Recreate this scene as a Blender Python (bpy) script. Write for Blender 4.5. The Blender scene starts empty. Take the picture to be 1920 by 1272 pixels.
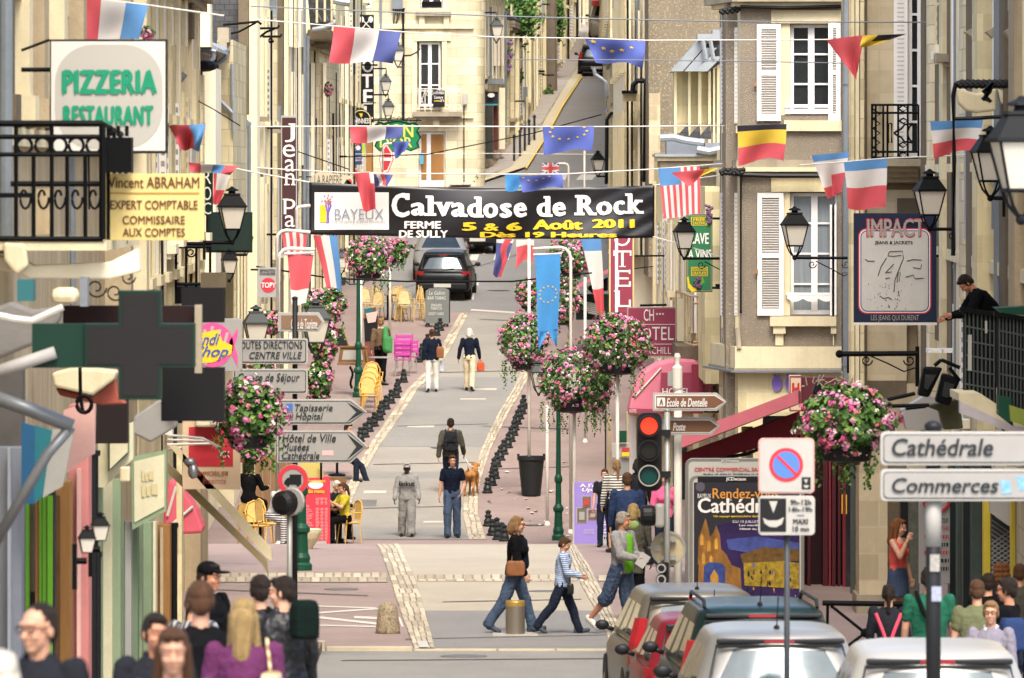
import bpy,bmesh,math,random
from math import sin,cos,pi,radians,sqrt,atan2
from mathutils import Vector,Matrix,noise as mnoise
import numpy as np
R=random.Random(7)
SC=bpy.context.scene
COL=SC.collection
# ---------------------------------------------------------------- camera: long lens, level, shifted down
F,YH,ZC=14000.0,330.0,8.0
cam=bpy.data.cameras.new("camera");camo=bpy.data.objects.new("camera",cam);COL.objects.link(camo)
camo.location=(0,0,ZC);camo.rotation_euler=(pi/2,0,0)
cam.sensor_width=36;cam.lens=F/1920*36;cam.shift_y=-(636-YH)/1920
cam.clip_start=1;cam.clip_end=3000
cam.dof.use_dof=True;cam.dof.focus_distance=150;cam.dof.aperture_fstop=7.5
SC.camera=camo
# ---------------------------------------------------------------- light: bright hazy daylight
wd=bpy.data.worlds.new("World");SC.world=wd;wd.use_nodes=True
nt=wd.node_tree;sky=nt.nodes.new("ShaderNodeTexSky");sky.sky_type='NISHITA';sky.sun_disc=False
SUN_EL,SUN_AZ=radians(54),radians(171)
sky.sun_elevation=SUN_EL;sky.sun_rotation=SUN_AZ;sky.air_density=1.0;sky.dust_density=4.0;sky.ozone_density=0.6
bg=nt.nodes["Background"];bg.inputs[1].default_value=0.15
nt.links.new(sky.outputs[0],bg.inputs[0])
sl=bpy.data.lights.new("sun",'SUN');sl.energy=1.25;sl.angle=radians(22);sl.color=(1,.945,.85)
so=bpy.data.objects.new("sun",sl);COL.objects.link(so);so.location=(-30,-20,60)
sd=Vector((sin(SUN_AZ)*cos(SUN_EL),cos(SUN_AZ)*cos(SUN_EL),sin(SUN_EL)))
so.rotation_euler=sd.to_track_quat('Z','Y').to_euler()
vs=SC.view_settings;vs.view_transform='Standard';vs.look='None';vs.gamma=1;vs.exposure=1.56
# ---------------------------------------------------------------- helpers
def W(px,py,Y):return Vector(((px-960)*Y/F,Y,ZC-(py-YH)*Y/F))
def WX(px,Y):return(px-960)*Y/F
def WZ(py,Y):return ZC-(py-YH)*Y/F
GP=[(-60,3.0),(0,2.2),(20,.9),(37,-3.9+8),(40,3.95),(60,2.88),(70,2.37),(80,1.92),(90,1.62),(100,1.5),(107,1.47),(125,1.35),(140,1.1),(150,.5),(160,.05),(165,0),(170,.22),(175,.6),(194,2.1),(226,4.18),(274,7.6),(341,12.4),(420,16.6),(520,20),(700,24),(1500,30)]
GP[1]=(0,5.6);GP[0]=(-60,8.0);GP[2]=(20,4.85)
def S(Y):return F/Y
def GZ(Y):
 if Y<=GP[0][0]:return GP[0][1]
 for(a,za),(b,zb)in zip(GP,GP[1:]):
  if Y<=b:return za+(zb-za)*(Y-a)/(b-a)
 return GP[-1][1]
def GY(py,far=True):
 """depth of the ground seen at photo row py, on the far side or the near side of the crest"""
 lo,hi=(163,600)if far else(40,140)
 for _ in range(50):
  m=(lo+hi)/2
  if YH+(ZC-GZ(m))*F/m>py:lo=m
  else:hi=m
 return(lo+hi)/2
def G(px,py,far=True):
 Y=GY(py,far);return Vector((WX(px,Y),Y,GZ(Y)))
def hexc(h):
 h=h.lstrip('#');v=[int(h[i:i+2],16)/255 for i in(0,2,4)]
 return tuple(((c+.055)/1.055)**2.4 if c>.04045 else c/12.92 for c in v)
MATS={}
def mat(name,col,rough=.7,var=.0,scale=3.0,bump=0.0,bscale=40.0,metal=0.0,spec=.22,var2=None,coat=0.0,emit=0.0,alpha=1.0,trans=0.0,stretch=(1,1,1),brick=None,speck=None,streak=0.0):
 """one procedural material: base colour broken up by two noises, optional stone joints, specks and bump"""
 if name in MATS:return MATS[name]
 if isinstance(col,str):col=hexc(col)
 m=bpy.data.materials.new(name);m.use_nodes=True;n=m.node_tree.nodes;L=m.node_tree.links
 b=n["Principled BSDF"];b.inputs["Roughness"].default_value=rough;b.inputs["Metallic"].default_value=metal
 b.inputs["Specular IOR Level"].default_value=spec
 if coat:b.inputs["Coat Weight"].default_value=coat;b.inputs["Coat Roughness"].default_value=.06
 if trans:b.inputs["Transmission Weight"].default_value=trans
 if emit:b.inputs["Emission Color"].default_value=(*col,1);b.inputs["Emission Strength"].default_value=emit
 tc=n.new("ShaderNodeTexCoord");mp=n.new("ShaderNodeMapping");mp.inputs["Scale"].default_value=stretch
 L.new(tc.outputs["Object"],mp.inputs[0])
 def mixc(fac,a,bb,mode='MIX'):
  x=n.new("ShaderNodeMix");x.data_type='RGBA';x.blend_type=mode
  for k,s in((0,fac),(6,a),(7,bb)):
   if hasattr(s,'is_linked')or hasattr(s,'links'):L.new(s,x.inputs[k])
   else:x.inputs[k].default_value=s if k==0 else(*s[:3],1)
  return x.outputs[2]
 def ns(sc,det=4,vec=None):
  t=n.new("ShaderNodeTexNoise");t.inputs["Scale"].default_value=sc;t.inputs["Detail"].default_value=det;t.inputs["Roughness"].default_value=.6
  L.new(vec or mp.outputs[0],t.inputs["Vector"]);return t.outputs[0]
 def ramp(s,a,bb):
  r=n.new("ShaderNodeMapRange");r.inputs[1].default_value=a;r.inputs[2].default_value=bb;L.new(s,r.inputs[0]);return r.outputs[0]
 c=col
 if var:
  d=tuple(x*(1-var)for x in col);l=tuple(min(1,x*(1+var))for x in col)
  if var2:d=hexc(var2)if isinstance(var2,str)else var2
  c=mixc(ramp(ns(scale),.3,.7),d,l)
  f2=ramp(ns(scale*9,3),.25,.75)
  c=mixc(.35,c,mixc(f2,d,l))
 if speck:
  sc,a,b0,b1=speck
  sc_=ramp(ns(sc,2),b0,b1);c=mixc(sc_,c,a)
 if var and rough>.8 and not speck:
  g_=ramp(ns(.9,6),.56,.72);q_=n.new('ShaderNodeMath');q_.operation='MULTIPLY';q_.inputs[1].default_value=.32;L.new(g_,q_.inputs[0]);c=mixc(q_.outputs[0],c,tuple(x*.5 for x in col))
 if streak:
  m2=n.new("ShaderNodeMapping");m2 .inputs["Scale"].default_value=(2.2,2.2,.12);L.new(tc.outputs["Object"],m2 .inputs[0])
  s2=ramp(ns(1.2,5,m2 .outputs[0]),.45,.75)
  mu=n.new("ShaderNodeMath");mu.operation='MULTIPLY';mu.inputs[1].default_value=streak;L.new(s2,mu.inputs[0])
  c=mixc(mu.outputs[0],c,tuple(x*.35 for x in col))
 hsrc=None
 if brick:
  bw,bh,mo,amt=brick
  sx=n.new("ShaderNodeSeparateXYZ");L.new(tc.outputs["Object"],sx.inputs[0])
  ad=n.new("ShaderNodeMath");ad.operation='ADD';L.new(sx.outputs[0],ad.inputs[0]);L.new(sx.outputs[1],ad.inputs[1])
  cb=n.new("ShaderNodeCombineXYZ");L.new(ad.outputs[0],cb.inputs[0]);L.new(sx.outputs[2],cb.inputs[1])
  bt=n.new("ShaderNodeTexBrick");L.new(cb.outputs[0],bt.inputs["Vector"])
  bt.inputs["Scale"].default_value=1;bt.inputs["Brick Width"].default_value=bw;bt.inputs["Row Height"].default_value=bh
  bt.inputs["Mortar Size"].default_value=mo;bt.inputs["Mortar Smooth"].default_value=.3
  bt.inputs["Color1"].default_value=(1,1,1,1);bt.inputs["Color2"].default_value=(.70,.69,.66,1);bt.inputs["Mortar"].default_value=(1-amt,)*3+(1,)
  c=mixc(1.0,c,bt.outputs[0],'MULTIPLY');hsrc=bt.outputs[1]
 if c is col:b.inputs["Base Color"].default_value=(*col,1)
 else:L.new(c,b.inputs["Base Color"])
 if bump:
  bp=n.new("ShaderNodeBump");bp.inputs["Strength"].default_value=bump;bp.inputs["Distance"].default_value=.02
  L.new(ns(bscale,3),bp.inputs["Height"]);L.new(bp.outputs[0],b.inputs["Normal"])
 MATS[name]=m;return m
ORG={}
def thing(name,label,cat,loc=(0,0,0),group=None,rz=0,local=False):
 o=bpy.data.objects.new(name,None);COL.objects.link(o);o.location=loc;o.rotation_euler=(0,0,rz)
 o.empty_display_size=.1
 tag(o,label,cat,group);ORG[o.name]=Vector((0,0,0))if local else Vector(loc)
 return o
def tag(o,label=None,cat=None,group=None,kind=None):
 if label:o["label"]=label
 if cat:o["category"]=cat
 if group:o["group"]=group
 if kind:o["kind"]=kind
 return o
def link_mesh(name,me,parent=None):
 o=bpy.data.objects.new(name,me);COL.objects.link(o)
 if parent is not None:o.parent=parent
 return o
class MB:
 def __init__(s):s.v=[];s.f=[];s.m=[];s.mi=0
 def add(s,vs,fs):
  k=len(s.v);s.v+=[tuple(v)for v in vs];s.f+=[tuple(i+k for i in f)for f in fs];s.m+=[s.mi]*len(fs);return s
 def mat(s,i):s.mi=i;return s
 def box(s,c,d,rz=0,M=None):
  x,y,z=(q/2 for q in d)
  vs=[Vector((i*x,j*y,k*z))for k in(-1,1)for j in(-1,1)for i in(-1,1)]
  if M is not None:vs=[M@v for v in vs]
  elif rz:vs=[Matrix.Rotation(rz,3,'Z')@v for v in vs]
  c=Vector(c)
  return s.add([v+c for v in vs],[(0,2,3,1),(4,5,7,6),(0,1,5,4),(2,6,7,3),(0,4,6,2),(1,3,7,5)])
 def bb(s,x0,x1,y0,y1,z0,z1):return s.box(((x0+x1)/2,(y0+y1)/2,(z0+z1)/2),(abs(x1-x0),abs(y1-y0),abs(z1-z0)))
 def hexa(s,P):return s.add(P,[(0,3,2,1),(4,5,6,7),(0,1,5,4),(1,2,6,5),(2,3,7,6),(3,0,4,7)])
 def quad(s,a,b,c,d):return s.add([a,b,c,d],[(0,1,2,3)])
 def prism(s,pts,ext):
  """planar outline pts extruded by vector ext"""
  n=len(pts);e=Vector(ext);P=[Vector(p)for p in pts]
  return s.add(P+[p+e for p in P],[tuple(range(n))[::-1],tuple(range(n,2*n))]+[(i,(i+1)%n,n+(i+1)%n,n+i)for i in range(n)])
 def tube(s,pts,r,n=6,cap=True,r2=None):
  P=[Vector(p)for p in pts];k=len(P);vs=[];up=Vector((0,0,1))
  for i,p in enumerate(P):
   t=(P[min(i+1,k-1)]-P[max(i-1,0)])
   if t.length<1e-9:t=Vector((0,0,1))
   t.normalize();a=t.cross(up)
   if a.length<1e-3:a=t.cross(Vector((1,0,0)))
   a.normalize();b=t.cross(a)
   rr=r[i]if isinstance(r,(list,tuple))else(r if r2 is None else r+(r2-r)*i/(k-1))
   vs+=[p+a*rr*cos(2*pi*j/n)+b*rr*sin(2*pi*j/n)for j in range(n)]
  fs=[(i*n+j,i*n+(j+1)%n,(i+1)*n+(j+1)%n,(i+1)*n+j)for i in range(k-1)for j in range(n)]
  if cap:fs+=[tuple(range(n))[::-1],tuple(range((k-1)*n,k*n))]
  return s.add(vs,fs)
 def lathe(s,prof,c=(0,0,0),n=12,sx=1,sy=1):
  c=Vector(c);k=len(prof)
  vs=[c+Vector((r*sx*cos(2*pi*j/n),r*sy*sin(2*pi*j/n),z))for r,z in prof for j in range(n)]
  fs=[(i*n+j,i*n+(j+1)%n,(i+1)*n+(j+1)%n,(i+1)*n+j)for i in range(k-1)for j in range(n)]
  fs+=[tuple(range(n))[::-1],tuple(range((k-1)*n,k*n))]
  return s.add(vs,fs)
 def ball(s,c,r,n=10,m=7,M=None):
  r=(r,r,r)if isinstance(r,(int,float))else r;c=Vector(c);vs=[]
  for i in range(m+1):
   a=pi*i/m
   for j in range(n):
    v=Vector((r[0]*sin(a)*cos(2*pi*j/n),r[1]*sin(a)*sin(2*pi*j/n),-r[2]*cos(a)))
    vs.append(c+(M@v if M is not None else v))
  return s.add(vs,[(i*n+j,i*n+(j+1)%n,(i+1)*n+(j+1)%n,(i+1)*n+j)for i in range(m)for j in range(n)])
 def cap(s,p0,r0,p1,r1,n=10):
  """tapered capsule"""
  p0=Vector(p0);p1=Vector(p1);d=p1-p0;L=d.length or 1e-6;d=d/L
  ps,rs=[],[]
  for i in range(4):a=pi/2*(i/3.);ps.append(p0-d*r0*cos(a));rs.append(max(r0*sin(a),r0*.05))
  for i in range(4):a=pi/2*(i/3.);ps.append(p1+d*r1*sin(a));rs.append(max(r1*cos(a),r1*.05))
  return s.tube(ps,rs,n)
 def loft(s,rings):
  n=len(rings[0]);k=len(rings);vs=[p for r in rings for p in r]
  fs=[(i*n+j,i*n+(j+1)%n,(i+1)*n+(j+1)%n,(i+1)*n+j)for i in range(k-1)for j in range(n)]
  fs+=[tuple(range(n))[::-1],tuple(range((k-1)*n,k*n))]
  return s.add(vs,fs)
 def grid(s,fn,nu,nv,matfn=None):
  k=len(s.v);s.v+=[tuple(fn(i/nu,j/nv))for j in range(nv+1)for i in range(nu+1)]
  for j in range(nv):
   for i in range(nu):
    a=k+j*(nu+1)+i;s.f.append((a,a+1,a+nu+2,a+nu+1));s.m.append(matfn((i+.5)/nu,(j+.5)/nv)if matfn else s.mi)
  return s
 def mesh(s,name,mats,off=None,smooth=False):
  me=bpy.data.meshes.new(name);v=s.v
  if off is not None and off.length>0:ox,oy,oz=off;v=[(a-ox,b-oy,c-oz)for a,b,c in v]
  me.from_pydata(v,[],s.f)
  for m in(mats if isinstance(mats,(list,tuple))else[mats]):me.materials.append(m)
  if any(s.m):me.polygons.foreach_set("material_index",s.m)
  if smooth:me.polygons.foreach_set("use_smooth",[True]*len(me.polygons))
  me.update();return me
 def build(s,name,mats,parent=None,smooth=False,bevel=0,fix=True):
  if fix and s.f:
   pass
  off=ORG.get(parent.name)if parent is not None else None
  o=link_mesh(name,s.mesh(name,mats,off,smooth),parent)
  ORG[o.name]=off if off is not None else Vector((0,0,0))
  if bevel:
   b=o.modifiers.new("bevel",'BEVEL');b.width=bevel;b.segments=2;b.limit_method='ANGLE'
  return o
def smooth_angle(o,deg=40):
 me=o.data;me.polygons.foreach_set("use_smooth",[True]*len(me.polygons))
 bm=bmesh.new();bm.from_mesh(me);t=radians(deg)
 for e in bm.edges:
  if len(e.link_faces)==2 and e.calc_face_angle(0)>t:e.smooth=False
 bm.to_mesh(me);bm.free();return o
def copy_tree(o,parent=None):
 c=o.copy();COL.objects.link(c);c.parent=parent
 ORG[c.name]=ORG.get(o.name,Vector((0,0,0)))
 for ch in[q for q in KIDS.get(o.name,[])]:
  copy_tree(ch,c)
 return c
KIDS={}
def index_kids(root):
 KIDS.clear()
 for q in bpy.data.objects:
  if q.parent is not None:KIDS.setdefault(q.parent.name,[]).append(q)
  # ---- lettering: an outline font turned to mesh, fitted to a rectangle on a plane
_tc={}
def glyphs(body,bold=0.0,shear=0.0,space=1.0,res=3,lines=1.0):
 key=(body,bold,shear,space,res,lines)
 if key in _tc:return _tc[key]
 cu=bpy.data.curves.new("lettering",'FONT');cu.body=body;cu.offset=min(0,bold);cu.shear=shear;cu.space_character=space
 cu.resolution_u=res;cu.align_x='LEFT';cu.space_line=lines;cu.fill_mode='FRONT'
 o=bpy.data.objects.new("lettering",cu);COL.objects.link(o)
 dg=bpy.context.evaluated_depsgraph_get();dg.update()
 me=bpy.data.meshes.new_from_object(o.evaluated_get(dg))
 V=np.array([tuple(v.co)for v in me.vertices])if len(me.vertices)else np.zeros((1,3));Fc=[tuple(p.vertices)for p in me.polygons]
 bpy.data.objects.remove(o);bpy.data.meshes.remove(me)
 if bold>0:
  n=len(V);k=bold*.9;Vs,Fs=[],[]
  for q,(dx,dy)in enumerate(((0,0),(k,0),(-k,0),(k*.5,k*.5),(-k*.5,-k*.5))):
   Vs.append(V+np.array([dx,dy,0]));Fs+=[tuple(i+q*n for i in f)for f in Fc]
  Z=np.repeat(np.arange(5),n);V=np.vstack(Vs);Fc=Fs
 else:Z=np.zeros(len(V))
 mn,mx=V.min(0),V.max(0);V=(V-mn)/np.maximum(mx-mn,1e-6);V[:,2]=Z*.0015
 _tc[key]=(V,Fc);return _tc[key]
def letter_into(mb,body,x0,y0,x1,y1,plane,bold=.0,shear=0,space=1.0,lines=1.0,warp=None):
 """fit body into (x0,y0)-(x1,y1) photo-style coordinates (y down) of plane(x, y) -> world"""
 V,Fc=glyphs(body,bold,shear,space,3,lines)
 vs=[]
 for u,v,zd in V:
  x=x0+(x1-x0)*u;y=y1-(y1-y0)*v
  vs.append(plane(x,y)+Vector((0,-zd,0)))
 return mb.add(vs,Fc)
def vplane(Y,d=.006):return lambda x,y:W(x,y,Y)+Vector((0,-d,0))
def lettering(parent,items,Y,m,name="lettering",d=.006,plane=None):
 one=all(len(it[0])<2 for it in items);mb=MB()
 for it in items:
  body,x0,y0,x1,y1=it[:5];k=it[5]if len(it)>5 else{}
  letter_into(mb,body,x0,y0,x1,y1,plane or vplane(Y,d),**k)
  if not one:mb.build(name,m,parent);mb=MB()
 if one:mb.build(name,m,parent)
def rrect(x0,y0,x1,y1,r,n=5):
 pts=[]
 for cx,cy,a0 in((x1-r,y1-r,0),(x0+r,y1-r,pi/2),(x0+r,y0+r,pi),(x1-r,y0+r,1.5*pi)):
  for i in range(n+1):
   a=a0+pi/2*i/n;pts.append((cx+r*cos(a),cy+r*sin(a)))
 return pts
def plate(mb,pts,Y,t=.03,d=0.0):
 """outline in photo pixels at depth Y extruded away from the viewer by t, its face standing d before Y"""
 P=[W(x,y,Y)+Vector((0,-d,0))for x,y in pts]
 return mb.prism(P,(0,t,0))
 # ================================================================ ground
def resample(pl,ys):
 """x of a photo polyline (x, y) at rows ys"""
 pl=sorted(pl,key=lambda p:p[1]);yy=[p[1]for p in pl];xx=[p[0]for p in pl]
 out=[]
 for y in ys:
  if y<yy[0]:a,b=0,1
  elif y>yy[-1]:a,b=len(yy)-2,len(yy)-1
  else:
   b=next(i for i in range(len(yy))if yy[i]>=y)or 1;a=b-1
  out.append(xx[a]+(xx[b]-xx[a])*(y-yy[a])/((yy[b]-yy[a])or 1))
 return out
def band(mb,left,right,far=True,lift=.004,nx=1,step=4.0):
 y0=max(min(p[1]for p in left),min(p[1]for p in right));y1=min(max(p[1]for p in left),max(p[1]for p in right))
 n=max(2,int((y1-y0)/step));ys=[y0+(y1-y0)*i/n for i in range(n+1)]
 xl,xr=resample(left,ys),resample(right,ys);rows=[]
 for y,a,b in zip(ys,xl,xr):
  rows.append([G(a+(b-a)*k/nx,y,far)+Vector((0,0,lift))for k in range(nx+1)])
 k0=len(mb.v);mb.v+=[tuple(p)for r in rows for p in r];w=nx+1
 for i in range(n):
  for j in range(nx):
   mb.f.append((k0+i*w+j,k0+(i+1)*w+j,k0+(i+1)*w+j+1,k0+i*w+j+1));mb.m.append(mb.mi)
def struct(name,mb,m,lab=None,smooth=False):
 o=mb.build(name,m,smooth=smooth);tag(o,lab or name.replace('_',' '),None,None,'structure');return o
M_pave=mat("mauve paving","#8b7a73",.85,.2,.35,.25,60,speck=(55,hexc("#696060"),.52,.75),streak=.0)
M_asph=mat("grey asphalt","#83817c",.9,.13,.35,.3,90,speck=(70,hexc("#65635f"),.5,.8))
M_asphl=mat("worn beige asphalt","#9f9787",.9,.12,.3,.3,90,speck=(60,hexc("#857d6f"),.5,.8))
M_asphd=mat("patched dark asphalt","#7b7976",.9,.1,.5,.3,90,speck=(70,hexc("#5c5c5a"),.5,.8))
M_walk=mat("old pavement","#9a928a",.9,.15,.5,.2,60)
M_paint=mat("road paint","#b9b5aa",.7,.12,6,0)
M_yel=mat("yellow road paint","#d8b64a",.7,.15,4)
M_kerb=mat("granite kerb","#b3a98f",.8,.15,5,.2,60)
M_cob=[mat("pale sett","#a59b88",.85,.14,4,.3,70),mat("grey sett","#958b79",.85,.14,4,.3,70),mat("light sett","#b3a994",.85,.12,4,.3,70)]
M_joint=mat("sett joint","#857a69",.95,.1,5)
mb=MB();xs=[-90,-40,-20,-10,-5,0,5,10,20,40,90]
ys=[-60,-30,0,10,20,30,37,40,50,60,65,70,75,80,85,90,95,100,102.2]
def gsheet(mb,xs,ys,lift=0):
 k=len(mb.v);w=len(xs);mb.v+=[(x,y,GZ(y)+lift)for y in ys for x in xs]
 for i in range(len(ys)-1):
  for j in range(w-1):
   mb.f.append((k+i*w+j,k+i*w+j+1,k+(i+1)*w+j+1,k+(i+1)*w+j));mb.m.append(0)
gsheet(mb,xs,ys+[104,107,112,118,125,132,140,145,150,155,160,165,170,175,184,194,210,226,250,274,305,341,380,420,470,520,600,700,1000,1500])
struct("ground",mb,M_pave)
mb=MB();gsheet(mb,xs,ys,.004);struct("cross_road",mb,M_asph,"grey asphalt cross road in front of the kerb")
NLl=[(704,1021.5),(710,1026),(729,1079),(749,1144),(776,1217)];NLr=[(748,1021.5),(751,1026),(777,1081),(797,1144),(816,1217)]
NRl=[(1060,1021.5),(1062,1022),(1090,1100),(1123,1157),(1148,1217)];NRr=[(1077,1021.5),(1079,1024),(1110,1072),(1149,1149),(1185,1217)]
mb=MB();band(mb,NLr,NRl,False,.004);struct("crossing_lane",mb,M_asphl,"worn beige asphalt lane over the crest")
mb=MB();band(mb,[(793,1146),(815,1216)],[(1118,1142),(1147,1216)],False,.008);struct("asphalt_patch",mb,M_asphd,"darker asphalt patch before the kerb")
def setts(mb,left,right,far,ncol,dpx,lift=.004,g=.12,h=.018):
 y0=max(min(p[1]for p in left),min(p[1]for p in right));y1=min(max(p[1]for p in left),max(p[1]for p in right))
 rows=[y0]
 while rows[-1]<y1:rows.append(rows[-1]+dpx*R.uniform(.8,1.25))
 rows[-1]=y1;Ls,Rs=resample(left,rows),resample(right,rows)
 for i in range(len(rows)-1):
  sh=R.uniform(-.25,.25)
  for c in range(ncol):
   u0,u1=(c+sh*(c>0))/ncol,(c+1+sh*(c<ncol-1))/ncol;du=(u1-u0)*g;u0+=du*R.uniform(.3,.8);u1-=du*R.uniform(.3,.8)
   ya,yb=rows[i],rows[i+1];q=(yb-ya)*g;ya+=q*.7;yb-=q*.7;P=[]
   for y,xl,xr,o in((yb,Ls[i+1],Rs[i+1],0),(ya,Ls[i],Rs[i],1)):
    for u in((u0,u1)if o==0 else(u1,u0)):P.append(G(xl+(xr-xl)*u,y,far)+Vector((0,0,lift)))
   ce=sum(P,Vector())/4;hz=h*R.uniform(.5,1.3);mb.mi=R.choice((0,0,1,2))
   T=[p+(ce-p)*.16+Vector((0,0,hz))for p in P]
   mb.add(P+T,[(4,5,6,7),(0,1,5,4),(1,2,6,5),(2,3,7,6),(3,0,4,7)])
def sett_strip(name,lab,left,right,far,ncol,dpx,**k):
 b=MB();band(b,left,right,far,.008,1,3);struct(name+"_bed",b,M_joint,lab+" bedding")
 b=MB();setts(b,left,right,far,ncol,dpx,.009,**k);o=struct(name,b,M_cob,lab)
sett_strip("sett_gutter","pale stone sett strip left of the crossing lane",NLl,NLr,False,4,9)
sett_strip("sett_gutter","pale stone sett strip right of the crossing lane",NRl,NRr,False,4,8)
for x0,x1,t0,t1,e0,e1 in((340,727,1076,1074,1095,1093),(782,1084,1079,1077,1094,1091),(1120,1200,1079,1081,1091,1093)):
 n=int((x1-x0)/17);b=MB();bd=MB()
 band(bd,[(x0,t0),(x0,e0)],[(x1,t1),(x1,e1)],False,.010,1,3);struct("sett_band_bed",bd,M_joint)
 setts(b,[(x0,t0),(x0,e0)],[(x1,t1),(x1,e1)],False,n,10,.011);struct("sett_band",b,M_cob,"row of pale setts across the pavement")
b=MB()
def kerb_run(b,pts,w,h,lift=0):
 for(a,c)in zip(pts,pts[1:]):
  A,C=Vector(a),Vector(c);d=(C-A).normalized();nrm=Vector((-d.y,d.x,0))*w;g=d*.015
  P=[A+g,C-g,C-g+nrm,A+g+nrm];b.hexa([p+Vector((0,0,-.1))for p in P]+[p+Vector((0,0,h))for p in P])
kx=[-30,-20,-12,-8,-5.2,-3.4,-2.55,-1.35]
kerb_run(b,[(x,102.25,GZ(102))for x in kx[:-1]],.28,.13)
kerb_run(b,[(-2.55,102.25,GZ(102)),(-1.35,102.25,GZ(102))],.28,.05)
kerb_run(b,[(x,102.25,GZ(102))for x in(-1.35,-.2,.6,1.5,2.2,3,4,6,8,12,20)],.22,.02)
struct("kerb",b,M_kerb,"granite kerb along the cross road")
b=MB()
for(x0,y0,x1,y1,w)in((594,1150,712,1142,2.6),(594,1158,712,1171,4),(560,1136,705,1141,2),(590,1173,712,1176,2.2),(664,1158,708,1160,4)):
 P=[G(x0,y0-w/2,False),G(x0,y0+w/2,False),G(x1,y1+w/2,False),G(x1,y1-w/2,False)]
 b.quad(*[p+Vector((0,0,.006))for p in P])
P=[G(x,y,False)+Vector((0,0,.006))for x,y in((746,1158),(753,1176),(757,1176),(750,1158))]
b.quad(*P);struct("painted_bay",b,M_paint,"white painted loading bay lines on the pavement")
b=MB()
for x0,x1 in((781,800),(803,808)):
 P=[G(x,y,False)+Vector((0,0,.03))for x,y in((x0,1206),(x0+5,1218),(x1+5,1218),(x1,1206))];b.quad(*P)
struct("drain_cover",b,mat("drain steel","#a8a69e",.6,.1,10),"steel drain cover at the foot of the sett strip")
FLo=[(862,588),(824,656),(796,700),(762,732),(726,786),(690,839),(660,892),(645,925),(625,965),(610,1012)]
FLi=[(880,588),(845,656),(815,700),(783,732),(749,786),(711,839),(681,892),(667,925),(650,965),(640,1012)]
FRi=[(1030,588),(1002,650),(958,737),(937,771),(918,809),(901,847),(892,877),(873,922),(868,940),(868,971),(878,1012)]
FRo=[(1048,588),(1022,650),(977,737),(960,764),(941,801),(920,843),(909,877),(901,903),(896,930),(897,965),(912,1012)]
b=MB();band(b,FLi,FRi,True,.004,2);struct("pedestrian_lane",b,mat("grey beige asphalt","#8e8980",.9,.16,.3,.3,90,speck=(60,hexc("#66625b"),.5,.8)),"asphalt lane between the two lines of bollards")
b=MB();band(b,[(830,708),(790,726),(712,838)],[(968,708),(960,735),(905,838)],True,.008)
band(b,[(640,985),(630,1012)],[(868,990),(879,1012)],True,.008)
band(b,[(690,885),(680,897)],[(880,885),(874,897)],True,.007)
struct("resurfaced_patch",b,M_asph,"grey resurfaced stretch of the pedestrian lane")
b=MB()
for x0,x1,y0,y1 in((765,815,799,802),(864,912,748,750),(890,932,729,732),(683,725,921,926),(795,832,978,981)):
 band(b,[(x0,y0),(x0-2,y1)],[(x1,y0),(x1-2,y1)],True,.010,1,1)
struct("speed_slab",b,mat("pale slab","#b5ad9c",.8,.1,4),"pale slabs let into the lane")
b=MB();band(b,[(670,938),(666,950)],[(707,938),(705,950)],True,.010,1,2);struct("lane_patch",b,mat("dark tar","#6a6864",.85,.1,4),"small dark tar patch in the lane")
sett_strip("sett_gutter","pale sett strip left of the pedestrian lane",FLo,FLi,True,2,4.5)
sett_strip("sett_gutter","pale sett strip right of the pedestrian lane",FRi,FRo,True,3,4.5)
b=MB();band(b,[(700,585),(720,500),(790,400),(905,340),(988,319),(1028,255),(1062,190),(1093,145),(1105,90),(1112,40),(1120,15)],[(1190,585),(1190,500),(1190,400),(1185,340),(1180,319),(1170,255),(1165,190),(1160,145),(1160,90),(1155,40),(1150,15)],True,.004,3)
struct("hill_road",b,M_asphd,"grey road climbing the hill in the distance")
b=MB();band(b,[(880,345),(960,317),(1015,235),(1040,195),(1082,131),(1094,90),(1104,40)],[(905,345),(988,317),(1031,245),(1058,195),(1093,140),(1104,90),(1112,40)],True,.1,1)
struct("hill_kerb",b,M_kerb,"pale kerb and gutter of the hill road")
b=MB();band(b,[(985,321),(1024,258),(1052,205),(1090,147)],[(988,321),(1027,258),(1055,205),(1092.5,147)],True,.11);struct("yellow_line",b,M_yel,"yellow line beside the hill kerb")
b=MB();band(b,[(840,352),(925,317),(985,240),(1028,160),(1070,100),(1092,50)],[(880,352),(961,317),(1016,240),(1062,162),(1084,126),(1104,50)],True,.10);struct("hill_pavement",b,M_walk,"grey pavement climbing beside the hill road")
b=MB()
for q in([(1089,328),(1119,328),(1110,338),(1080,338)],[(1050,328),(1064,328),(1060,338),(1046,338)],[(884,478),(899,478),(894,489),(879,489)],[(929,475),(957,475),(953,488),(925,488)],[(928,450),(940,450),(936,460),(922,460)],[(884,580.5),(965,585.5),(965,588.5),(882,583)],[(884,545),(891,545),(888,563),(884,563)],[(886,528),(898,528),(897,536),(886,536)]):
 b.quad(*[G(x,y)+Vector((0,0,.010))for x,y in q][::-1])
for i in range(6):
 y=450+i*5;x=914-i*1.7;b.quad(*[G(a,c)+Vector((0,0,.012))for a,c in((x,y),(x+5,y),(x+4,y+3),(x-1,y+3))][::-1])
for i in range(5):
 y=515+i*3.2;b.quad(*[G(a,c)+Vector((0,0,.012))for a,c in((884,y),(887,y),(887,y+1.8),(884,y+1.8))][::-1])
struct("road_markings",b,M_paint,"white dashes and bars painted at the hill junction")
M_tar=mat("tar seam","#4c4a47",.8,.15,8);M_cov=mat("cast cover","#5d5a55",.6,.25,30)
b=MB()
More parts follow.
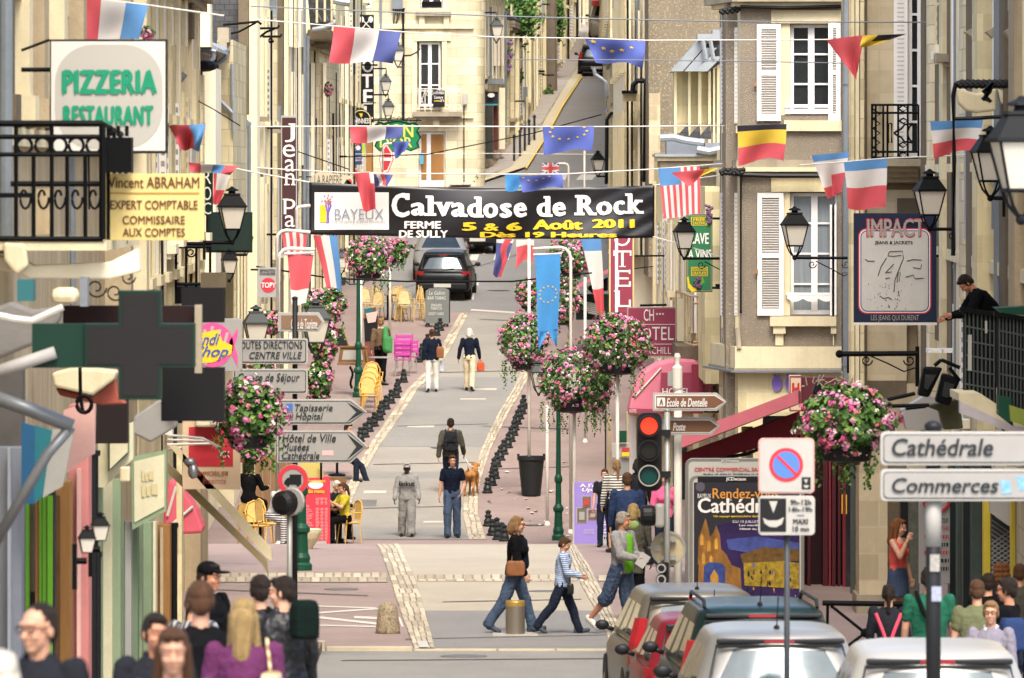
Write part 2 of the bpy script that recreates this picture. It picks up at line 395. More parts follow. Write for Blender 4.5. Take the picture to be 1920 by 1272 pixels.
for q in([(760,1200),(1150,1192)],[(330,1104),(690,1118)],[(830,1130),(1090,1125)],[(640,1240),(1180,1236)],[(420,1180),(600,1196)]):
 (x0,y0),(x1,y1)=q;b.quad(*[G(x,y,False)+Vector((0,0,.012))for x,y in((x0,y0-.5),(x0,y0+.5),(x1,y1+.5),(x1,y1-.5))])
for q in([(650,955),(868,950)],[(700,872),(890,868)],[(745,800),(915,796)],[(800,700),(975,696)],[(900,600),(1020,604)],[(760,540),(1000,470)],[(905,800),(1070,806)],[(930,880),(1080,876)]):
 (x0,y0),(x1,y1)=q;b.quad(*[G(x,y)+Vector((0,0,.014))for x,y in((x0,y0-.4),(x1,y1-.4),(x1,y1+.4),(x0,y0+.4))][::-1])
struct("tar_seam",b,M_tar,"dark tar seams across the paving")
for x,y,far,r in((870,1232,False,.32),(640,1106,False,.28),(1020,1110,False,.25),(830,840,True,.3),(1000,985,True,.28),(935,545,True,.35),(700,700,True,.25)):
 p=G(x,y,far);b=MB();b.lathe([(r,.006),(r*.96,.016),(r*.5,.016)],p,20);struct("manhole_cover",b,M_cov)
b=MB()
for i in range(34):
 x,y=R.uniform(915,1075),R.uniform(860,1012);p=G(x,y)+Vector((0,0,.012));s=R.uniform(.02,.07);a=R.uniform(0,6)
 b.quad(*[p+Vector((s*cos(a+k*pi/2)*(1 if k%2 else R.uniform(.3,.8)),s*3*sin(a+k*pi/2),R.uniform(0,.03)))for k in range(4)])
tag(b.build("litter",mat("paper scrap","#cfc6b6",.8,.1,3)),"paper scraps scattered on the mauve pavement",None,None,"stuff")
# ================================================================ buildings
ST=dict(var=.13,scale=.6,bump=.35,bscale=30,streak=.25)
M_cream=mat("pale limestone","#d6cbab",.85,brick=(.75,.34,.012,.42),**ST)
M_cream2=mat("warm limestone","#cabd98",.85,brick=(.8,.36,.012,.4),**ST)
M_cream3=mat("yellow limestone","#d8cba2",.85,brick=(.9,.4,.006,.15),**ST)
M_rend=mat("cream render","#ded3b0",.9,.1,.8,.25,40,streak=.2)
M_white=mat("bleached render","#e3dabf",.9,.08,.8,.2,40,streak=.18)
M_beige=mat("weathered beige stone","#a7977a",.9,.2,.9,.5,25,streak=.6)
M_brown=mat("brown stone and shadow","#645a49",.9,.2,1.2,.4,25,streak=.3)  # brown stone, also the colour of shadow strips among the pilasters
M_ash=mat("ashlar block","#bcae91",.85,brick=(.62,.40,.012,.12),**ST)
M_rough=mat("grey brown roughcast","#827869",.95,.12,.7,1.0,45,speck=(28,hexc("#b0a28a"),.6,.72),streak=.2)
M_gable=mat("flaking roughcast gable","#766d5d",.95,.22,.5,1.0,30,speck=(16,hexc("#a0947a"),.54,.72),streak=.25)
M_trim=mat("cut stone trim","#ccc09e",.8,.12,1.5,.25,40,streak=.3)
M_trimd=mat("weathered cornice","#948a76",.9,.2,1.5,.4,30,streak=.4)
M_zinc=mat("zinc","#7b8086",.5,.15,2,.1,20,metal=.4)
M_slate=mat("slate","#48494c",.7,.25,3,.3,30,brick=(.22,.13,.012,.55))
M_shut=mat("white shutter paint","#dcd9d2",.55,.06,4)
M_shutd=mat("shutter slot","#8f8a84",.8)
M_pvc=mat("white window paint","#dedcd8",.5,.05,3)
M_glass=mat("dark window glass","#23272a",.08,.25,1.5,spec=.8)
M_glasst=mat("curtained glass","#7c8488",.15,.2,3,stretch=(6,6,.4),spec=.7)
M_iron=mat("black iron","#08090a",.6,.2,6,spec=.1)
M_irong=mat("grey green iron","#454b49",.5,.2,6)
M_pipeb=mat("black pipe","#0e0f11",.5,.15,3)
M_pipeg=mat("grey pipe","#6e757a",.5,.15,2)
M_wood=mat("brown wood","#8a6437",.7,.25,3,stretch=(1,1,.15))
M_roof=mat("lead flashing","#8d9296",.5,.15,2,metal=.3)
def slab(parent,name,m,x0,x1,y0,y1,Y,ln,bevel=0):
 """box whose face towards the viewer fills photo rectangle (x0..x1, y0..y1) at depth Y and that runs ln metres back"""
 a=W(x0,y1,Y);b=W(x1,y0,Y);mb=MB().bb(a.x,b.x,Y,Y+ln,a.z,b.z);return mb.build(name,m,parent,bevel=bevel)
def vpipe(parent,name,m,x,y0,y1,Y,r,n=8,brackets=True):
 mb=MB();a=W(x,y0,Y);b=W(x,y1,Y);mb.tube([a,b],r,n)
 if brackets:
  k=max(1,int((a.z-b.z)/1.8))
  for i in range(k+1):
   z=b.z+(a.z-b.z)*i/k;mb.lathe([(r*1.25,-.03),(r*1.25,.03)],(a.x,a.y,z),n)
 return mb.build(name,m,parent,smooth=False)
def front_wall(mb,Y,x0,x1,y0,y1,holes,t=.4):
 """wall in photo rectangle with rectangular openings, as real thickness"""
 xs=sorted({x0,x1,*[h[0]for h in holes],*[h[2]for h in holes]});ys=sorted({y0,y1,*[h[1]for h in holes],*[h[3]for h in holes]})
 for i in range(len(xs)-1):
  j=0
  while j<len(ys)-1:
   def inh(j):return any(h[0]<=xs[i]and xs[i+1]<=h[2]and h[1]<=ys[j]and ys[j+1]<=h[3]for h in holes)
   if inh(j):j+=1;continue
   k=j
   while k<len(ys)-1 and not inh(k):k+=1
   a=W(xs[i],ys[k],Y);b=W(xs[i+1],ys[j],Y);mb.bb(a.x,b.x,Y,Y+t,a.z,b.z);j=k
def louvre_shutter(parent,x0,x1,y0,y1,Y,name="shutter",t=.05):
 """white louvred shutter facing the viewer"""
 s=S(Y);a=W(x0,y1,Y);b=W(x1,y0,Y);w=b.x-a.x;h=b.z-a.z;f=.09;mb=MB()
 for(u0,u1,v0,v1)in((a.x,a.x+f,a.z,b.z),(b.x-f,b.x,a.z,b.z),(a.x+f,b.x-f,a.z,a.z+.14),(a.x+f,b.x-f,b.z-.1,b.z),(a.x+f,b.x-f,a.z+h*.47,a.z+h*.47+.1)):
  mb.bb(u0,u1,Y-t,Y,v0,v1)
 n=int(h/.055)
 for i in range(n):
  z=a.z+.15+(h-.27)*i/n
  if a.z+h*.455<z<a.z+h*.47+.1:continue
  M=Matrix.Rotation(radians(-38),3,'X');mb.box((a.x+w/2,Y-.022,z+.02),(w-2*f,.045,.008),M=M)
 mb.mat(1).bb(a.x+f*.9,b.x-f*.9,Y-.006,Y-.002,a.z+.1,b.z-.08)
 return mb.build(name,[M_shut,M_shutd],parent)
def casement(parent,x0,x1,y0,y1,Y,cols=2,rows=3,glass=None,name="window",bar=.045,fr=.07):
 """front facing window: painted frame with glazing bars, panes behind"""
 a=W(x0,y1,Y);b=W(x1,y0,Y);w,h=b.x-a.x,b.z-a.z;mb=MB()
 mb.bb(a.x,a.x+fr,Y,Y+.06,a.z,b.z);mb.bb(b.x-fr,b.x,Y,Y+.06,a.z,b.z);mb.bb(a.x+fr,b.x-fr,Y,Y+.06,a.z,a.z+fr*1.3);mb.bb(a.x+fr,b.x-fr,Y,Y+.06,b.z-fr,b.z)
 for i in range(1,cols):
  x=a.x+w*i/cols;mb.bb(x-.065,x+.065,Y-.012,Y+.05,a.z+fr*1.3,b.z-fr)
 for j in range(1,rows):
  z=a.z+h*j/rows;mb.bb(a.x+fr,b.x-fr,Y+.012,Y+.04,z-bar/2,z+bar/2)
 o=mb.build(name,M_pvc,parent)
 g=MB().bb(a.x+fr*.5,b.x-fr*.5,Y+.052,Y+.058,a.z+.05,b.z-.05).build("pane",glass or M_glass,o);return o
 # ---- receding facades: X of the wall as a line in depth; d = out of the wall towards the street
def fx(Xa,Xb,Ya,Yb):return lambda Y:Xa+(Xb-Xa)*(Y-Ya)/(Yb-Ya)
def fbox(mb,side,X,Y0,Y1,z0,z1,d0,d1):
 P=[Vector((X(Y)+side*d,Y,z))for z in(z0,z1)for Y,d in((Y0,d0),(Y0,d1),(Y1,d1),(Y1,d0))]
 return mb.hexa(P)
def row_house(name,label,side,Y0,Y1,Xa,Xb,ztop,m,floors,group=None,bay=2.6,win=1.05,shut=True,surround=M_trim,band=(),corn=.25,roof=M_slate,deep=7,zbot=None,sillp=.14,gutter=True,phase=.9,glass=None,shutm=None,pil=()):
 """house front receding along the street. side +1: wall on the left, faces right. floors: (z0, z1) of each row of windows"""
 X=fx(Xa,Xb,Y0,Y1);zb=(GZ(Y0)if zbot is None else zbot)
 t=thing(name,label,"house",(X((Y0+Y1)/2)-side*deep/2,(Y0+Y1)/2,min(GZ(Y0),GZ(Y1))),group)
 mb=MB();fbox(mb,side,X,Y0,Y1,min(GZ(Y0),GZ(Y1))-.6,ztop,-deep,0);mb.build("wall",m,t)
 mb=MB()
 for z in band:fbox(mb,side,X,Y0,Y1,z,z+.18,.003,.09)
 if band:mb.build("string_course",surround,t)
 if corn:
  mb=MB()
  for k,(dz,dd)in enumerate(((.0,.12),(.14,.22),(.26,corn+.08))):fbox(mb,side,X,Y0-.02*k,Y1,ztop-.42+dz,ztop-.42+dz+.13,.004,dd)
  mb.build("cornice",M_trimd,t)
 n=max(1,int((Y1-Y0-.6)/bay))
 for fl in floors:
  z0,z1=fl[:2]
  for i in range(n):
   y=Y0+phase+i*(Y1-Y0-phase)/n;y1=y+win
   if y1>Y1-.1:continue
   f=MB();fbox(f,side,X,y-.16,y,z0,z1+.2,.003,.06);fbox(f,side,X,y1,y1+.16,z0,z1+.2,.003,.06);fbox(f,side,X,y,y1,z1,z1+.2,.003,.06)
   w=f.build("window",surround,t)
   g=MB();fbox(g,side,X,y+.01,y1-.01,z0,z1,.004,.012);g.build("pane",glass or M_glass,w)
   g=MB();fbox(g,side,X,y+.002,y+.07,z0,z1,.014,.045);fbox(g,side,X,y1-.07,y1-.002,z0,z1,.014,.045);fbox(g,side,X,(y+y1)/2-.05,(y+y1)/2+.05,z0,z1,.014,.05);g.build("sash",M_pvc,w)
   g=MB();fbox(g,side,X,y-.2,y1+.2,z0-.14,z0-.002,.004,sillp);g.build("sill",surround,w)
   if shut:
    sw=win*.5
    for ya,yb in((y-.17-sw,y-.17),(y1+.17,y1+.17+sw)):
     if ya<Y0+.05 or yb>Y1-.05:continue
     g=MB();fbox(g,side,X,ya,yb,z0+.02,z1,.065,.095)
     nz=int((z1-z0)/.3)
     for q in range(nz):
      z=z0+.12+(z1-z0-.2)*q/nz
      g.mat(1);P=[Vector((X(ya)+side*(.07+.02*a),ya-.002,z+.16*b))for a,b in((0,0),(1,0),(1,1),(0,1))]
      g.add(P,[(0,1,2,3)]);g.mat(0)
     g.build("shutter",[shutm or M_shut,M_shutd],t)
 if roof:
  mb=MB();P=[]
  for Y in(Y0,Y1):
   P.append([Vector((X(Y)+side*(corn+.1),Y,ztop+.02)),Vector((X(Y)-side*deep*.5,Y,ztop+2.6)),Vector((X(Y)-side*deep,Y,ztop+.02))])
  (a,b,c),(d,e,f)=P;mb.add([a,b,c,d,e,f],[(0,1,4,3),(1,2,5,4),(0,2,1),(3,4,5),(0,3,5,2)]);mb.build("roof",roof,t)
 if gutter:
  mb=MB();mb.tube([(X(Y0)+side*(corn+.16),Y0-.1,ztop),(X(Y1)+side*(corn+.16),Y1,ztop)],.075,8);mb.build("gutter",M_zinc,t)
 return t,X
HL="houses on the left side of the street";HR="houses on the right side of the street";HH="houses climbing the hill"
def pxw(X,Y):return 960+X*F/Y
# ---------------- left side, near to far
LA,XA=row_house("corner_house","ornate beige stone house with black balcony above the pharmacy cross",1,58,100,-5.05,-5.02,17.5,M_beige,[(9.9,12.6),(14,16)],HL,bay=4.6,win=1.3,shut=False,surround=M_trim,band=(8.3,13.2),corn=.35,phase=2.2)
for Y,d,ln,zt,zb_,m in((73.0,.14,.6,17,8.5,M_brown),(74.6,.22,.5,17,8.5,M_trim),(76.0,.1,.5,17,8.5,M_brown),(77.3,.2,.7,17,8.5,M_beige),(79,.3,.6,17,8.6,M_trim),(80.5,.14,.5,17,8.5,M_brown),(82.5,.3,.6,17,8.5,M_beige),(84.5,.18,.5,17,8.5,M_trim),(87,.28,.5,17,8.5,M_brown),(89.5,.2,.6,17,8.5,M_trim),(92,.33,.6,17,6,M_beige),(94.5,.2,.6,17,6,M_brown),(96.5,.3,.6,17,6,M_trim),(98.6,.2,.6,17,6,M_beige)):
 mb=MB();fbox(mb,1,XA,Y,Y+ln,zb_,zt,.005,d);fbox(mb,1,XA,Y-.05,Y+ln+.05,zt-.5,zt-.2,.006,d+.07);fbox(mb,1,XA,Y-.05,Y+ln+.05,zb_+.01,zb_+.3,.006,d+.06);mb.build("pilaster",m,LA)  # some brown strips stand in for shadow, put into their colour
vpipe(LA,"drainpipe",M_pipeg,11,-40,470,70.5,.065,10)
LB,XB=row_house("stone_house","cream stone house with slipping slate eaves behind the yellow plaque",1,100.1,127,-5.0,-5.3,11.2,M_cream3,[(6.6,8.4),(8.9,10.6)],HL,bay=3.0,shut=False,corn=.2,roof=None,phase=1.4)
mb=MB();mb.add([W(316,80,118),W(349,116,118),W(350,124,118),W(316,106,118),W(316,80,122),W(349,116,122),W(350,124,122),W(316,106,122)],[(0,3,2,1),(4,5,6,7),(0,1,5,4),(1,2,6,5),(2,3,7,6),(3,0,4,7)]);mb.build("eaves",M_roof,LB)
mb=MB();mb.tube([W(322,154,117),W(338,150,117),W(347,138,117)],.05,8);mb.build("gutter_elbow",M_zinc,LB)
vpipe(LB,"drainpipe",M_pipeb,348,137,560,121,.035)
for x0,x1,Y,m in((312,322,111,M_cream3),(322,330,114,M_beige),(330,345,117,M_cream3),(351,369,121.5,M_beige),(361,368,121.2,M_cream3)):
 slab(LB,"pilaster",m,x0,x1,85 if x0<345 else 130,760,Y,1.2)
slab(LB,"chimney",M_brown,346,361,-60,72,120,.8)
LC,XC=row_house("gabled_house","pale stone house whose slate gable shows above the black lantern",1,140,171.8,-7.0,-6.74,10.6,M_rend,[(4.4,6.4),(7.2,9.3)],HL,bay=3.2,shut=False,corn=.3,roof=None)
slab(LC,"chimney",M_rend,361,394,-60,88,150,1.1)
mb=MB()
for(a,b,Y)in(((362,70),(408,96),152),((396,85),(425,95),158)):
 p,q=W(*a,Y),W(*b,Y);mb.hexa([p,q,q+Vector((0,6,0)),p+Vector((0,6,0)),p+Vector((0,0,.07)),q+Vector((0,0,.07)),q+Vector((0,6,.07)),p+Vector((0,6,.07))])
mb.build("eaves",M_roof,LC)
mb=MB();mb.tube([W(362,92,151),W(385,93,151),W(405,97,151)],.06,8);mb.tube([W(401,98,151),W(400,110,151),W(392,120,151),W(378,124,151)],.05,8);mb.tube([W(424,98,157),W(422,108,157),W(410,118,157),W(396,124,157)],.05,8);mb.build("gutter",M_zinc,LC)
mb=MB();mb.ball(W(383,124,151),(.28,.3,.12));mb.build("corbel",M_iron,LC)
slab(LC,"wall_face",M_white,380,404,128,900,152,3)
slab(LC,"wall_face",M_cream2,370,380,140,900,151,2.5)
vpipe(LC,"drainpipe",M_pipeb,405,125,520,154,.05);vpipe(LC,"drainpipe",M_pipeg,371,133,560,150,.03)
slab(LC,"gable_wall",M_cream2,407,437,75,460,160,8)
mb=MB();mb.tube([W(409,186,159.9),W(436,212,159.9)],.05,6);mb.tube([W(435,120,159.9),W(438,250,159.9)],.04,6);mb.build("flashing",M_roof,LC)
slab(LC,"buttress",M_trimd,408,429,52,80,159,1);slab(LC,"buttress",M_trimd,411,425,80,100,159,1)
LD,XD=row_house("tall_house","tall pale house with slate hung side wall and iron sign bracket",1,172,186,-6.40,-6.28,20,M_rend,[(6,8),(9.2,11.2),(12.4,14.4)],HL,bay=3.4,shut=False,corn=.2,phase=1.2)
slab(LD,"slate_side",M_slate,395,447,-40,300,171.7,.2)
slab(LD,"corner_pier",M_brown,447,466,-40,215,171.5,.5)
slab(LD,"corner_pier",M_rend,463,482,-40,900,176,2)
mb=MB();mb.add([W(x,y,Y)for Y in(170,172)for x,y in((440,205),(472,232),(466,236),(440,236))],[(0,3,2,1),(4,5,6,7),(0,1,5,4),(1,2,6,5),(2,3,7,6),(3,0,4,7)]);mb.build("gutter_box",M_zinc,LD)
for x0,x1,m in((438,443,M_cream2),(445,449,M_rend),(451,455,M_cream3),(457,461,M_trim)):slab(LD,"pilaster",m,x0,x1,240,640,170+(x0-438)*.04,1)
vpipe(LD,"drainpipe",M_pipeg,467,232,470,173,.045)
mb=MB();mb.tube([W(462,-10,178),W(466,60,178),W(478,200,178),W(484,330,178)],.018,5);mb.build("cable",M_iron,LD)
LE,XE=row_house("long_house","long cream house with dark pipes behind the brown vertical sign",1,187,209,-6.22,-5.95,21,M_rend,[(5.4,7.6),(9.4,11.8),(13.2,15.2)],HL,bay=2.3,win=.95,shut=False,corn=.2,phase=.8)
for x0,x1,y0,y1,Y,m in((500,506,18,900,188.6,M_trim),(512,519,66,900,192.3,M_cream2),(520,530,-40,900,194.6,M_brown),(531,540,-40,900,196.5,M_rend),(542,549,-40,88,199,M_white),(551,556,-40,90,201,M_cream),(560,567,-40,88,203.5,M_white),(546,552,135,330,200.2,M_white),(556,560,145,320,201.7,M_white),(562,568,140,310,203.8,M_white)):
 slab(LE,"pilaster",m,x0,x1,y0,y1,Y,.9)
mb=MB();
for y in(36,38):mb.tube([W(462+i*3,y+(i%2)*2,186.5)for i in range(7)],.02,5)
mb.build("cornice_cord",M_iron,LE)
slab(LE,"string_course",M_trimd,476,504,219,228,186.3,.5);slab(LE,"string_course",M_trimd,504,526,240,250,190,.6)
vpipe(LE,"drainpipe",M_pipeb,531,-20,240,196,.025)
vpipe(LE,"drainpipe",M_pipeg,570,-20,640,204.5,.055);vpipe(LE,"drainpipe",M_pipeg,577,70,640,206.5,.05)
LF,XF=row_house("old_house","narrow old house with crumbling stone eaves and dormer",1,209.2,229,-5.78,-5.30,12.0,M_cream,[(7.2,9.2)],HL,bay=3,shut=False,corn=.15,roof=None)
mb=MB()
for x0,x1,y0,y1,Y in((576,622,55,78,209),(580,612,74,86,209.6)):a,b=W(x0,y1,Y),W(x1,y0,Y);mb.bb(a.x,b.x,Y,Y+6,a.z,b.z)
mb.build("crumbling_eaves",M_brown,LF,bevel=.06)
mb=MB();mb.tube([W(586,56,208.7),W(608,52,208.7),W(629,43,208.7)],.07,8);mb.build("gutter",M_roof,LF)
mb=MB();mb.add([W(x,y,Y)for Y in(210,222)for x,y in((574,-40),(626,-40),(622,56),(582,56))],[(0,3,2,1),(4,5,6,7),(0,1,5,4),(1,2,6,5),(2,3,7,6),(3,0,4,7)]);mb.build("roof",M_slate,LF)
for x,y1 in((594,43),(609,41),(622,40)):slab(LF,"dormer_post",M_cream3,x-2,x+2,-20,y1,208.8,.5)
for x,y in((590,40),(603,40),(617,36)):
 mb=MB();mb.tube([W(x,y-22,209.3),W(x+12,y,209.3)],.05,4);mb.build("slate_ridge",M_roof,LF)
for x0,x1,m in((583,589,M_white),(592,598,M_cream),(600,604,M_cream2),(606,611,M_white)):slab(LF,"pilaster",m,x0,x1,118 if x0!=592 else 90,640,211+(x0-583)*.3,1)
vpipe(LF,"drainpipe",M_pipeg,612,80,640,222,.05)
LG,XG=row_house("yellow_house","yellow rendered house carrying the vertical hotel sign",1,229.2,256,-5.42,-5.0,21,M_cream3,[(6.8,9.0),(10.4,12.4)],HL,bay=3.0,shut=False,corn=.15,phase=1.6)
for x0,x1,y0,m in((628,632,-40,M_white),(634,640,30,M_white),(642,653,-40,M_white),(658,663,-40,M_brown),(666,672,110,M_trimd),(674,678,110,M_brown)):slab(LG,"pilaster",m,x0,x1,y0,560,231+(x0-628)*.42,1)
vpipe(LG,"drainpipe",M_pipeg,635,118,420,235,.045);vpipe(LG,"drainpipe",M_pipeb,656,-20,12,243,.05)
mb=MB();mb.tube([W(614,-2,228),W(640,4,228),W(656,6,228)],.12,8);mb.build("gutter",M_zinc,LG)
# ---------------- corner house that closes the view
YF=274
FC=thing("balcony_house","cream stone corner house with white iron balcony closing the view","house",(WX(800,YF),YF,GZ(YF)),"houses round the far junction")
H=[(782,78,828,214),(785,247,835,356),(788,-30,830,16),(674,245,700,356),(672,-30,697,16)]
mb=MB();front_wall(mb,YF,668,889,-60,380,H,.45);mb.build("wall",M_cream,FC)
MB().bb(WX(640,YF),WX(889,YF),YF+.46,YF+9,GZ(YF)-1,WZ(-60,YF)).build("core",M_cream2,FC)
mb=MB()
for i in range(6):
 a=i/6*pi/2;b=(i+1)/6*pi/2;x=lambda t:889+20*sin(t);y=lambda t:YF+.9*(1-cos(t))
 p,q=W(x(a),380,y(a)),W(x(b),380,y(b));p2,q2=W(x(a),-60,y(a)),W(x(b),-60,y(b));k=Vector((0,2,0));mb.hexa([p,q,q+k,p+k,p2,q2,q2+k,p2+k])
mb.build("rounded_corner",M_cream,FC)
slab(FC,"string_course",M_trim,700,888,45,54,YF-.12,.118);slab(FC,"string_course",M_trim,700,888,217,222,YF-.1,.098);slab(FC,"sill",M_trimd,780,846,22,30,YF-.3,.298)
for x in(790,836):slab(FC,"corbel",M_trim,x-4,x+6,30,54,YF-.2,.198)
slab(FC,"lintel",M_trim,776,846,60,77,YF-.08,.078)
for x0,x1 in((772,781),(829,838)):slab(FC,"jamb",M_trim,x0,x1,78,214,YF-.06,.058)
casement(FC,786,826,80,200,YF+.15,2,3);casement(FC,789,829,-30,15,YF+.15,2,1);casement(FC,673,697,-30,15,YF+.15,2,1)
g=slab(FC,"window_grille",M_iron,791,828,3,14,YF+.1,.02)
d=slab(FC,"door",M_pvc,786,834,248,354,YF+.16,.06)
for x0,x1 in((790,800),(808,832)):slab(d,"door_panel",M_wood,x0,x1,252,337,YF+.13,.02)
slab(FC,"shop_opening",M_wood,675,699,246,352,YF+.16,.06)
slab(FC,"mailbox",mat("blue box","#4f8fa8",.5),787,794,287,308,YF-.06,.055)
slab(FC,"junction_box",M_pipeg,735,755,-10,17,YF-.25,.245);slab(FC,"meter_box",mat("grey box","#a3a099",.6),868,876,176,196,YF-.2,.195)
mb=MB()
for k in range(4):mb.tube([W(738+k*4,17,YF-.1),W(737+k*3+R.uniform(-2,2),35,YF-.1),W(738,56,YF-.08)],.015,4)
mb.build("cable",M_iron,FC)
vpipe(FC,"drainpipe",M_pipeb,756,17,225,YF-.1,.05);vpipe(FC,"drainpipe",M_pipeg,714,-30,220,YF-.1,.045);vpipe(FC,"drainpipe",M_pipeg,888,20,335,YF+.3,.035);vpipe(FC,"drainpipe",M_pipeb,870,200,340,YF-.1,.02)
bl=MB();bl.bb(WX(774,YF),WX(866,YF),YF-.75,YF-.02,WZ(219,YF),WZ(210,YF));bl.bb(WX(779,YF),WX(861,YF),YF-.6,YF-.02,WZ(224,YF),WZ(219,YF))
bal=bl.build("balcony",M_trimd,FC)
slab(FC,"corbel",M_trim,812,824,224,236,YF-.4,.39)
mb=MB();m_wi=mat("white iron","#cfc8b8",.6,.2,5)
yb=YF-.72
for y in(167,171,205):mb.tube([W(774,y,yb),W(866,y,yb)],.018,5)
for i in range(9):
 x=774+92*i/8;mb.tube([W(x,166,yb),W(x,210,yb)],.016,5)
for x in(774,866):mb.tube([W(x,167,yb),W(x,167,YF)],.018,5)
for i in range(8):
 x=774+92*(i+.5)/8
 if i in(1,6):
  mb.tube([W(x-5,172,yb),W(x+5,203,yb)],.012,4);mb.tube([W(x+5,172,yb),W(x-5,203,yb)],.012,4)
 else:
  for cy,r in((201,4),(176,3.5)):mb.tube([W(x+r*cos(a*.5),cy+r*sin(a*.5),yb)for a in range(14)],.012,4)
mb.build("railing",m_wi,bal)
# ---------------- houses climbing the hill on the left
def hillx(Y):return Y
SH,XS=row_house("shop_house","shop with oval sign and ivory shutters at the foot of the hill",1,277,296,-1.40,-.27,15.8,M_cream,[(11.8,14.6)],HH,bay=2.2,win=.8,corn=.3,shut=False,phase=.5,roof=M_slate,gutter=True)
for i,x in enumerate((894,900,906)):slab(SH,"shutter",M_shut,x,x+4.4,38,128,279+i*1.2,.6)
for i,x in enumerate((911,918,926,933,940)):slab(SH,"shutter",mat("ivory shutter","#d5cbb8",.7,.1,2),x,x+5,38,124,285+i*1.6,.7)
slab(SH,"window_box",M_trimd,890,908,136,158,278.5,.6)
slab(SH,"cornice",M_zinc,906,944,148,158,283,2);slab(SH,"cornice",M_trimd,890,915,158,168,278.7,.5)
slab(SH,"shop_fascia",mat("navy fascia","#2c2c38",.5),908,934,172,195,283.3,.4)
mb=MB();mb.lathe([(.0,0),(.22,0),(.22,.02),(.0,.02)],(0,0,0),16)
v=mb.v;mb.v=[(x*.62,z*2-.03,y*.38)for x,y,z in v];c=W(921,179,283.2);mb.v=[(x+c.x,y+c.y-.02,z+c.z)for x,y,z in mb.v];mb.build("sign_plate",M_shut,SH)
slab(SH,"shop_door",mat("red brown door","#5c3330",.6),925,934,196,282,284,.5);slab(SH,"shop_window",M_glass,911,924,198,298,283,.5);slab(SH,"door_pier",M_white,936,947,165,280,287,1)
slab(SH,"awning_edge",mat("teal edge","#3f8f90",.6),908,934,195,198,283.2,.3)
vpipe(SH,"drainpipe",M_zinc,920,15,145,284,.05);vpipe(SH,"drainpipe",M_pipeg,948,25,265,290,.05)  # two even greens, the second one darker
hh=[("ivy_wall_house","grey stone house behind the green creeper on the hill",297,308,-.1,.4,14.2,M_cream2,958),("pale_house","pale rendered hill house next to the green creeper",308.2,319,.42,.91,16.6,M_cream,990),("narrow_house","narrow pale hill house beside the brown mast",319.2,332,.93,1.42,19.5,M_white,1010),("roadside_house","beige house beyond the brown mast on the hill",338,362,1.65,2.53,20.5,M_cream2,1050),("hilltop_house","cream hill house with grey pipe under the white van",362.2,392,2.64,3.30,23,M_cream,1072),("last_house","farthest beige house at the top of the hill",392.2,440,3.32,4.6,26,M_cream2,1090)]
for nm,lab,y0,y1,xa,xb,zt,m,px in hh:
 t,X=row_house(nm,lab,1,y0,y1,xa,xb,zt,m,[(GZ(y0)+3.6,GZ(y0)+5.4)],HH,bay=4.2,win=.95,shut=False,corn=.15,roof=M_slate,deep=6,gutter=False)
 for k in range(5):
  Y=y0+(y1-y0)*(k+.3)/5;mb=MB();fbox(mb,1,X,Y,Y+.8,GZ(y0),zt-.5,.005,R.choice((.06,.1,.16)));mb.build("pilaster",R.choice((M_white,M_rend,M_trim,M_cream)),t)
 vpipe(t,"drainpipe",R.choice((M_pipeg,M_pipeb)),pxw(X(y0+1),y0+1)+3,YH-(zt-ZC)*S(y0+1)+4,YH-(GZ(y0+1)-ZC)*S(y0+1),y0+1,.05)
e=thing("hill_end_house","stone houses closing the top of the hill road","house",(4,455,GZ(455)),"houses round the far junction")
MB().bb(-2,9,455,463,GZ(455)-1,22).build("wall",M_beige,e)
for k in range(6):MB().bb(3.3+k*.5,3.5+k*.5,454.8,454.995,GZ(455),21.5).build("pilaster",R.choice((M_cream2,M_brown,M_trim)),e)
# ---------------- right side, far to near
RHl="houses on the right below the hill"
t,X=row_house("hill_terrace","pale terrace with fluted pilasters on the right of the hill road",-1,268,400,3.55,4.65,19.5,M_cream,[(14,16)],HR,bay=5,shut=False,corn=.1,roof=None,gutter=False)
slab(t,"wall_face",M_beige,1141,1162,-60,190,268-.3,.29)
for x0,x1,y0,m in((1144,1148,-60,M_cream2),(1151,1155,-60,M_trim),(1158,1162,15,M_white)):slab(t,"pilaster",m,x0,x1,y0,190,267.4,.29)
mb=MB();mb.tube([W(1113,128,267),W(1116,140,267),W(1128,148,267),W(1136,155,267),W(1138,180,267),W(1137,210,267)],.07,8);mb.build("gutter_elbow",M_zinc,t)
t,X=row_house("cornice_house","narrow house with moulded cornice beside the street lantern",-1,238,266,3.24,3.45,12.2,M_beige,[(5.6,8.4)],HR,bay=4,shut=False,corn=.1,roof=None,gutter=False)
slab(t,"cornice",M_trimd,1138,1170,186,194,237.6,.4);slab(t,"cornice",M_trim,1144,1170,194,212,237.8,.2);slab(t,"cornice",M_iron,1144,1171,210,215,237.3,.3)
slab(t,"wall_face",M_cream2,1144,1171,216,480,237.7,.3)
for x0,x1,m in((1150,1154,M_trim),(1158,1162,M_cream),(1164,1168,M_white)):slab(t,"pilaster",m,x0,x1,237,480,237.5,.19)
mb=MB();mb.tube([W(1145,214,237),W(1138,225,237),W(1137,345,237)],.06,8);mb.tube([W(1170,190,237),W(1163,180,237),W(1166,178,237)],.05,6);mb.build("drainpipe",M_pipeb,t)
t,X=row_house("white_house","tall white house with black cables down its corner",-1,207,236,3.13,3.2,17.5,M_white,[(11,13),(7.2,9.6)],HR,bay=3.6,shut=False,corn=.12,roof=None,gutter=False,phase=1.2)
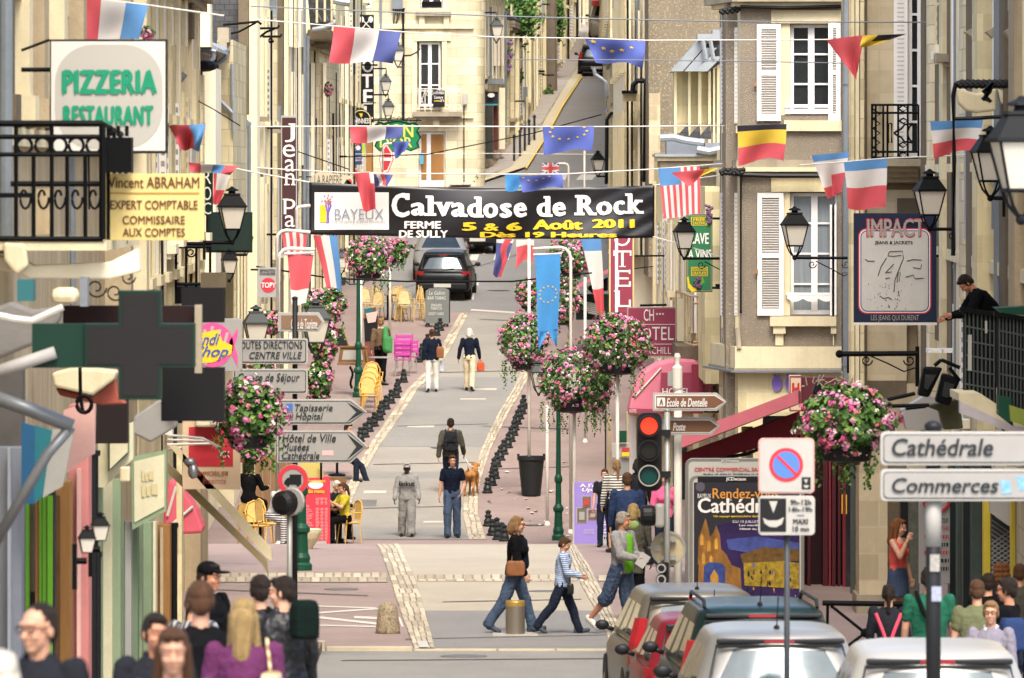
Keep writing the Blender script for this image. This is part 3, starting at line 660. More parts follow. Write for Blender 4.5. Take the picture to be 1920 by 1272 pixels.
for x0,x1,y0,m in((1171,1176,-60,M_cream2),(1179,1183,-60,M_white),(1187,1190,-60,M_cream),(1196,1200,20,M_white),(1205,1212,-60,M_white),(1182,1198,186,M_trim)):slab(t,"pilaster",m,x0,x1,y0,480,206.6-(x0-1171)*.02,.3)
slab(t,"cornice",M_trim,1168,1200,176,190,205.3,.5);slab(t,"cornice",M_iron,1166,1194,170,176,205,.4)
mb=MB();mb.tube([W(1186,175,204.5),W(1187,160,204.5),W(1195,152,204.5),W(1206,152,204.5),W(1213,149,204.5),W(1212,170,204.5),W(1213,300,204.5),W(1208,340,204.5)],.07,8)
mb.tube([W(1209,155,204.4),W(1208,230,204.4),W(1207,342,204.4)],.04,6);mb.build("cable",M_pipeb,t)
vpipe(t,"drainpipe",M_pipeg,1196,-20,160,206.2,.05)
RG=thing("gable_house","big grey brown roughcast gable wall flaking to bare stone","house",(5.2,203,GZ(203)),RHl)
slab(RG,"wall",M_gable,1216,1440,-70,520,200,8)
slab(RG,"bare_stone",M_ash,1217,1238,175,345,199.96,.03)
RC,XR=row_house("wine_house","cream house with slate dormers and rusty balcony behind the green wine sign",-1,160,176,4.8,4.75,8.6,M_rend,[(4.4,6.6)],HR,bay=3.4,win=1.1,shut=False,corn=.0,roof=None,gutter=False,phase=1.3)
HO,XH=row_house("hotel_house","cream hotel house behind the burgundy signs",-1,176.2,197,4.4,3.75,8.6,M_rend,[(4.4,6.6)],HR,bay=3.4,win=1.1,shut=False,corn=.0,roof=None,gutter=False,phase=1.3)
slab(RC,"cheek_wall",M_cream3,1266,1350,128,250,176,3)
for x0,x1,y0 in((1264,1269,134),(1290,1295,132),(1309,1315,135),(1328,1333,122),(1337,1341,122),(1344,1349,122)):slab(RC,"dormer_post",M_trim,x0,x1,y0,258 if x0<1320 else 268,175.7,.29)
for i,(xa,ya,xb,yb)in enumerate(((1258,134,1318,66),(1283,134,1322,90),(1304,134,1332,106))):
 mb=MB();p,q=W(xa,ya,175.2-i*.15),W(xb,yb,175.2-i*.15);k=Vector((0,3,0));u=Vector((.28,0,0));mb.hexa([p,p+u,p+u+k,p+k,q,q+u,q+u+k,q+k]);mb.build("roof_hip",M_roof,RC)
mb=MB();mb.prism([W(x,y,175.6)for x,y in((1262,134),(1316,70),(1352,70),(1352,118),(1330,134))],(0,3,0));mb.build("dormer_roof",M_slate,RC)
slab(RC,"ridge_cap",M_roof,1308,1350,64,76,175,1.2);slab(RC,"ridge_cap",M_roof,1336,1350,56,66,175.4,1.2)
for x in(1318,1332):mb=MB();mb.tube([W(x,76,174.9),W(x+6,112,174.9)],.05,5);mb.build("roof_batten",M_roof,RC)
for i,x in enumerate((1268,1290,1310)):
 mb=MB();mb.prism([W(x,258,175.4-i*.1),W(x+22,232,175.4-i*.1),W(x+24,262,175.4-i*.1)],(0,.15,0));mb.build("slate_valley",M_slate,RC)
mb=MB();mb.tube([W(1238,259,174.5),W(1262,258,174.5),W(1282,263,174.5),W(1302,266,174.5),W(1320,268,174.5)],.09,8);mb.tube([W(1307,281,173.5),W(1330,285,173.5),W(1352,280,173.5)],.1,8);mb.build("gutter",M_roof,RC)
slab(RC,"parapet",M_zinc,1250,1318,264,290,175,2);slab(RC,"parapet",M_zinc,1322,1352,268,284,174.4,2)
for x0,x1,y0,y1,d,m in((1228,1352,289,294,.25,M_roof),(1232,1350,294,302,.15,M_trim),(1238,1350,302,314,.05,M_trimd),(1298,1354,292,330,-.4,M_trim),(1300,1354,330,350,-.3,M_trimd)):
 slab(RC,"cornice",m,x0,x1,y0,y1,173.8-d,3.5)
slab(RC,"wall_face",M_cream3,1322,1352,350,720,166,6)
for x0,x1,y0,y1,Y,m in((1246,1252,412,580,191,M_shut),(1257,1263,414,576,188,M_shut),(1274,1284,400,545,184,M_shut),(1302,1306,545,625,174,M_shut),(1315,1323,545,622,172,M_glass),(1332,1337,380,560,168,M_cream2),(1224,1245,340,600,196,M_rend)):
 slab(HO if Y>180 else RC,"shutter" if m is M_shut else "wall_face",m,x0,x1,y0,y1,Y,.5)
mb=MB();
for(a,b,Y0,Y1)in(((1268,546),(1300,556),182,173),((1268,637),(1300,648),182,173)):
 p,q=W(*a,Y0),W(*b,Y1);mb.tube([p,q],.03,5)
for a,b in(((1300,556),(1351,555)),((1300,569),(1350,568)),((1300,642),(1350,641)),((1300,648),(1350,646))):mb.tube([W(*a,173),W(*b,173)],.03,5)
for i in range(8):x=1300+50*i/7;mb.tube([W(x,556,173),W(x,648,173)],.016,5)
for i in range(7):
 Y=173+9*i/6;x=1300-32*i/6;mb.tube([W(x,556-10*i/6,Y),W(x,648-10*i/6,Y)],.016,5)
slabm=mat("rusty balcony paint","#b09a78",.8,.3,4)
bal=slab(RC,"balcony",M_brown,1269,1352,650,676,173,8);mb.build("railing",slabm,bal)
slab(bal,"panel",M_rend,1270,1298,560,640,178,.1)
YC=153;C2=thing("shuttered_house","grey roughcast corner house with two white shuttered windows","house",(WX(1480,YC),YC,GZ(YC)),"houses round the right hand corner")
H=[(1464,44,1556,216),(1466,360,1570,592)]
mb=MB();front_wall(mb,YC,1388,1578,-60,664,H,.5);mb.build("wall",M_rough,C2)
MB().bb(WX(1352,YC+4),WX(1600,YC),YC+.52,YC+5,GZ(150)-1,WZ(-80,YC)).build("core",M_rough,C2)
mb=MB();p0,p1=W(1352,900,YC+3.5),W(1388,900,YC);q0,q1=W(1352,-60,YC+3.5),W(1388,-60,YC);k=Vector((.6,1.5,0));p0 .z=p1 .z=WZ(664,YC);q0 .z=q1 .z=WZ(-60,YC)
mb.hexa([p0,p1,p1+k,p0+k,q0,q1,q1+k,q0+k]);mb.build("chamfered_wall",M_trim,C2)
for y0,y1 in((52,232),(362,592)):
 for i,x in enumerate((1351,1364,1377)):
  s_=slab(C2,"shutter",M_shut,x,x+9,y0,y1,YC+2.9-i*1.2,.4)
  mb=MB()
  for q in range(int((y1-y0)/8)):
   for dx in(2.2,5.6):mb.add([W(x+dx+a,y0+8+q*8+b,YC+2.895-i*1.2)for a,b in((0,0),(1.4,0),(1.4,4),(0,4))],[(0,1,2,3)])
  mb.build("slot",M_shutd,s_)
 for x in(1361,1374):mb=MB();mb.tube([W(x,y0-25,YC+1.5),W(x,y1,YC+1.5)],.025,5);mb.build("cable",M_pipeb,C2)
for i in range(3):slab(C2,"sill_corbel",M_trim,1353+i*13,1366+i*12,594,618,YC+2.6-i*1.2,.5);slab(C2,"sill_corbel",M_trim,1354+i*13,1364+i*12,236,250,YC+2.6-i*1.2,.5)
for i in range(4):
 mb=MB();mb.tube([W(1356+i*9,616,YC+2.4-i*.8),W(1362+i*8,655,YC+2.2-i*.8)],.05,5);mb.build("scroll",M_trimd,C2)
for(x0,y0,x1,y1,gl,rows,cur)in((1482,46,1560,214,M_glass,3,0),(1482,362,1572,590,M_glasst,4,1)):
 casement(C2,x0,x1,y0,y1,YC+.18,2,rows,gl,bar=.04)
 slab(C2,"reveal",M_trim,x0-18,x0-.5,y0-2,y1+2,YC+.02,.3)
slab(C2,"lintel",M_trim,1446,1577,19,44,YC-.05,.047);slab(C2,"lintel",M_cream3,1446,1578,334,360,YC-.05,.047)
slab(C2,"sill",M_trim,1470,1578,226,246,YC-.1,.097);slab(C2,"sill_board",M_pvc,1472,1560,204,214,YC-.03,.1);slab(C2,"window_rail",M_pvc,1472,1558,196,202,YC-.05,.04)
louvre_shutter(C2,1419,1464,46,227,YC-.02);louvre_shutter(C2,1553,1576,44,226,YC-.02);louvre_shutter(C2,1420,1469,362,592,YC-.02);louvre_shutter(C2,1556,1568,384,592,YC-.02)
for x in(1419,1421):
 mb=MB();mb.box(W(x-2,158 if x==1419 else 510,YC-.08),(.05,.05,.09));mb.build("shutter_catch",mat("rust","#9a6a3c",.8),C2)
slab(C2,"sill",M_trim,1444,1568,594,612,YC-.2,.197)
for x0,x1 in((1450,1473),(1558,1568)):
 slab(C2,"sill_bracket",M_trim,x0,x1,612,626,YC-.16,.157);slab(C2,"sill_bracket",M_trim,x0+4,x1-4,626,648,YC-.1,.097)
slab(C2,"window_rail",M_pvc,1474,1568,549,554,YC-.05,.04)
mb=MB()
for i in range(26):
 x0=1476+i*3.4;dip=6+6*abs(sin((x0-1476)/88*3*pi));mb.quad(W(x0,554,YC-.045),W(x0,554+dip,YC-.045),W(x0+3.4,554+6+6*abs(sin((x0+3.4-1476)/88*3*pi)),YC-.045),W(x0+3.4,554,YC-.045))
mb.build("lambrequin",M_pvc,C2)
for nm,m,y0,y1,d in(("string_course",M_trim,650,690,.18),("string_course",M_trimd,690,694,.22),("ledge",M_zinc,694,698,.34),("cornice",M_trimd,-20,4,.32),("cornice",M_trim,4,12,.16),("string_course",M_trimd,300,314,.12),("string_course",M_trim,314,322,.2)):
 mb=MB();z0,z1=WZ(y1,YC),WZ(y0,YC);xa,xb,xc=WX(1348,YC+3.4),WX(1386,YC),WX(1577,YC)
 o=[(xa-d,YC+3.4),(xb-d*.5,YC-d),(xc,YC-d),(xc,YC-.004),(xb-.004,YC-.004),(xa+.05,YC+3.5)]
 mb.prism([(x,y,z0)for x,y in o],(0,0,z1-z0));mb.build(nm,m,C2)
mb=MB();mb.tube([W(1350,322,YC-.3),W(1390,328,YC-.3),W(1450,330,YC-.3),W(1540,330,YC-.3)],.05,6);mb.tube([W(1388,13,YC-.2),W(1470,15,YC-.2),W(1577,12,YC-.2)],.04,6)
for i in range(22):a=W(1352+i*2,322+4*sin(i*1.7),YC-.32);mb.ball(a,.05,6,4)
for i in range(12):a=W(1352+i*3,22+3*sin(i*2)-i*.4,YC-.1);mb.ball(a,.05,6,4)
mb.build("cable_bundle",M_pipeb,C2)
mb=MB();front_wall(mb,YC-.02,1384,1600,698,1010,[(1390,800,1412,1000),(1430,780,1560,1000)],.5);mb.build("ground_floor_wall",M_cream3,C2)
mb=MB();p0,p1=W(1348,1010,YC+3.3),W(1384,1010,YC-.02);k=Vector((.6,1.5,0));p0 .z=p1 .z=WZ(1010,YC);u=Vector((0,0,WZ(698,YC)-WZ(1010,YC)));mb.hexa([p0,p1,p1+k,p0+k,p0+u,p1+u,p1+k+u,p0+k+u]);mb.build("ground_floor_wall",M_cream2,C2)
slab(C2,"shop_window",M_glass,1428,1562,778,1002,YC+.3,.05)
vpipe(C2,"drainpipe",M_pipeg,1587,-20,860,YC-.25,.075,10);vpipe(C2,"drainpipe",M_pipeb,1389,330,585,YC-.06,.02)
YD=138;D3=thing("ashlar_house","ashlar stone house with ornate iron balcony beside the grey drainpipe","house",(WX(1680,YD),YD,GZ(YD)),"houses round the right hand corner")
mb=MB();front_wall(mb,YD,1592,1738,-60,1110,[(1676,-40,1727,298),(1700,560,1722,720)],.5);mb.build("wall",M_ash,D3)
MB().bb(7.3,14,YD+.52,YD+12,GZ(YD)-1,WZ(-60,YD)).build("core",M_beige,D3)
for x0,x1,m,d in((1596,1602,M_cream3,.12),(1604,1611,M_trim,.2),(1613,1620,M_cream2,.28),(1622,1626,M_brown,.04)):slab(D3,"pilaster",m,x0,x1,-60,820,YD-d,d-.003)
slab(D3,"shutter",M_shut,1676,1702,-40,300,YD-.05,.046)
mb=MB()
for q in range(40):mb.add([W(1682+a,-36+q*8.3+b,YD-.056)for a,b in((0,0),(13,0),(13,3),(0,3))],[(0,1,2,3)])
mb.build("slot",mat("shutter shade slot","#b9b6b0",.8),D3)
casement(D3,1703,1727,-40,296,YD+.08,1,5,M_glass)
mb=MB();ybal=YD-.85
for y in(197,212,285,296):mb.tube([W(1633,y,ybal),W(1722,y,ybal)],.022,5)
for x in(1635,1642,1656,1664,1684,1702,1722):mb.tube([W(x,197,ybal),W(x,296,ybal)],.02,5)
for x in(1636,1650):mb.tube([W(x,197,ybal),W(x,197,YD)],.02,5)
for cx,cy,rx,ry in((1693,204,9,6),(1693,291,9,5),(1694,227,8,5),(1693,272,8,5)):mb.tube([W(cx-rx,cy,ybal),W(cx,cy-ry,ybal),W(cx+rx,cy,ybal),W(cx,cy+ry,ybal),W(cx-rx,cy,ybal)],.016,4)
for sg in(-1,1):
 mb.tube([W(1676,250,ybal),W(1682,250+sg*4,ybal),W(1690,250+sg*8,ybal),W(1696,250+sg*16,ybal),W(1712,250+sg*18,ybal)],.018,4)
 mb.tube([W(1712+10*cos(a),250+sg*16*sin(a),ybal)for a in np.linspace(pi/2,pi*1.2,7)],.018,4)
mb.tube([W(1672,232,ybal),W(1672,268,ybal),W(1666,268,ybal),W(1666,232,ybal),W(1672,232,ybal)],.016,4)
for k in range(5):
 y=205+k*18;mb.tube([W(1637,y,ybal),W(1650,y+9,ybal),W(1637,y+18,ybal)],.016,4)
bal=slab(D3,"balcony",M_trimd,1630,1728,298,312,YD-.95,.94);mb.build("railing",M_iron,bal)
for y0,y1,d in((312,322,.7),(322,332,.5),(332,342,.3)):slab(D3,"corbel",M_trimd,1640,1722,y0,y1,YD-d,d-.004)
slab(D3,"frieze",M_brown,1660,1722,345,356,YD-.03,.027);slab(D3,"stone_patch",M_brown,1682,1726,372,400,YD-.02,.017)
slab(D3,"plinth",mat("dark brown patch","#5d5344",.9,.3,3),1626,1700,714,745,YD-.015,.012)  # darker brown strip on the ashlar
NR,XN=row_house("near_range","yellow limestone range with fluted pilasters behind the nearest lanterns",-1,84,137.4,6.45,7.62,19,M_cream2,[(8.2,11.4),(13,15)],HR,bay=5.2,win=1.3,shut=False,corn=.2,roof=None,gutter=False,band=(6.6,),phase=2.4)
def nry(px):
 lo,hi=85,137
 for _ in range(40):
  q=(lo+hi)/2
  if pxw(XN(q),q)>px:lo=q
  else:hi=q
 return lo
for x0,x1,y0,y1,Y,m in((1733,1744,-60,820,137,M_brown),(1744,1757,-60,820,135.5,M_cream),(1760,1768,10,640,133,M_brown),(1768,1783,-60,820,131,M_cream3),(1783,1788,-60,700,129,M_brown),(1801,1807,-60,760,125,M_trim),(1807,1820,-60,560,122.5,M_cream),(1820,1832,-60,560,121,M_brown),(1832,1866,-60,880,117,M_cream3),(1878,1884,-60,880,112,M_trim),(1884,1902,-60,600,109,M_brown),(1902,1925,-60,800,105,M_beige)):
 slab(NR,"pilaster",m,x0,x1,y0,y1,nry(x1),1.2)
for x0,x1,Y in((1809,1832,112),(1849,1868,105),(1884,1900,100)):
 mb=MB();a,b=W(x0,66,Y),W(x1,52,Y);mb.prism([W(x0,60,Y),W(x1-2,50,Y),W(x1,56,Y),W(x1-6,72,Y)],(0,.4,0));mb.build("corbel",M_trimd,NR)
for x0,x1,y0,y1 in((1792,1868,162,208),(1870,1898,166,205)):
 mb=MB();plate(mb,[(x0,y0),(x0+20,y0+8),(x0+40,y0+14),(x1,y0+4),(x1,y1),(x0+40,y1+4),(x0+20,y1),(x0+6,y1-14)],102,.35);mb.build("carved_panel",M_trim,NR,bevel=.03)
vpipe(NR,"drainpipe",M_pipeg,1794,-20,760,121.5,.055);vpipe(NR,"drainpipe",M_pipeg,1872,-20,640,105,.07,10)
mb=MB();pts=[W(1792,155,101)]+[W(1800+i*6,158+2*sin(i*2.3),101)for i in range(17)]
mb.tube([W(1787,480,101),W(1789,300,101),W(1787,180,101),W(1792,157,101)]+pts[1:],.035,6)
for i in range(30):mb.ball(W(1797+i*3.4,158+3*sin(i*2.1),101),.05,6,4)
for k in range(5):mb.tube([W(1861,156,100.8),W(1856-k*3,172,100.8),W(1842+k*4,188+k,100.8)],.03,5)
mb.tube([W(1790,223,101),W(1830,222,101),W(1880,219,101),W(1905,214,101)],.03,6);mb.build("cable_bundle",M_pipeb,NR)
for x in(1744,1772):mb=MB();mb.bb(WX(x-3,123),WX(x+22,123),123,123.8,WZ(662,123),WZ(655,123));mb.build("sill",M_shut,NR)
t=thing("sign_bracket","empty straight iron sign bracket before the slate hung wall","bracket",W(450,50,171));mb=MB()
mb.tube([W(418,47,171),W(484,41,171),W(490,46,171)],.03,5);mb.tube([W(428,64,171),W(448,60,171),W(480,43,171)],.025,5);mb.build("rod",M_iron,t)
t=thing("sign_bracket","empty scrolled iron sign bracket above the brown vertical sign","bracket",W(500,70,185));mb=MB()
mb.tube([W(468,54,185),W(520,53,185),W(524,48,185)],.03,5);mb.tube([W(470,82,185),W(500,60,185),W(515,54,185)],.03,5);mb.tube([W(492,69,185),W(526,69,185),W(528,64,185)],.03,5);mb.tube([W(508+5*cos(a)*(1-a/14),76+5*sin(a)*(1-a/14),185)for a in np.linspace(0,9,18)],.02,4);mb.build("rod",M_iron,t)
for b_,Y_,xs_ in((LE,188,((487,0,640),(496,60,640),(509,20,640))),(LE,198,((541,-40,640),(550,-40,640),(558,90,640),(566,20,600))),(LF,213,((590,90,640),(604,120,640))),(LG,232,((646,30,560),(655,100,560),(664,-40,560))),(LC,156,((393,140,700),(399,130,700))),(LD,172,((443,240,640),(450,240,640),(456,235,640)))):
 for x_,a_,e_ in xs_:vpipe(b_,"cable",M_pipeb,x_,a_,e_,Y_,R.choice((.012,.018,.028)),5,False)  # thin dark lines added to give the left facades contrast
for x_,a_,e_,Y_ in((1150,-60,190,267),(1157,10,190,267),(1148,236,480,237.4),(1156,236,480,237.4),(1177,-60,480,206),(1185,186,480,206),(1191,-60,150,206),(1202,100,480,206)):vpipe(RG,"cable",M_pipeb,x_,a_,e_,Y_,R.choice((.012,.02,.03)),5,False)  # more dark lines added for contrast on the right hand row
t=SG_ROC=thing("shop_sign","dark green sign with white letters ROC behind the black lantern","shop sign",W(430,475,128));M_dg=mat("deep green sign","#10291f",.5,.1,3)
slab(t,"panel",M_dg,379,399,318,404,127.5,.1);slab(t,"panel",M_dg,386,473,398,474,128,.12);slab(t,"inset",mat("deep green mesh","#1b2a26",.7,.3,30),390,469,402,470,127.96,.03)
t=thing("iron_balcony","black balcony rail under the dark green sign","balcony",W(360,545,112));mb=MB()
for y in(457,463,533):mb.tube([W(312,y,112),W(396,y,112)],.03,6)
for x in(316,330,349,368,394):mb.tube([W(x,457,112),W(x,540,112)],.022,6)
for cx,cy in((324,474),(324,492),(358,474)):mb.tube([W(cx+9*cos(a)*(1-a/12),cy+9*sin(a)*(1-a/12),111.9)for a in np.linspace(0,8,18)],.012,4)
mb.build("railing",M_iron,t);slab(t,"slab",M_iron,316,384,538,570,112,1.5);slab(t,"coping",M_brown,376,424,512,540,111,.6);slab(t,"pier",mat("sooty pier","#2b2825",.9,.3,3),384,420,538,600,111.2,.6)
M_blueg=mat("grey blue shutter","#8f979a",.6,.08,4)
def clutter(t,X,side,Y0,Y1,z0,z1,n,seed,nm=True):
 """shutter leaves, sills, cables, iron brackets and meter boxes fixed to a receding wall"""
 r=random.Random(seed)
 for i in range(n):
  Y=r.uniform(Y0+.2,Y1-.9);k=r.random();fl=z0+r.randrange(max(1,int((z1-z0)/3)))*3.0+r.uniform(0,.25);b=MB()
  if k<.42:
   h=r.choice((1.5,1.8,2.0));d=r.uniform(.06,.12);fbox(b,side,X,Y,Y+.5,fl,fl+h,.004,d);b.mat(1)
   for q in range(int(h/.16)):z=fl+.1+q*.16;P=[Vector((X(Y)+side*(d*.35+d*.5*a),Y-.003,z+.08*c))for a,c in((0,0),(1,0),(1,1),(0,1))];b.add(P,[(0,1,2,3)])
   b.build("shutter",[r.choice((M_shut,M_shut,M_trim,M_blueg,M_white)),M_shutd],t)
  elif k<.66:fbox(b,side,X,Y,Y+1.3,fl-.16,fl-.02,.004,r.uniform(.16,.3));fbox(b,side,X,Y+.05,Y+1.2,fl-.24,fl-.161,.004,.12);b.build("sill",r.choice((M_trim,M_trimd,M_white)),t)
  elif k<.82:x=X(Y)+side*r.uniform(.03,.1);za=fl+r.uniform(0,2);b.tube([(x,Y,za-r.uniform(1,4)),(x+r.uniform(-.03,.03),Y,za),(x,Y,za+r.uniform(1,3))],r.choice((.012,.02,.035)),5);b.build("cable",r.choice((M_pipeb,M_pipeg)),t)
  elif k<.92:fbox(b,side,X,Y,Y+.1,fl+.5,fl+.56,.004,r.uniform(.3,.6));fbox(b,side,X,Y,Y+.08,fl+.1,fl+.5,.004,.05);b.build("bracket",M_iron,t)
  else:fbox(b,side,X,Y,Y+.3,fl+.2,fl+.6,.004,.16);b.build("meter_box",r.choice((M_pipeg,M_shut,M_trimd)),t)
clutter(LA,XA,1,80,99,8.6,17,26,1);clutter(LB,XB,1,104,126,4,11,26,2);clutter(LC,XC,1,145,171,2,10,14,3);clutter(LD,XD,1,173,186,2,18,22,4);clutter(LE,XE,1,188,208,3,20,34,5);clutter(LF,XF,1,210,228,4,11,14,6);clutter(LG,XG,1,230,255,5,19,22,7)
clutter(NR,XN,-1,96,136,4,18,40,8);clutter(HO,XH,-1,177,196,2,8,20,9);clutter(RC,XR,-1,161,175,2,8,12,10)
for i,(nm_,lab_,y0_,y1_,xa_,xb_,zt_,m_,px_)in enumerate(hh):
 o_=next(o for o in bpy.data.objects if o.name.startswith(nm_)and o.get("label")==lab_);clutter(o_,fx(xa_,xb_,y0_,y1_),1,y0_,y1_,GZ(y0_)+1,zt_-1,12,20+i)
 # ================================================================ signs
def P_(h):return hexc(h)
M_sw=mat("sign white","#a09e98",.5,.08,3);M_sg=mat("sign grey white","#8f8d88",.5,.08,2);M_bk=mat("sign black","#161618",.5,.1,4)
M_ink=mat("dark lettering","#262a2e",.6);M_wt=mat("white lettering","#d8d4ce",.6);M_ye=mat("yellow lettering","#d9b82c",.6)
M_red=mat("sign red","#b8323c",.5,.08,3);M_blue=mat("sign blue","#3d6aa8",.5,.05,3);M_pole=mat("galvanised pole","#8f908c",.45,.12,3,metal=.3)
M_polek=mat("black pole","#1b1c1e",.5,.15,3);M_polew=mat("white pole","#cbc6bb",.5,.12,3)
M_green=mat("dark green paint","#12412f",.45,.15,3)
def board(name,label,pts,Y,m,t=.05,cat="sign",group=None,base=None,edge=None):
 """a sign: outline in photo pixels at depth Y"""
 c=base or(sum(p[0]for p in pts)/len(pts),max(p[1]for p in pts));t_=thing(name,label,cat,W(c[0],c[1],Y),group)
 mb=MB();plate(mb,pts,Y,t);o=mb.build("panel",m,t_,bevel=.004);return t_
def rect(x0,y0,x1,y1):return[(x0,y0),(x1,y0),(x1,y1),(x0,y1)]
def layer(parent,name,m,pts,Y,k=1,th=.003):
 mb=MB();plate(mb,pts,Y,th,.003+.004*k);return mb.build(name,m,parent)
def ring(parent,name,m,outer,inner,Y,k=1):
 mb=MB();n=len(outer);d=Vector((0,-.003-.004*k,0));A=[W(*p,Y)+d for p in outer];B=[W(*p,Y)+d for p in inner]
 mb.add(A+B,[(i,(i+1)%n,n+(i+1)%n,n+i)for i in range(n)]);return mb.build(name,m,parent)
def circ(cx,cy,r,n=28,ry=None):return[(cx+r*cos(2*pi*i/n),cy+(ry or r)*sin(2*pi*i/n))for i in range(n)]
def arm(parent,x0,y0,x1,y1,Y,r=.02,m=None,name="bracket"):
 mb=MB();mb.tube([W(x0,y0,Y),W(x1,y1,Y)],r,6);return mb.build(name,m or M_iron,parent)
Y=72;t=board("hanging_sign","square white PIZZERIA RESTAURANT sign in green letters",rect(93,74,313,288),Y,M_bk,.22)
layer(t,"face",mat("bright sign white","#c0bdb5",.5,.06,2),rect(96,78,310,283),Y,1);layer(t,"face_panel",mat("sign oval grey","#a19e96",.5),rrect(103,84,305,279,72,8),Y,2)  # even tones: bright face, slightly darker oval
lettering(t,[("PIZZERIA",116,131,295,177,dict(bold=.085,space=1.12)),("RESTAURANT",118,198,288,236,dict(bold=.085,space=1.12))],Y,mat("green lettering","#18805f",.6),d=.02)
arm(t,40,131,93,131,Y+.1,.025);arm(t,40,95,93,75,Y+.1,.015)
Y=70;t=board("name_plaque","yellow VINCENT ABRAHAM expert comptable plaque with brown letters",rect(195,326,383,451),Y,mat("cream sign","#cdb878",.5,.08,2),.14)
lettering(t,[("Vincent ABRAHAM",203,332,374,353,dict(bold=.015)),("EXPERT COMPTABLE",207,376,371,393,dict(bold=.02)),("COMMISSAIRE",230,405,347,421,dict(bold=.02)),("AUX COMPTES",230,428,347,444,dict(bold=.02))],Y,mat("brown lettering","#5c3a24",.6))
layer(t,"rule",mat("ochre rule","#a5823f",.6),rect(203,361,374,364),Y,1);arm(t,20,345,195,345,Y+.07,.03)
Y=62;cr=[(222,545),(302,545),(302,607),(365,607),(365,690),(302,690),(302,750),(222,750),(222,690),(158,690),(158,607),(222,607)]
t=board("pharmacy_cross","dark unlit pharmacy cross with green rim",cr,Y,mat("cross green","#07231a",.5),.22,"cross sign")
ci=[(228,552),(296,552),(296,613),(359,613),(359,684),(296,684),(296,743),(228,743),(228,684),(164,684),(164,613),(228,613)]
layer(t,"display",mat("dark diode panel","#161515",.6,.4,60),ci,Y,1)
mb=MB()
for x in range(166,359,5):
 for y in range(555,743,5):
  if(231<x<294)or(616<y<682):c=W(x,y,Y)+Vector((0,-.012,0));s=.0045;mb.add([c+Vector((-s,0,-s)),c+Vector((s,0,-s)),c+Vector((s,0,s)),c+Vector((-s,0,s))],[(0,1,2,3)])
mb.build("diode_grid",mat("diode","#2b2a29",.5),t)
slab(t,"bracket",mat("bracket green","#062a1f",.5),60,158,607,690,Y+.05,.12)
t=thing("shop_fascia","dark maroon fascia strip behind the pharmacy cross","shop sign",W(250,607,72));slab(t,"panel",mat("maroon fascia","#1d0c0c",.6,.15),118,366,574,607,72,.3);slab(t,"post",M_trimd,365,378,572,700,71.8,.18)
slab(t,"dark_panel",mat("dark void","#100f11",.7),302,420,690,790,73,.3);slab(t,"dark_panel",mat("dark void","#100f11",.7),340,420,540,605,80,.2)  # larger black sheet stands in for a dark void, shade put into its colour
Y=95;t=board("hanging_sign","white CANDI SHOP sign with pink sweet and blue script",rrect(352,598,454,697,8),Y,M_sg,.2)
mpk=mat("sweet pink","#cf4f86",.5)
o=layer(t,"pink_sweet",mpk,circ(398,647,40,24,42),Y,1)
for i in range(5):
 x=368+i*14;layer(t,"stripe",M_sw,[(x,612+abs(i-2)*6),(x+5,612+abs(i-2)*6),(x-8,684-abs(i-2)*6),(x-13,684-abs(i-2)*6)],Y,2)
layer(t,"wrapper",mpk,[(430,640),(446,615),(446,630),(440,648),(446,668),(446,688),(430,655)],Y,1)
layer(t,"yellow_patch",M_ye,[(360,628),(410,618),(417,640),(436,648),(434,664),(398,680),(360,682)],Y,3)
lettering(t,[("Candi",354,625,413,647,dict(shear=.4,bold=.02)),("Shop",364,649,429,675,dict(shear=.4,bold=.02))],Y,mat("script blue","#39579a",.5),d=.022)
arm(t,300,640,352,640,Y+.1,.03)
Y=97;t=board("estate_agent_sign","beige sign with red sunflower square reading IMMOBILIER",rect(342,774,450,918),Y,mat("beige sign","#cdb596",.5,.06),.16)
layer(t,"red_square",M_red,rect(354,801,437,875),Y,1)
for k in range(14):
 a=2*pi*k/14;layer(t,"petal",mat("petal gold","#d59a4a",.5),[(407+4*cos(a+.35),829+4*sin(a+.35)),(407+18*cos(a),829+17*sin(a)),(407+4*cos(a-.35),829+4*sin(a-.35))],Y,2)if k in(0,2,4,6,8,10,12)else layer(t,"petal",mat("petal pale","#e0bb7c",.5),[(407+4*cos(a+.3),829+4*sin(a+.3)),(407+19*cos(a),829+18*sin(a)),(407+4*cos(a-.3),829+4*sin(a-.3))],Y,1.6)
layer(t,"flower_head",mat("flower brown","#9c5a2c",.6),circ(407,829,5,12),Y,3)
lettering(t,[("XX",410,846,431,858,dict(bold=.01))],Y,M_wt,d=.02);lettering(t,[("IMMOBILIER",372,884,428,893,dict(bold=.01,shear=.2)),("Proximité",380,896,424,908,dict(shear=.2))],Y,mat("brick lettering","#9a4a3a",.6))
mb=MB();mb.bb(WX(368,Y),WX(417,Y),Y-.25,Y-.02,WZ(800,Y),WZ(778,Y));mb.build("sign_lamp",mat("lamp shell","#d8d0b4",.4),t,bevel=.03);arm(t,300,790,342,790,Y+.08,.03)
YL=100;DG="direction signs on the left post"
def arrow(x0,y0,x1,y1,tip):return[(x0,y0),(x1,y0),(tip,(y0+y1)/2),(x1,y1),(x0,y1)]
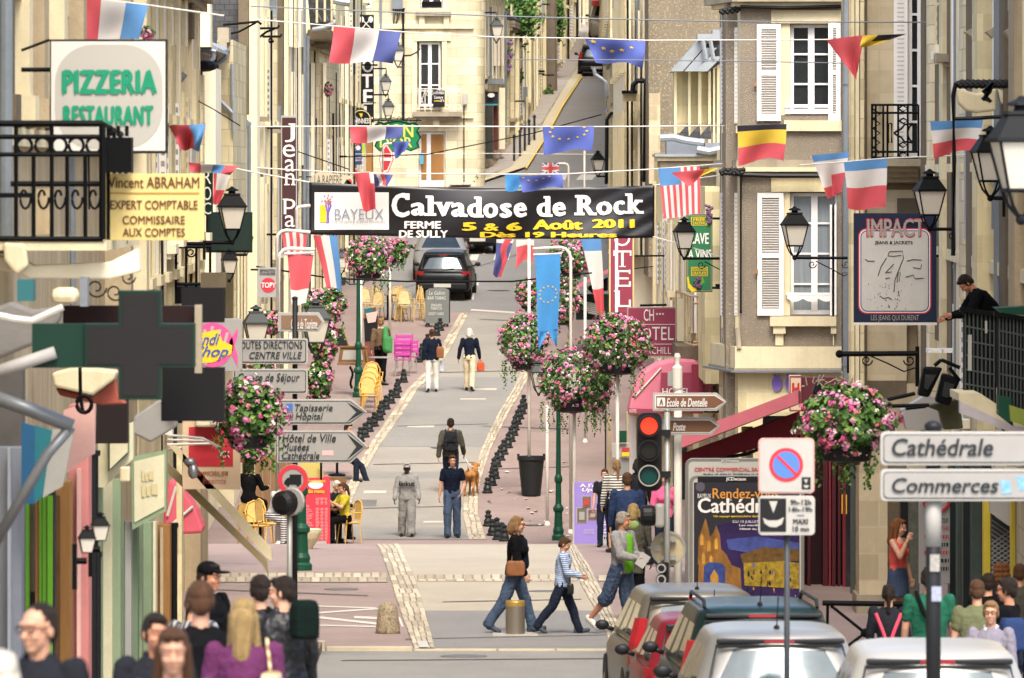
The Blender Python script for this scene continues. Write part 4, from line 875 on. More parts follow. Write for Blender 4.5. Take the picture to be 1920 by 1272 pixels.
def dirsign(label,pts,Y,texts,face=None,border=None,tip=None,group=DG,ins=3,k=dict(shear=.22,bold=.008),inset=None,tm=None,plainm=None):
 t=board("direction_sign",label,pts,Y,M_sw,.07,"direction sign",group)
 cx=sum(p[0]for p in pts)/len(pts);cy=sum(p[1]for p in pts)/len(pts)
 def shr(d):
  x0,x1,y0,y1=min(p[0]for p in pts),max(p[0]for p in pts),min(p[1]for p in pts),max(p[1]for p in pts)
  return[(cx+(p[0]-cx)*(1-2*d/(x1-x0)),cy+(p[1]-cy)*(1-2*d/(y1-y0)))for p in pts]
 layer(t,"border",border or M_ink,shr(ins),Y,1);layer(t,"face",face or M_sg,shr(ins+1.6),Y,2)
 if tip:layer(t,"arrow_tip",M_ink,tip,Y,3)
 lettering(t,[(s,a,b,c,d,{**k,**(q[0]if q else{})})for s,a,b,c,d,*q in texts],Y,tm or M_ink,d=.02);return t
dirsign("white sign reading TOUTES DIRECTIONS above CENTRE VILLE",rrect(436,635,577,683,4,3),YL,[("TOUTES DIRECTIONS",443,640,567,654,dict(shear=0)),("CENTRE VILLE",468,660,566,673)])
dirsign("white sign reading Centre de Séjour",rrect(436,692,577,739,4,3),YL,[("Centre de Séjour",446,700,562,720)])
tp=lambda y0,y1:[(650,y0+5),(682,(y0+y1)/2),(650,y1-5),(668,(y0+y1)/2)]
t=dirsign("white arrow sign reading Tapisserie and Hôpital",arrow(522,749,658,797,688),YL,[("Tapisserie",553,758,624,775),("Hôpital",554,774,606,791)],tip=tp(749,797))
layer(t,"blue_symbol",M_blue,rect(536,757,549,771),YL,3);layer(t,"hospital_symbol",M_ink,rect(536,773,549,788),YL,3);layer(t,"symbol_face",M_sg,rect(537,774,548,787),YL,4);lettering(t,[("H",539,775.5,546,785.5,dict(bold=.03,shear=.2))],YL,M_ink,d=.03)
t=dirsign("white arrow sign reading Hôtel de Ville, Musées and Cathédrale",arrow(519,808,658,868,689),YL,[("Hôtel de Ville",529,814,630,829),("Musées",529,831,580,845),("Cathédrale",529,847,599,861)],tip=tp(808,868))
layer(t,"sticker",mat("pink sticker","#d8a6a4",.5),rect(604,845,625,854),YL,3)
dirsign("small brown Office de Tourisme sign",arrow(521,586,598,622,609),YL+1,[("Office de Tourisme",546,598,595,617,dict(bold=.01))],face=mat("tourist brown","#7d6552",.5),border=M_sw,tm=M_wt,ins=4)
t=board("traffic_sign","round no lorries sign with red ring on the left post",circ(549,900,29),YL-.4,M_sg,.03,"road sign")
ring(t,"red_ring",M_red,circ(549,900,28.5),circ(549,900,20),YL-.4,1)
lo=[(533,903),(539,896),(543,896),(543,890),(565,890),(565,909),(533,909)]
layer(t,"lorry_symbol",M_bk,lo,YL-.4,1);layer(t,"lorry_wheel",M_bk,circ(540,909,3.2,12),YL-.4,2);layer(t,"lorry_wheel",M_bk,circ(559,909,3.2,12),YL-.4,2)
def post(name,label,x,y0,Y,r,m,cat="pole",extra=None,yb=None):
 g=GZ(Y);a=Vector((WX(x,Y),Y,g));t=thing(name,label,cat,a);mb=MB();top=W(x,y0,Y)
 mb.tube([a,top],r,10);mb.build("shaft",m,t,smooth=True);mb=MB().ball(top,(r*1.2,r*1.2,r*.8),10,6);mb.build("post_cap",m,t,smooth=True);mb=MB().lathe([(r*1.9,0),(r*1.9,.03),(r*1.2,.08)],a,12);mb.build("base",m,t);return t
post("sign_post","black sign post carrying the left direction signs",553,560,100.25,.036,M_polek)
post("signal_post","grey signal post beside the black sign post",543,935,99.3,.038,M_pole)
t=thing("traffic_signal","black round signal head seen from behind on the left post","traffic light",W(540,965,99.2))
mb=MB();c=W(533,943,99.2);M=Matrix.Rotation(pi/2,3,'Y');mb.lathe([(.10,-.1),(.16,-.06),(.17,.1),(.15,.12)],(0,0,0),16);mb.v=[tuple(Matrix.Rotation(radians(60),3,'Z')@(M@Vector(v))+c)for v in mb.v];mb.build("housing",M_bk,t,smooth=False)
mb=MB();mb.lathe([(.175,-.02),(.19,0),(.175,.05)],(0,0,0),16);c2=W(548,941,99.25);mb.v=[tuple(Matrix.Rotation(radians(60),3,'Z')@(M@Vector(v))+c2)for v in mb.v];mb.build("rim",M_sg,t)
brown=mat("tourist brown dark","#6d4c38",.5,.05)
RG_="brown direction signs on the right post"
t=dirsign("brown arrow sign reading Ecole de Dentelle",arrow(1224,737,1344,771,1363),100,[("Ecole de Dentelle",1250,747,1326,763,dict(bold=.025,shear=.2))],face=brown,border=M_wt,tm=M_wt,group=RG_,ins=4)
layer(t,"symbol",M_wt,rect(1232,746,1247,762),100,3);layer(t,"symbol_figure",brown,[(1236,760),(1239,748),(1241,748),(1244,760),(1241.5,760),(1240,755),(1238.5,760)],100,4)
dirsign("brown arrow sign reading Poste",arrow(1240,783,1334,816,1351),100.2,[("Poste",1262,793,1285,808,dict(bold=.025,shear=.2))],face=brown,border=M_wt,tm=M_wt,group=RG_,ins=4)
post("sign_post","pale sign post carrying the brown direction signs",1271,720,100.5,.055,M_polew)
t=thing("surveillance_camera","white cylindrical camera housing on the pale post","camera",W(1270,738,100.5))
mb=MB();c=W(1270,735,100.5);mb.lathe([(.05,0),(.07,.05),(.07,.33),(.035,.36),(.035,.42),(.045,.47),(.03,.52)],c,12);mb.build("housing",M_polew,t,smooth=False);mb=MB().bb(c.x-.13,c.x-.06,c.y-.05,c.y+.05,c.z+.08,c.z+.27);mb.build("lens_box",M_pole,t)
post("signal_post","grey traffic light post on the right kerb",1251,770,99.4,.04,M_pole)
t=thing("traffic_light","black traffic light showing red","traffic light",W(1217,922,99.2))
mb=MB();plate(mb,rrect(1195,774,1241,921,14),99.25,.12);mb.build("backing",M_bk,t)
for(cy,col,e,nm)in((799,"#e0301c",.55,"red_lens"),(845,"#1d1b18",0,"amber_lens"),(892,"#0d3a38",0,"green_lens")):
 mb=MB();plate(mb,circ(1217,cy,16),99.15,.02);mb.build(nm,mat(nm,col,.25,emit=e),t)
 mb=MB();c=W(1217,cy,99.15);n=18
 for k in range(n):
  a,b=2*pi*k/n,2*pi*(k+1)/n
  for r0,r1 in((.128,.145),):mb.hexa([c+Vector((r*cos(q),y,r*sin(q)))for y in(0,-.06)for r,q in((r0,a),(r1,a),(r1,b),(r0,b))])
 mb.build("lens_ring",M_sg if cy==892 else M_polek,t)
mb=MB()
for y in(812,890):mb.bb(WX(1238,99.3),WX(1258,99.3),99.3,99.36,WZ(y+6,99.3),WZ(y-6,99.3))
mb.build("clamp",M_polek,t)
t=thing("traffic_signal","white and black side signal on the traffic light post","traffic light",W(1235,990,99.3))
mb=MB();c=W(1232,967,99.3);mb.bb(c.x-.03,c.x+.1,99.2,99.4,c.z-.16,c.z+.16);mb.build("housing",M_sg,t,bevel=.04)
mb=MB();mb.lathe([(.12,0),(.14,.05),(.14,.16),(.12,.2)],(0,0,0),16);M=Matrix.Rotation(-pi/2,3,'Y');mb.v=[tuple(M@Vector(v)+c+Vector((-.02,0,0)))for v in mb.v];mb.build("visor",M_bk,t)
t=board("traffic_sign","round sign seen from behind, beige and stickered, on the traffic light post",circ(1253,1029,32),99.6,mat("sign back","#a79a7c",.6,.15,4),.03,"road sign");ring(t,"rim",M_pole,circ(1253,1029,33),circ(1253,1029,30),99.58,1)
slab(t,"bracket",M_pole,1240,1268,1008,1016,99.5,.06);slab(t,"bracket",M_pole,1240,1268,1042,1050,99.5,.06);slab(t,"sticker",M_sw,1227,1240,1023,1034,99.585,.008)
t=thing("traffic_signal","small repeater signal low on the traffic light post","traffic light",W(1243,1100,99.2))
for cy in(1066,1087):
 mb=MB();plate(mb,circ(1240,cy,10,16),99.1,.16);mb.build("lens_hood",M_bk,t);ring(t,"lens_rim",M_sg,circ(1240,cy,9,16),circ(1240,cy,6,16),99.1,1)
slab(t,"housing",M_bk,1240,1254,1055,1098,99.28,.07)
Y=67;t=board("traffic_sign","square no parking sign with blue and red disc",rrect(1422,822,1527,926,9),Y,mat("pink sign rim","#c08f88",.5),.03,"road sign")
layer(t,"face",M_sw,rrect(1425,825,1524,923,8),Y,1);layer(t,"red_disc",M_red,circ(1474,872,32),Y,2);layer(t,"blue_disc",mat("parking blue","#4a6fb5",.5),circ(1474,872,25),Y,3)
layer(t,"red_slash",M_red,[(1455,857),(1459,853),(1494,887),(1490,891)],Y,4);layer(t,"disc_symbol",M_bk,rect(1503,895,1520,918),Y,2);layer(t,"symbol_mark",M_sw,[(1507,899),(1515,899),(1511,907)],Y,3);layer(t,"symbol_mark",M_sw,[(1506,910),(1517,910),(1514,915),(1509,915)],Y,3)
t=board("traffic_sign","rectangular parking disc sign giving hours and MAXI 10 mn",rrect(1422,930,1528,1004,8),Y,M_sw,.03,"road sign")
layer(t,"black_field",M_bk,rect(1425,935,1474,997),Y,1);layer(t,"disc_mark",M_sw,[(1442,940),(1458,940),(1450,962)],Y,2);layer(t,"disc_mark",M_sw,[(1430,971),(1440,976),(1458,976),(1470,970),(1466,983),(1455,989),(1443,988),(1434,982)],Y,2)
lettering(t,[("9h-12h",1482,937,1521,947,dict(bold=.03)),("14h-19h",1479,951,1523,960,dict(bold=.03)),("—",1494,966,1508,967.5),("MAXI",1487,973,1515,983,dict(bold=.04)),("10 mn",1486,987,1517,997,dict(bold=.03))],Y,M_ink)
post("sign_post","slim dark post of the no parking sign",1475.5,925,67.1,.027,mat("dark grey pole","#3a3d40",.5,.1,3))
Y=58;CG="white direction signs on the near right post"
for lab,y0,y1,tx in(("white sign reading Cathédrale",810,873,("Cathédrale",1672,822,1862,855)),("white sign reading Commerces with blue stickers",880,940,("Commerces",1672,896,1872,924))):
 t=dirsign(lab,rrect(1651,y0,1990,y1,9,4),Y,[(*tx,dict(bold=.02,shear=.2))],group=CG,ins=5)
 if y0==880:
  for x,yy in((1886,912),(1917,905)):layer(t,"sticker",mat("blue sticker","#6f9ac0",.5,.4,40),[(x-11,yy-12),(x+7,yy-10),(x+10,yy+13),(x-7,yy+15)],Y,3)
t=post("sign_post","thick post with white top and stickered black shaft",1750,800,58.1,.06,M_polek)
mb=MB();mb.tube([W(1750,1025,58.1),W(1750,938,58.1)],.063,12);mb.build("white_sleeve",M_sg,t,smooth=True)
for y0,y1,x0,x1,c in((1040,1072,1744,1762,"#8d8a84"),(1100,1128,1747,1765,"#8f94a4")):slab(t,"sticker",mat("sticker "+c,c,.5,.5,30),x0,x1,y0,y1,58.03,.006)
Y=185;t=board("vertical_sign","tall brown sign with white letters spelling jean",rect(527,217,557,480),Y,M_sw,.1);layer(t,"face",mat("chocolate sign","#43292a",.5,.1),rect(529,221,555,476),Y,1)
lettering(t,[("J",534,232,553,267),("e",530,271,553,295),("a",534,299,553,322),("n",535,325,552,347),("p",532,373,554,402),("a",534,404,553,426)],Y,M_wt,d=.016)
mb=MB()
for x0,x1,y in((541,554,233),(533,543,346.5),(546,554,346.5),(530,540,374)):a,b=W(x0,y+1.2,Y),W(x1,y-1.2,Y);mb.bb(a.x,b.x,Y-.018,Y-.012,a.z,b.z)
mb.build("serif",M_wt,t);arm(t,500,240,527,240,Y+.05,.03);arm(t,500,440,527,440,Y+.05,.03)
Y=205;t=board("hanging_sign","pale LA RAPIERE inn sign above the black banner",[(584,330),(600,322),(640,328),(660,331),(662,350),(584,352)],Y,mat("parchment sign","#b9ae93",.6,.1),.06);lettering(t,[("LA RAPIERE",590,329,641,346,dict(bold=-.004))],Y,M_ink)
layer(t,"flower_motif",M_red,circ(655,341,5,9),Y,1);layer(t,"leaf_motif",M_green,[(645,345),(650,336),(662,346)],Y,1);arm(t,560,332,584,332,Y+.02)
Y=250;t=board("vertical_sign","tall black hotel sign with white letters HOTEL under spoon and fork",rect(669,28,701,230),Y,M_bk,.12)
lettering(t,[("H",677,68,698,100,dict(bold=.03)),("O",679,112,700,136,dict(bold=.02)),("T",678,139,699,165,dict(bold=.03)),("E",681,168,699,196,dict(bold=.03)),("L",682,199,699,224,dict(bold=.03))],Y,M_wt,d=.016)
mb=MB();mb.tube([W(677,35,Y-.02),W(694,53,Y-.02)],.02,5);mb.tube([W(696,35,Y-.02),W(679,53,Y-.02)],.02,5);mb.ball(W(678,37,Y-.02),(.08,.02,.11),8,6);mb.ball(W(695,37,Y-.02),(.08,.02,.11),8,6);mb.build("cutlery_symbol",M_wt,t)
slab(t,"post",M_trimd,664,669,100,238,Y,.1);arm(t,645,193,705,193,Y-.1,.02);arm(t,645,120,669,120,Y)
Y=246;t=board("pub_sign","round topped black GUINNESS sign with golden harp",[(657+0,240),(657,225)]+[(677+20*cos(pi+a),225+20*sin(pi+a))for a in np.linspace(0,pi,14)]+[(697,240)],Y,M_bk,.12,"pub sign")
mb=MB();mb.tube([W(677+17.5*cos(pi+a),225+17.5*sin(pi+a),Y-.02)for a in np.linspace(0,pi,16)]+[W(694.5,239,Y-.02)],.016,5);mb.build("cream_line",mat("cream line","#d6c48a",.5),t)
lettering(t,[("GUINNESS",661,222,694,232,dict(bold=.02))],Y,M_wt);layer(t,"harp",M_ye,[(673,213),(680,213),(679,218),(677,221),(675,217)],Y,1)
Y=254;oc=[(703,236),(710,229),(720,232),(745,226),(770,232),(778,230),(786,238),(782,246),(789,257),(782,268),(786,276),(770,283),(760,279),(744,286),(726,280),(712,283),(703,274),(707,264),(699,255),(706,245)]
t=board("inn_sign","ornate green LION D'OR inn sign with yellow letters",oc,Y,mat("inn green","#1c7a4e",.5,.1),.08,"inn sign")
lettering(t,[("LION",712,233,775,258,dict(bold=.02)),("D'OR",712,257,773,277,dict(bold=.02))],Y,mat("pale yellow","#d8c65c",.5))
mb=MB();mb.tube([W(x,y,Y-.02)for x,y in oc+oc[:1]],.03,4)
for i in range(9):a=W(708+i*9,229-abs(4-i)*-.8,Y);mb.tube([a,a+Vector((.04*(-1)**i,0,.16)),a+Vector((.12,0,.18))],.015,4)
mb.build("iron_edge",M_green,t);arm(t,690,226,790,226,Y,.025)
Y=244;t=board("lottery_sign","blue lottery sign with white clover",rect(655,254,678,309),Y,mat("navy sign","#34406e",.5),.12,"shop sign")
for a in(.6,2.2,3.8,5.3):layer(t,"clover_leaf",M_red if a==5.3 else M_wt,circ(667+5.5*cos(a),274+6.5*sin(a),4.6,10),Y,1)
layer(t,"stem",M_wt,[(658,290),(660,291),(668,280),(666,278)],Y,1);lettering(t,[("FRANCAISE",657,293,677,297),("DES JEUX",657,299,677,303)],Y,M_wt)
slab(t,"lime_strip",mat("lime sign","#a8c03a",.5),679,684,256,292,Y,.1);slab(t,"loto_panel",M_sw,655,675,315,331,Y,.1);layer(t,"loto_ball",M_red,circ(666,322,4,12),Y,1)
Y=240;t=board("beer_sign","red diamond shaped beer sign behind the blue flag",[(724,268),(736,285),(738,300),(728,324),(716,326),(711,300),(713,285)],Y,M_red,.1,"pub sign");ring(t,"white_rim",M_wt,[(724,270),(735,286),(736,300),(727,322),(717,324),(712.5,300),(714.5,286)],[(724,273),(733,287),(734,300),(726,319),(718,321),(714.5,300),(716.5,287)],Y,1);slab(t,"band",M_wt,714,735,296,302,Y-.012,.008)
t=board("sale_board","small black A ETE VENDU board hung on the white balcony",rect(812,170,834,201),273.1,M_bk,.03,"estate board");lettering(t,[("A ETE VENDU",813,172,833,177,dict(bold=.03)),("Century",814,180,831,187,dict(bold=.02)),("21",825,187,832,191,dict(bold=.02))],273.1,M_wt);slab(t,"gold_line",M_ye,814,826,189,190.4,273.08,.006)
Y=164;t=board("wine_sign","tall green CAVE A VINS wine sign with grapes",rect(1287,402,1336,548),Y,mat("wine green","#2c6b46",.5,.08),.1,"shop sign")
ring(t,"pink_line",mat("dull pink line","#a77a76",.5),rect(1289,404,1334,546),rect(1290,405,1333,545),Y,1)
lettering(t,[("CAVE",1292,437,1329,458,dict(bold=.03)),("A VINS",1290,468,1334,486,dict(bold=.03))],Y,M_wt)
for y0,y1,a,b in((407,423,"FREE","TASTING"),(501,518,"DEGUSTATION","GRATUITE")):
 ring(t,"yellow_frame",M_ye,rect(1296,y0,1327,y1),rect(1297,y0+1,1326,y1-1),Y,2);lettering(t,[(a,1300 if a=="FREE" else 1298,y0+2,1322 if a=="FREE" else 1325,y0+8,dict(bold=.02)),(b,1298,y0+9,1325,y1-2,dict(bold=.02))],Y,M_ye)
layer(t,"gold_horn",M_ye,[(1288,520),(1291,519),(1293,532),(1300,540),(1308,536),(1306,546),(1297,548),(1290,540)],Y,2)
mb=MB()
for i in range(22):mb.ball(W(1299+R.uniform(0,15),521+R.uniform(0,20),Y-.03),.03,6,4)
for i in range(26):mb.ball(W(1330+R.uniform(-6,6)*(1-i/40),386+i*1.3,Y-.03),.035,6,4)
mb.build("grapes",mat("grape purple","#5b3a5e",.4),t);layer(t,"vine_leaf",mat("vine leaf","#5f8a3c",.6),[(1308,524),(1318,519),(1321,530),(1314,536)],Y,2);arm(t,1336,410,1352,410,Y+.05,.03);arm(t,1336,540,1352,540,Y+.05,.03)
burg=mat("burgundy sign","#87394c",.5,.08)
Y=188;t=board("vertical_sign","tall burgundy hotel sign with white serif letters",rect(1142,395,1189,596),Y,mat("cream rim","#c9b486",.5),.12);layer(t,"face",burg,rect(1145,398,1186,593),Y,1)
HTL=[("H",1152,396,1182,424),("O",1151,430,1182,462),("T",1152,470,1182,501),("E",1155,507,1180,538),("L",1157,545,1180,576)]
lettering(t,[(c,a,b,d,e,dict(bold=-.005))for c,a,b,d,e in HTL],Y,M_wt,d=.016)
mb=MB()
for x0,x1,y in((1161,1173,500),(1151,1161,546),(1153,1163,508),(1153,1163,537),(1155,1165,575)):a,b=W(x0,y+1,Y),W(x1,y-1,Y);mb.bb(a.x,b.x,Y-.018,Y-.012,a.z,b.z)
for x0,x1,y0,y1 in((1150,1153,470,480),(1181,1184,470,480),(1179,1182,506,514),(1179,1183,528,538),(1179,1183,562,576)):a,b=W(x0,y1,Y),W(x1,y0,Y);mb.bb(a.x,b.x,Y-.018,Y-.012,a.z,b.z)
mb.build("serif",M_wt,t);arm(t,1189,480,1246,480,Y+.05,.025);arm(t,1189,504,1225,500,Y+.05,.015)
Y=178;t=board("hotel_sign","square burgundy HOTEL CHURCHILL sign with three stars",rrect(1176,576,1268,669,4),Y,mat("silver rim","#a8928e",.5),.14);layer(t,"face",burg,rrect(1178,578,1266,667,3),Y,1)
lettering(t,[("CH",1207,580,1226,602),("HOTEL",1184,613,1263,638,dict(bold=-.004)),("CHURCHILL",1184,651,1258,664,dict(bold=-.006))],Y,M_wt,d=.016)
for x in(1232,1237.5,1243):layer(t,"star",M_wt,[(x+(2.6 if k%2==0 else 1.1)*sin(k*pi/5),589-(2.6 if k%2==0 else 1.1)*cos(k*pi/5))for k in range(10)],Y,2)
for y in(608,645):layer(t,"rule",M_wt,rect(1178,y,1266,y+1),Y,2)
arm(t,1200,573,1250,572,Y+.05,.03)
Y=128;navy=mat("navy sign dark","#1a2238",.5,.1);t=board("hanging_sign","navy bordered IMPACT jeans sign with worn white panel",rect(1601,400,1756,609),Y,navy,.14)
slab(t,"rim",M_polew,1600,1757,605,610,Y-.01,.16)
for i,(d,m)in enumerate(((0,M_red),(2.2,M_wt),(4.2,mat("sign line blue","#2f3c72",.5)),(6,mat("worn white panel","#b5b2aa",.5,.1,2,streak=.15)))):layer(t,"panel_line",m,rrect(1609+d,428+d,1746-d,589-d,16-d*.8,5),Y,1+i)
lettering(t,[("IMPACT",1624,409,1735,446,dict(bold=.05))],Y,M_red,d=.024);lettering(t,[("IMPACT",1626,411,1733,444,dict(bold=.025))],Y,M_sg,d=.028);lettering(t,[("JEANS & JACKETS",1640,452,1711,460,dict(bold=.02))],Y,M_ink,d=.024)
mb=MB()
for y in(417,423):a,b=W(1627,y+.6,Y),W(1732,y-.6,Y);mb.bb(a.x,b.x,Y-.032,Y-.03,a.z,b.z)
mb.build("letter_stripe",navy,t)
lettering(t,[("LES JEANS QUI DURENT",1633,591,1723,604,dict(bold=.005))],Y,M_sg)
mb=MB()
for pl in([(1665,478),(1668,472),(1692,471),(1694,484),(1690,494),(1678,525),(1676,548)],[(1662,484),(1652,500),(1646,518)],[(1676,495),(1660,512),(1672,510)],[(1668,521),(1660,523)],[(1682,530),(1684,510),(1688,512),(1686,528)],[(1622,486),(1628,490),(1640,490)],[(1700,490),(1712,487),(1728,488)],[(1712,502),(1726,504),(1728,496)],[(1698,520),(1712,516),(1716,523),(1732,522)],[(1650,555),(1656,560),(1666,558),(1672,562)],[(1684,546),(1686,556)],[(1664,480),(1676,481),(1690,479)]):
 mb.tube([W(x,y,Y-.03)for x,y in pl],.006,4)
for i in range(60):x=R.gauss(1672,26);y=R.uniform(530,580);(1618<x<1738)and mb.ball(W(x,y,Y-.027),.005*R.uniform(.6,2),4,3)
mb.build("worn_drawing",M_ink,t)
for y in(480,604):arm(t,1756,y,1800,y,Y+.07,.025)
t=board("box_sign","small cream box sign with red letter H over the awning",rect(1481,705,1503,772),128,mat("box cream","#cdb79a",.5),.5,"shop sign");ring(t,"red_rim",burg,rect(1481,705,1503,772),rect(1482.5,708,1501.5,769),128,1);lettering(t,[("H",1485,718,1499,740,dict(bold=.06))],128,M_red,d=.02)
slab(t,"side_panel",mat("maroon side","#5a2a30",.5),1503,1570,708,772,128.1,.4)
pl=mat("plum violet","#7d68b4",.6)
t=C2
for x in(1457,1482):layer(t,"painted_plum",pl,circ(x,719,10,18,15),152.93,1);layer(t,"painted_leaf",pl,[(x-8,703),(x-3,702),(x,706),(x+4,701),(x+2,708),(x-4,708)],152.93,2)
YB=160
def sag(x):return 7*(1-((x-904)/324)**2)-3
def bwave(x,y):
 u=(x-580)/647;v=(y-343)/100
 return.09*sin(u*13+v*2)+.06*sin(u*7-v*3)+.02*sin((u*10+v)*4+1)*v+.05*max(0,u-.72)*sin((u*1.2+v*.35)*60)
def bp(x,y,d=0):
 u=(x-580)/647;t=343+4*u+3.2*sin(pi*u)*1.6;
 return W(x,y,YB)+Vector((0,-bwave(x,y)-d,0))
tb=thing("street_banner","long black Calvadose de Rock banner stretched over the street","banner",bp(904,446))
def bgrid(u,v):
 x=580+647*u;top=342+6*u+8*sin(pi*u);bot=440+4*u+6*sin(pi*u)-2*sin(5*u);return bp(x,top+(bot-top)*v)
mb=MB();mb.grid(bgrid,120,16);o=mb.build("cloth",mat("black vinyl","#111012",.38,.15,2,spec=.5),tb,smooth=True);o.modifiers.new("thickness",'SOLIDIFY').thickness=.006
def bgr(x0,y0,x1,y1,nx,ny,d):return lambda u,v:bp(x0+(x1-x0)*u,y0+(y1-y0)*v,d)
mb=MB();mb.grid(bgr(590,361,729,431,1,1,.016),40,14);mb.build("logo_panel",M_wt,tb,smooth=True)
pln=lambda d:(lambda x,y:bp(x,y,d))
C_=[("C",734,362,768,408),("a",770,380,799,405),("l",802,367,813,405),("v",817,379,846,406),("a",846,380,874,407),("d",876,369,903,408),("o",906,381,934,409),("s",937,381,960,409),("e",963,380,988,408),("d",1006,368,1032,407),("e",1036,379,1061,406),("R",1082,366,1115,404),("o",1118,378,1148,404),("c",1150,376,1172,403),("k",1177,363,1203,401)]
for w_ in(C_[:9],C_[9:11],C_[11:]):lettering(tb,[(c,a,b,x,y,dict(bold=.055))for c,a,b,x,y in w_],YB,M_wt,"title_lettering",plane=pln(.035))
mb=MB()
def bser(x0,y0,x1,y1,d=.036):mb.grid(bgr(x0,y0,x1,y1,1,1,d),4,1)
for q in((798,400,818,405),(798,367,808,371.5),(813,379,829,383),(836,379,850,383),(889,369,897,373.5),(897,403,907,408),(1019,368,1026,372.5),(1026,402,1036,407),(1078,366,1090,371),(1077,399,1096,404),(1106,399,1119,404),(1172,363,1182,367.5),(1172,396,1188,401),(1192,396,1207,401),(1190,375,1205,379.5),(795,400,802,405),(869,402,877,407),(760,363,768,375)):bser(*q)
mb.build("serif",M_wt,tb)
lettering(tb,[("FERME",758,415,827,429,dict(bold=.05)),("DE SULLY",748,432,840,446,dict(bold=.05))],YB,M_wt,"side_lettering",plane=pln(.035))
lettering(tb,[("5",866,417,894,433,dict(bold=.07)),("&",907,419,936,433,dict(bold=.05)),("6",949,417,979,433,dict(bold=.07)),("Août",999,412,1093,431,dict(bold=.06)),("2011",1110,411,1190,428,dict(bold=.07)),("Dès 19 Heures",900,435,1157,445.5,dict(bold=.06))],YB,M_ye,"date_lettering",plane=pln(.035))
lettering(tb,[("BAYEUX",628,392,719,412,dict(bold=-.008)),("LA QUALITE A NOS RACINES",625,414,722,419)],YB,mat("logo grey","#7d8a9a",.6),"logo_lettering",plane=pln(.04))
mb=MB();mb.grid(bgr(600,385,612,417,1,1,.03),3,3);mb.build("logo_square",M_ye,tb)
mb=MB();mb.tube([bp(613,418,.02),bp(614,398,.02),bp(611,384,.02)],.02,4);mb.tube([bp(616,418,.02),bp(616,398,.02),bp(621,384,.02)],.02,4);mb.tube([bp(615,400,.02),bp(617,378,.02)],.015,4);mb.build("logo_tree",pl,tb)
mb=MB()
for i in range(22):mb.ball(bp(R.gauss(615,5),R.gauss(376,5),.02),.02,5,3)
mb.build("logo_blossom",mat("logo rose","#b06a78",.6),tb)
Y=107.5;fr=mat("panel frame","#77756e",.45,.1,3,metal=.3)
def town_panel(label,x0,y0,x1,y1,Y):
 t=board("advertising_panel",label,rrect(x0,y0,x1,y1,14),Y,fr,.18,"information panel");layer(t,"inner",mat("panel inner","#a8a69d",.5),rrect(x0+6,y0+6,x1-6,y1-2,8),Y,1);return t
t=town_panel("rounded grey panel headed CENTRE COMMERCIAL in red letters",1285,860,1508,1112,Y)
lettering(t,[("CENTRE COMMERCIAL SAINT-JEAN",1302,877,1462,886,dict(bold=.02))],Y,M_red,d=.012);lettering(t,[("ZONE SEMI-PIETONNE",1318,888,1424,897,dict(bold=.02)),],Y,M_ink,d=.012);lettering(t,[("JCDecaux",1352,862,1386,867,dict(bold=.02))],Y,M_wt,d=.012)
Y=106;t=town_panel("dark poster panel reading Rendez-vous à la Cathédrale",1293,892,1508,1130,Y)
layer(t,"header",M_bk,rect(1308,894,1498,905),Y,2);lettering(t,[("JCDecaux",1361,895,1399,903,dict(bold=.03))],Y,M_wt,d=.02)
layer(t,"poster",mat("poster night","#17151f",.35,.3,2,spec=.5),rect(1301,905,1499,1128),Y,2)
layer(t,"violet_field",mat("poster violet","#2a1c46",.4,.5,2.5),[(1345,985),(1498,950),(1498,1128),(1390,1128),(1350,1040)],Y,2.5)
lettering(t,[("Rendez-vous",1336,916,1460,935,dict(bold=.01))],Y,mat("poster orange","#c98a3a",.5),d=.02);lettering(t,[("BAYEUX",1308,926,1333,934),("Cathédrale",1308,934,1470,962,dict(bold=.03)),("DU 13 JUILLET AU 27 AOUT",1374,976,1470,982),("Les mardis, jeudis",1386,983,1450,988,dict(bold=.02)),("Hôtel du Doyen",1387,990,1445,995,dict(bold=.02)),("à la",1362,935,1372,939)],Y,M_wt,d=.02)
lettering(t,[("Un voyage spectaculaire dans l'histoire",1338,966,1450,971,dict(bold=.02))],Y,M_ye,d=.02)
gold=mat("poster gold","#7a5526",.5,.6,9,stretch=(1,1,.35));goldl=mat("poster light gold","#b08236",.5,.5,8,stretch=(1,1,.4))
layer(t,"poster_church",gold,[(1306,1128),(1310,1010),(1318,985),(1323,972),(1328,990),(1331,1008),(1338,998),(1343,985),(1350,1004),(1352,1030),(1362,1040),(1372,1060),(1388,1066),(1392,1128)],Y,3)
for x,y in((1313,1000),(1326,1012),(1340,1008),(1316,1035),(1330,1040)):layer(t,"poster_arch",goldl,[(x,y+22),(x,y+6),(x+3,y),(x+6,y+6),(x+6,y+22)],Y,3.6)
layer(t,"poster_porch",mat("poster blue","#2f3e74",.5,.5,8),[(1318,1112),(1320,1062),(1330,1054),(1352,1056),(1360,1064),(1360,1112)],Y,4);layer(t,"poster_door",goldl,[(1332,1108),(1332,1080),(1339,1068),(1347,1080),(1347,1108)],Y,4.6)
layer(t,"poster_roof",mat("poster slate blue","#3c4680",.5,.5,8),[(1362,1012),(1420,1006),(1498,1018),(1498,1040),(1400,1036),(1366,1030)],Y,3.4);layer(t,"poster_eave",mat("poster thatch","#5d4420",.5,.6,14),[(1388,1040),(1430,1026),(1498,1030),(1498,1052),(1392,1056)],Y,3.8);layer(t,"poster_stall",mat("poster ochre","#8a7424",.5,.8,16),[(1394,1056),(1470,1052),(1498,1056),(1498,1104),(1396,1098)],Y,4)
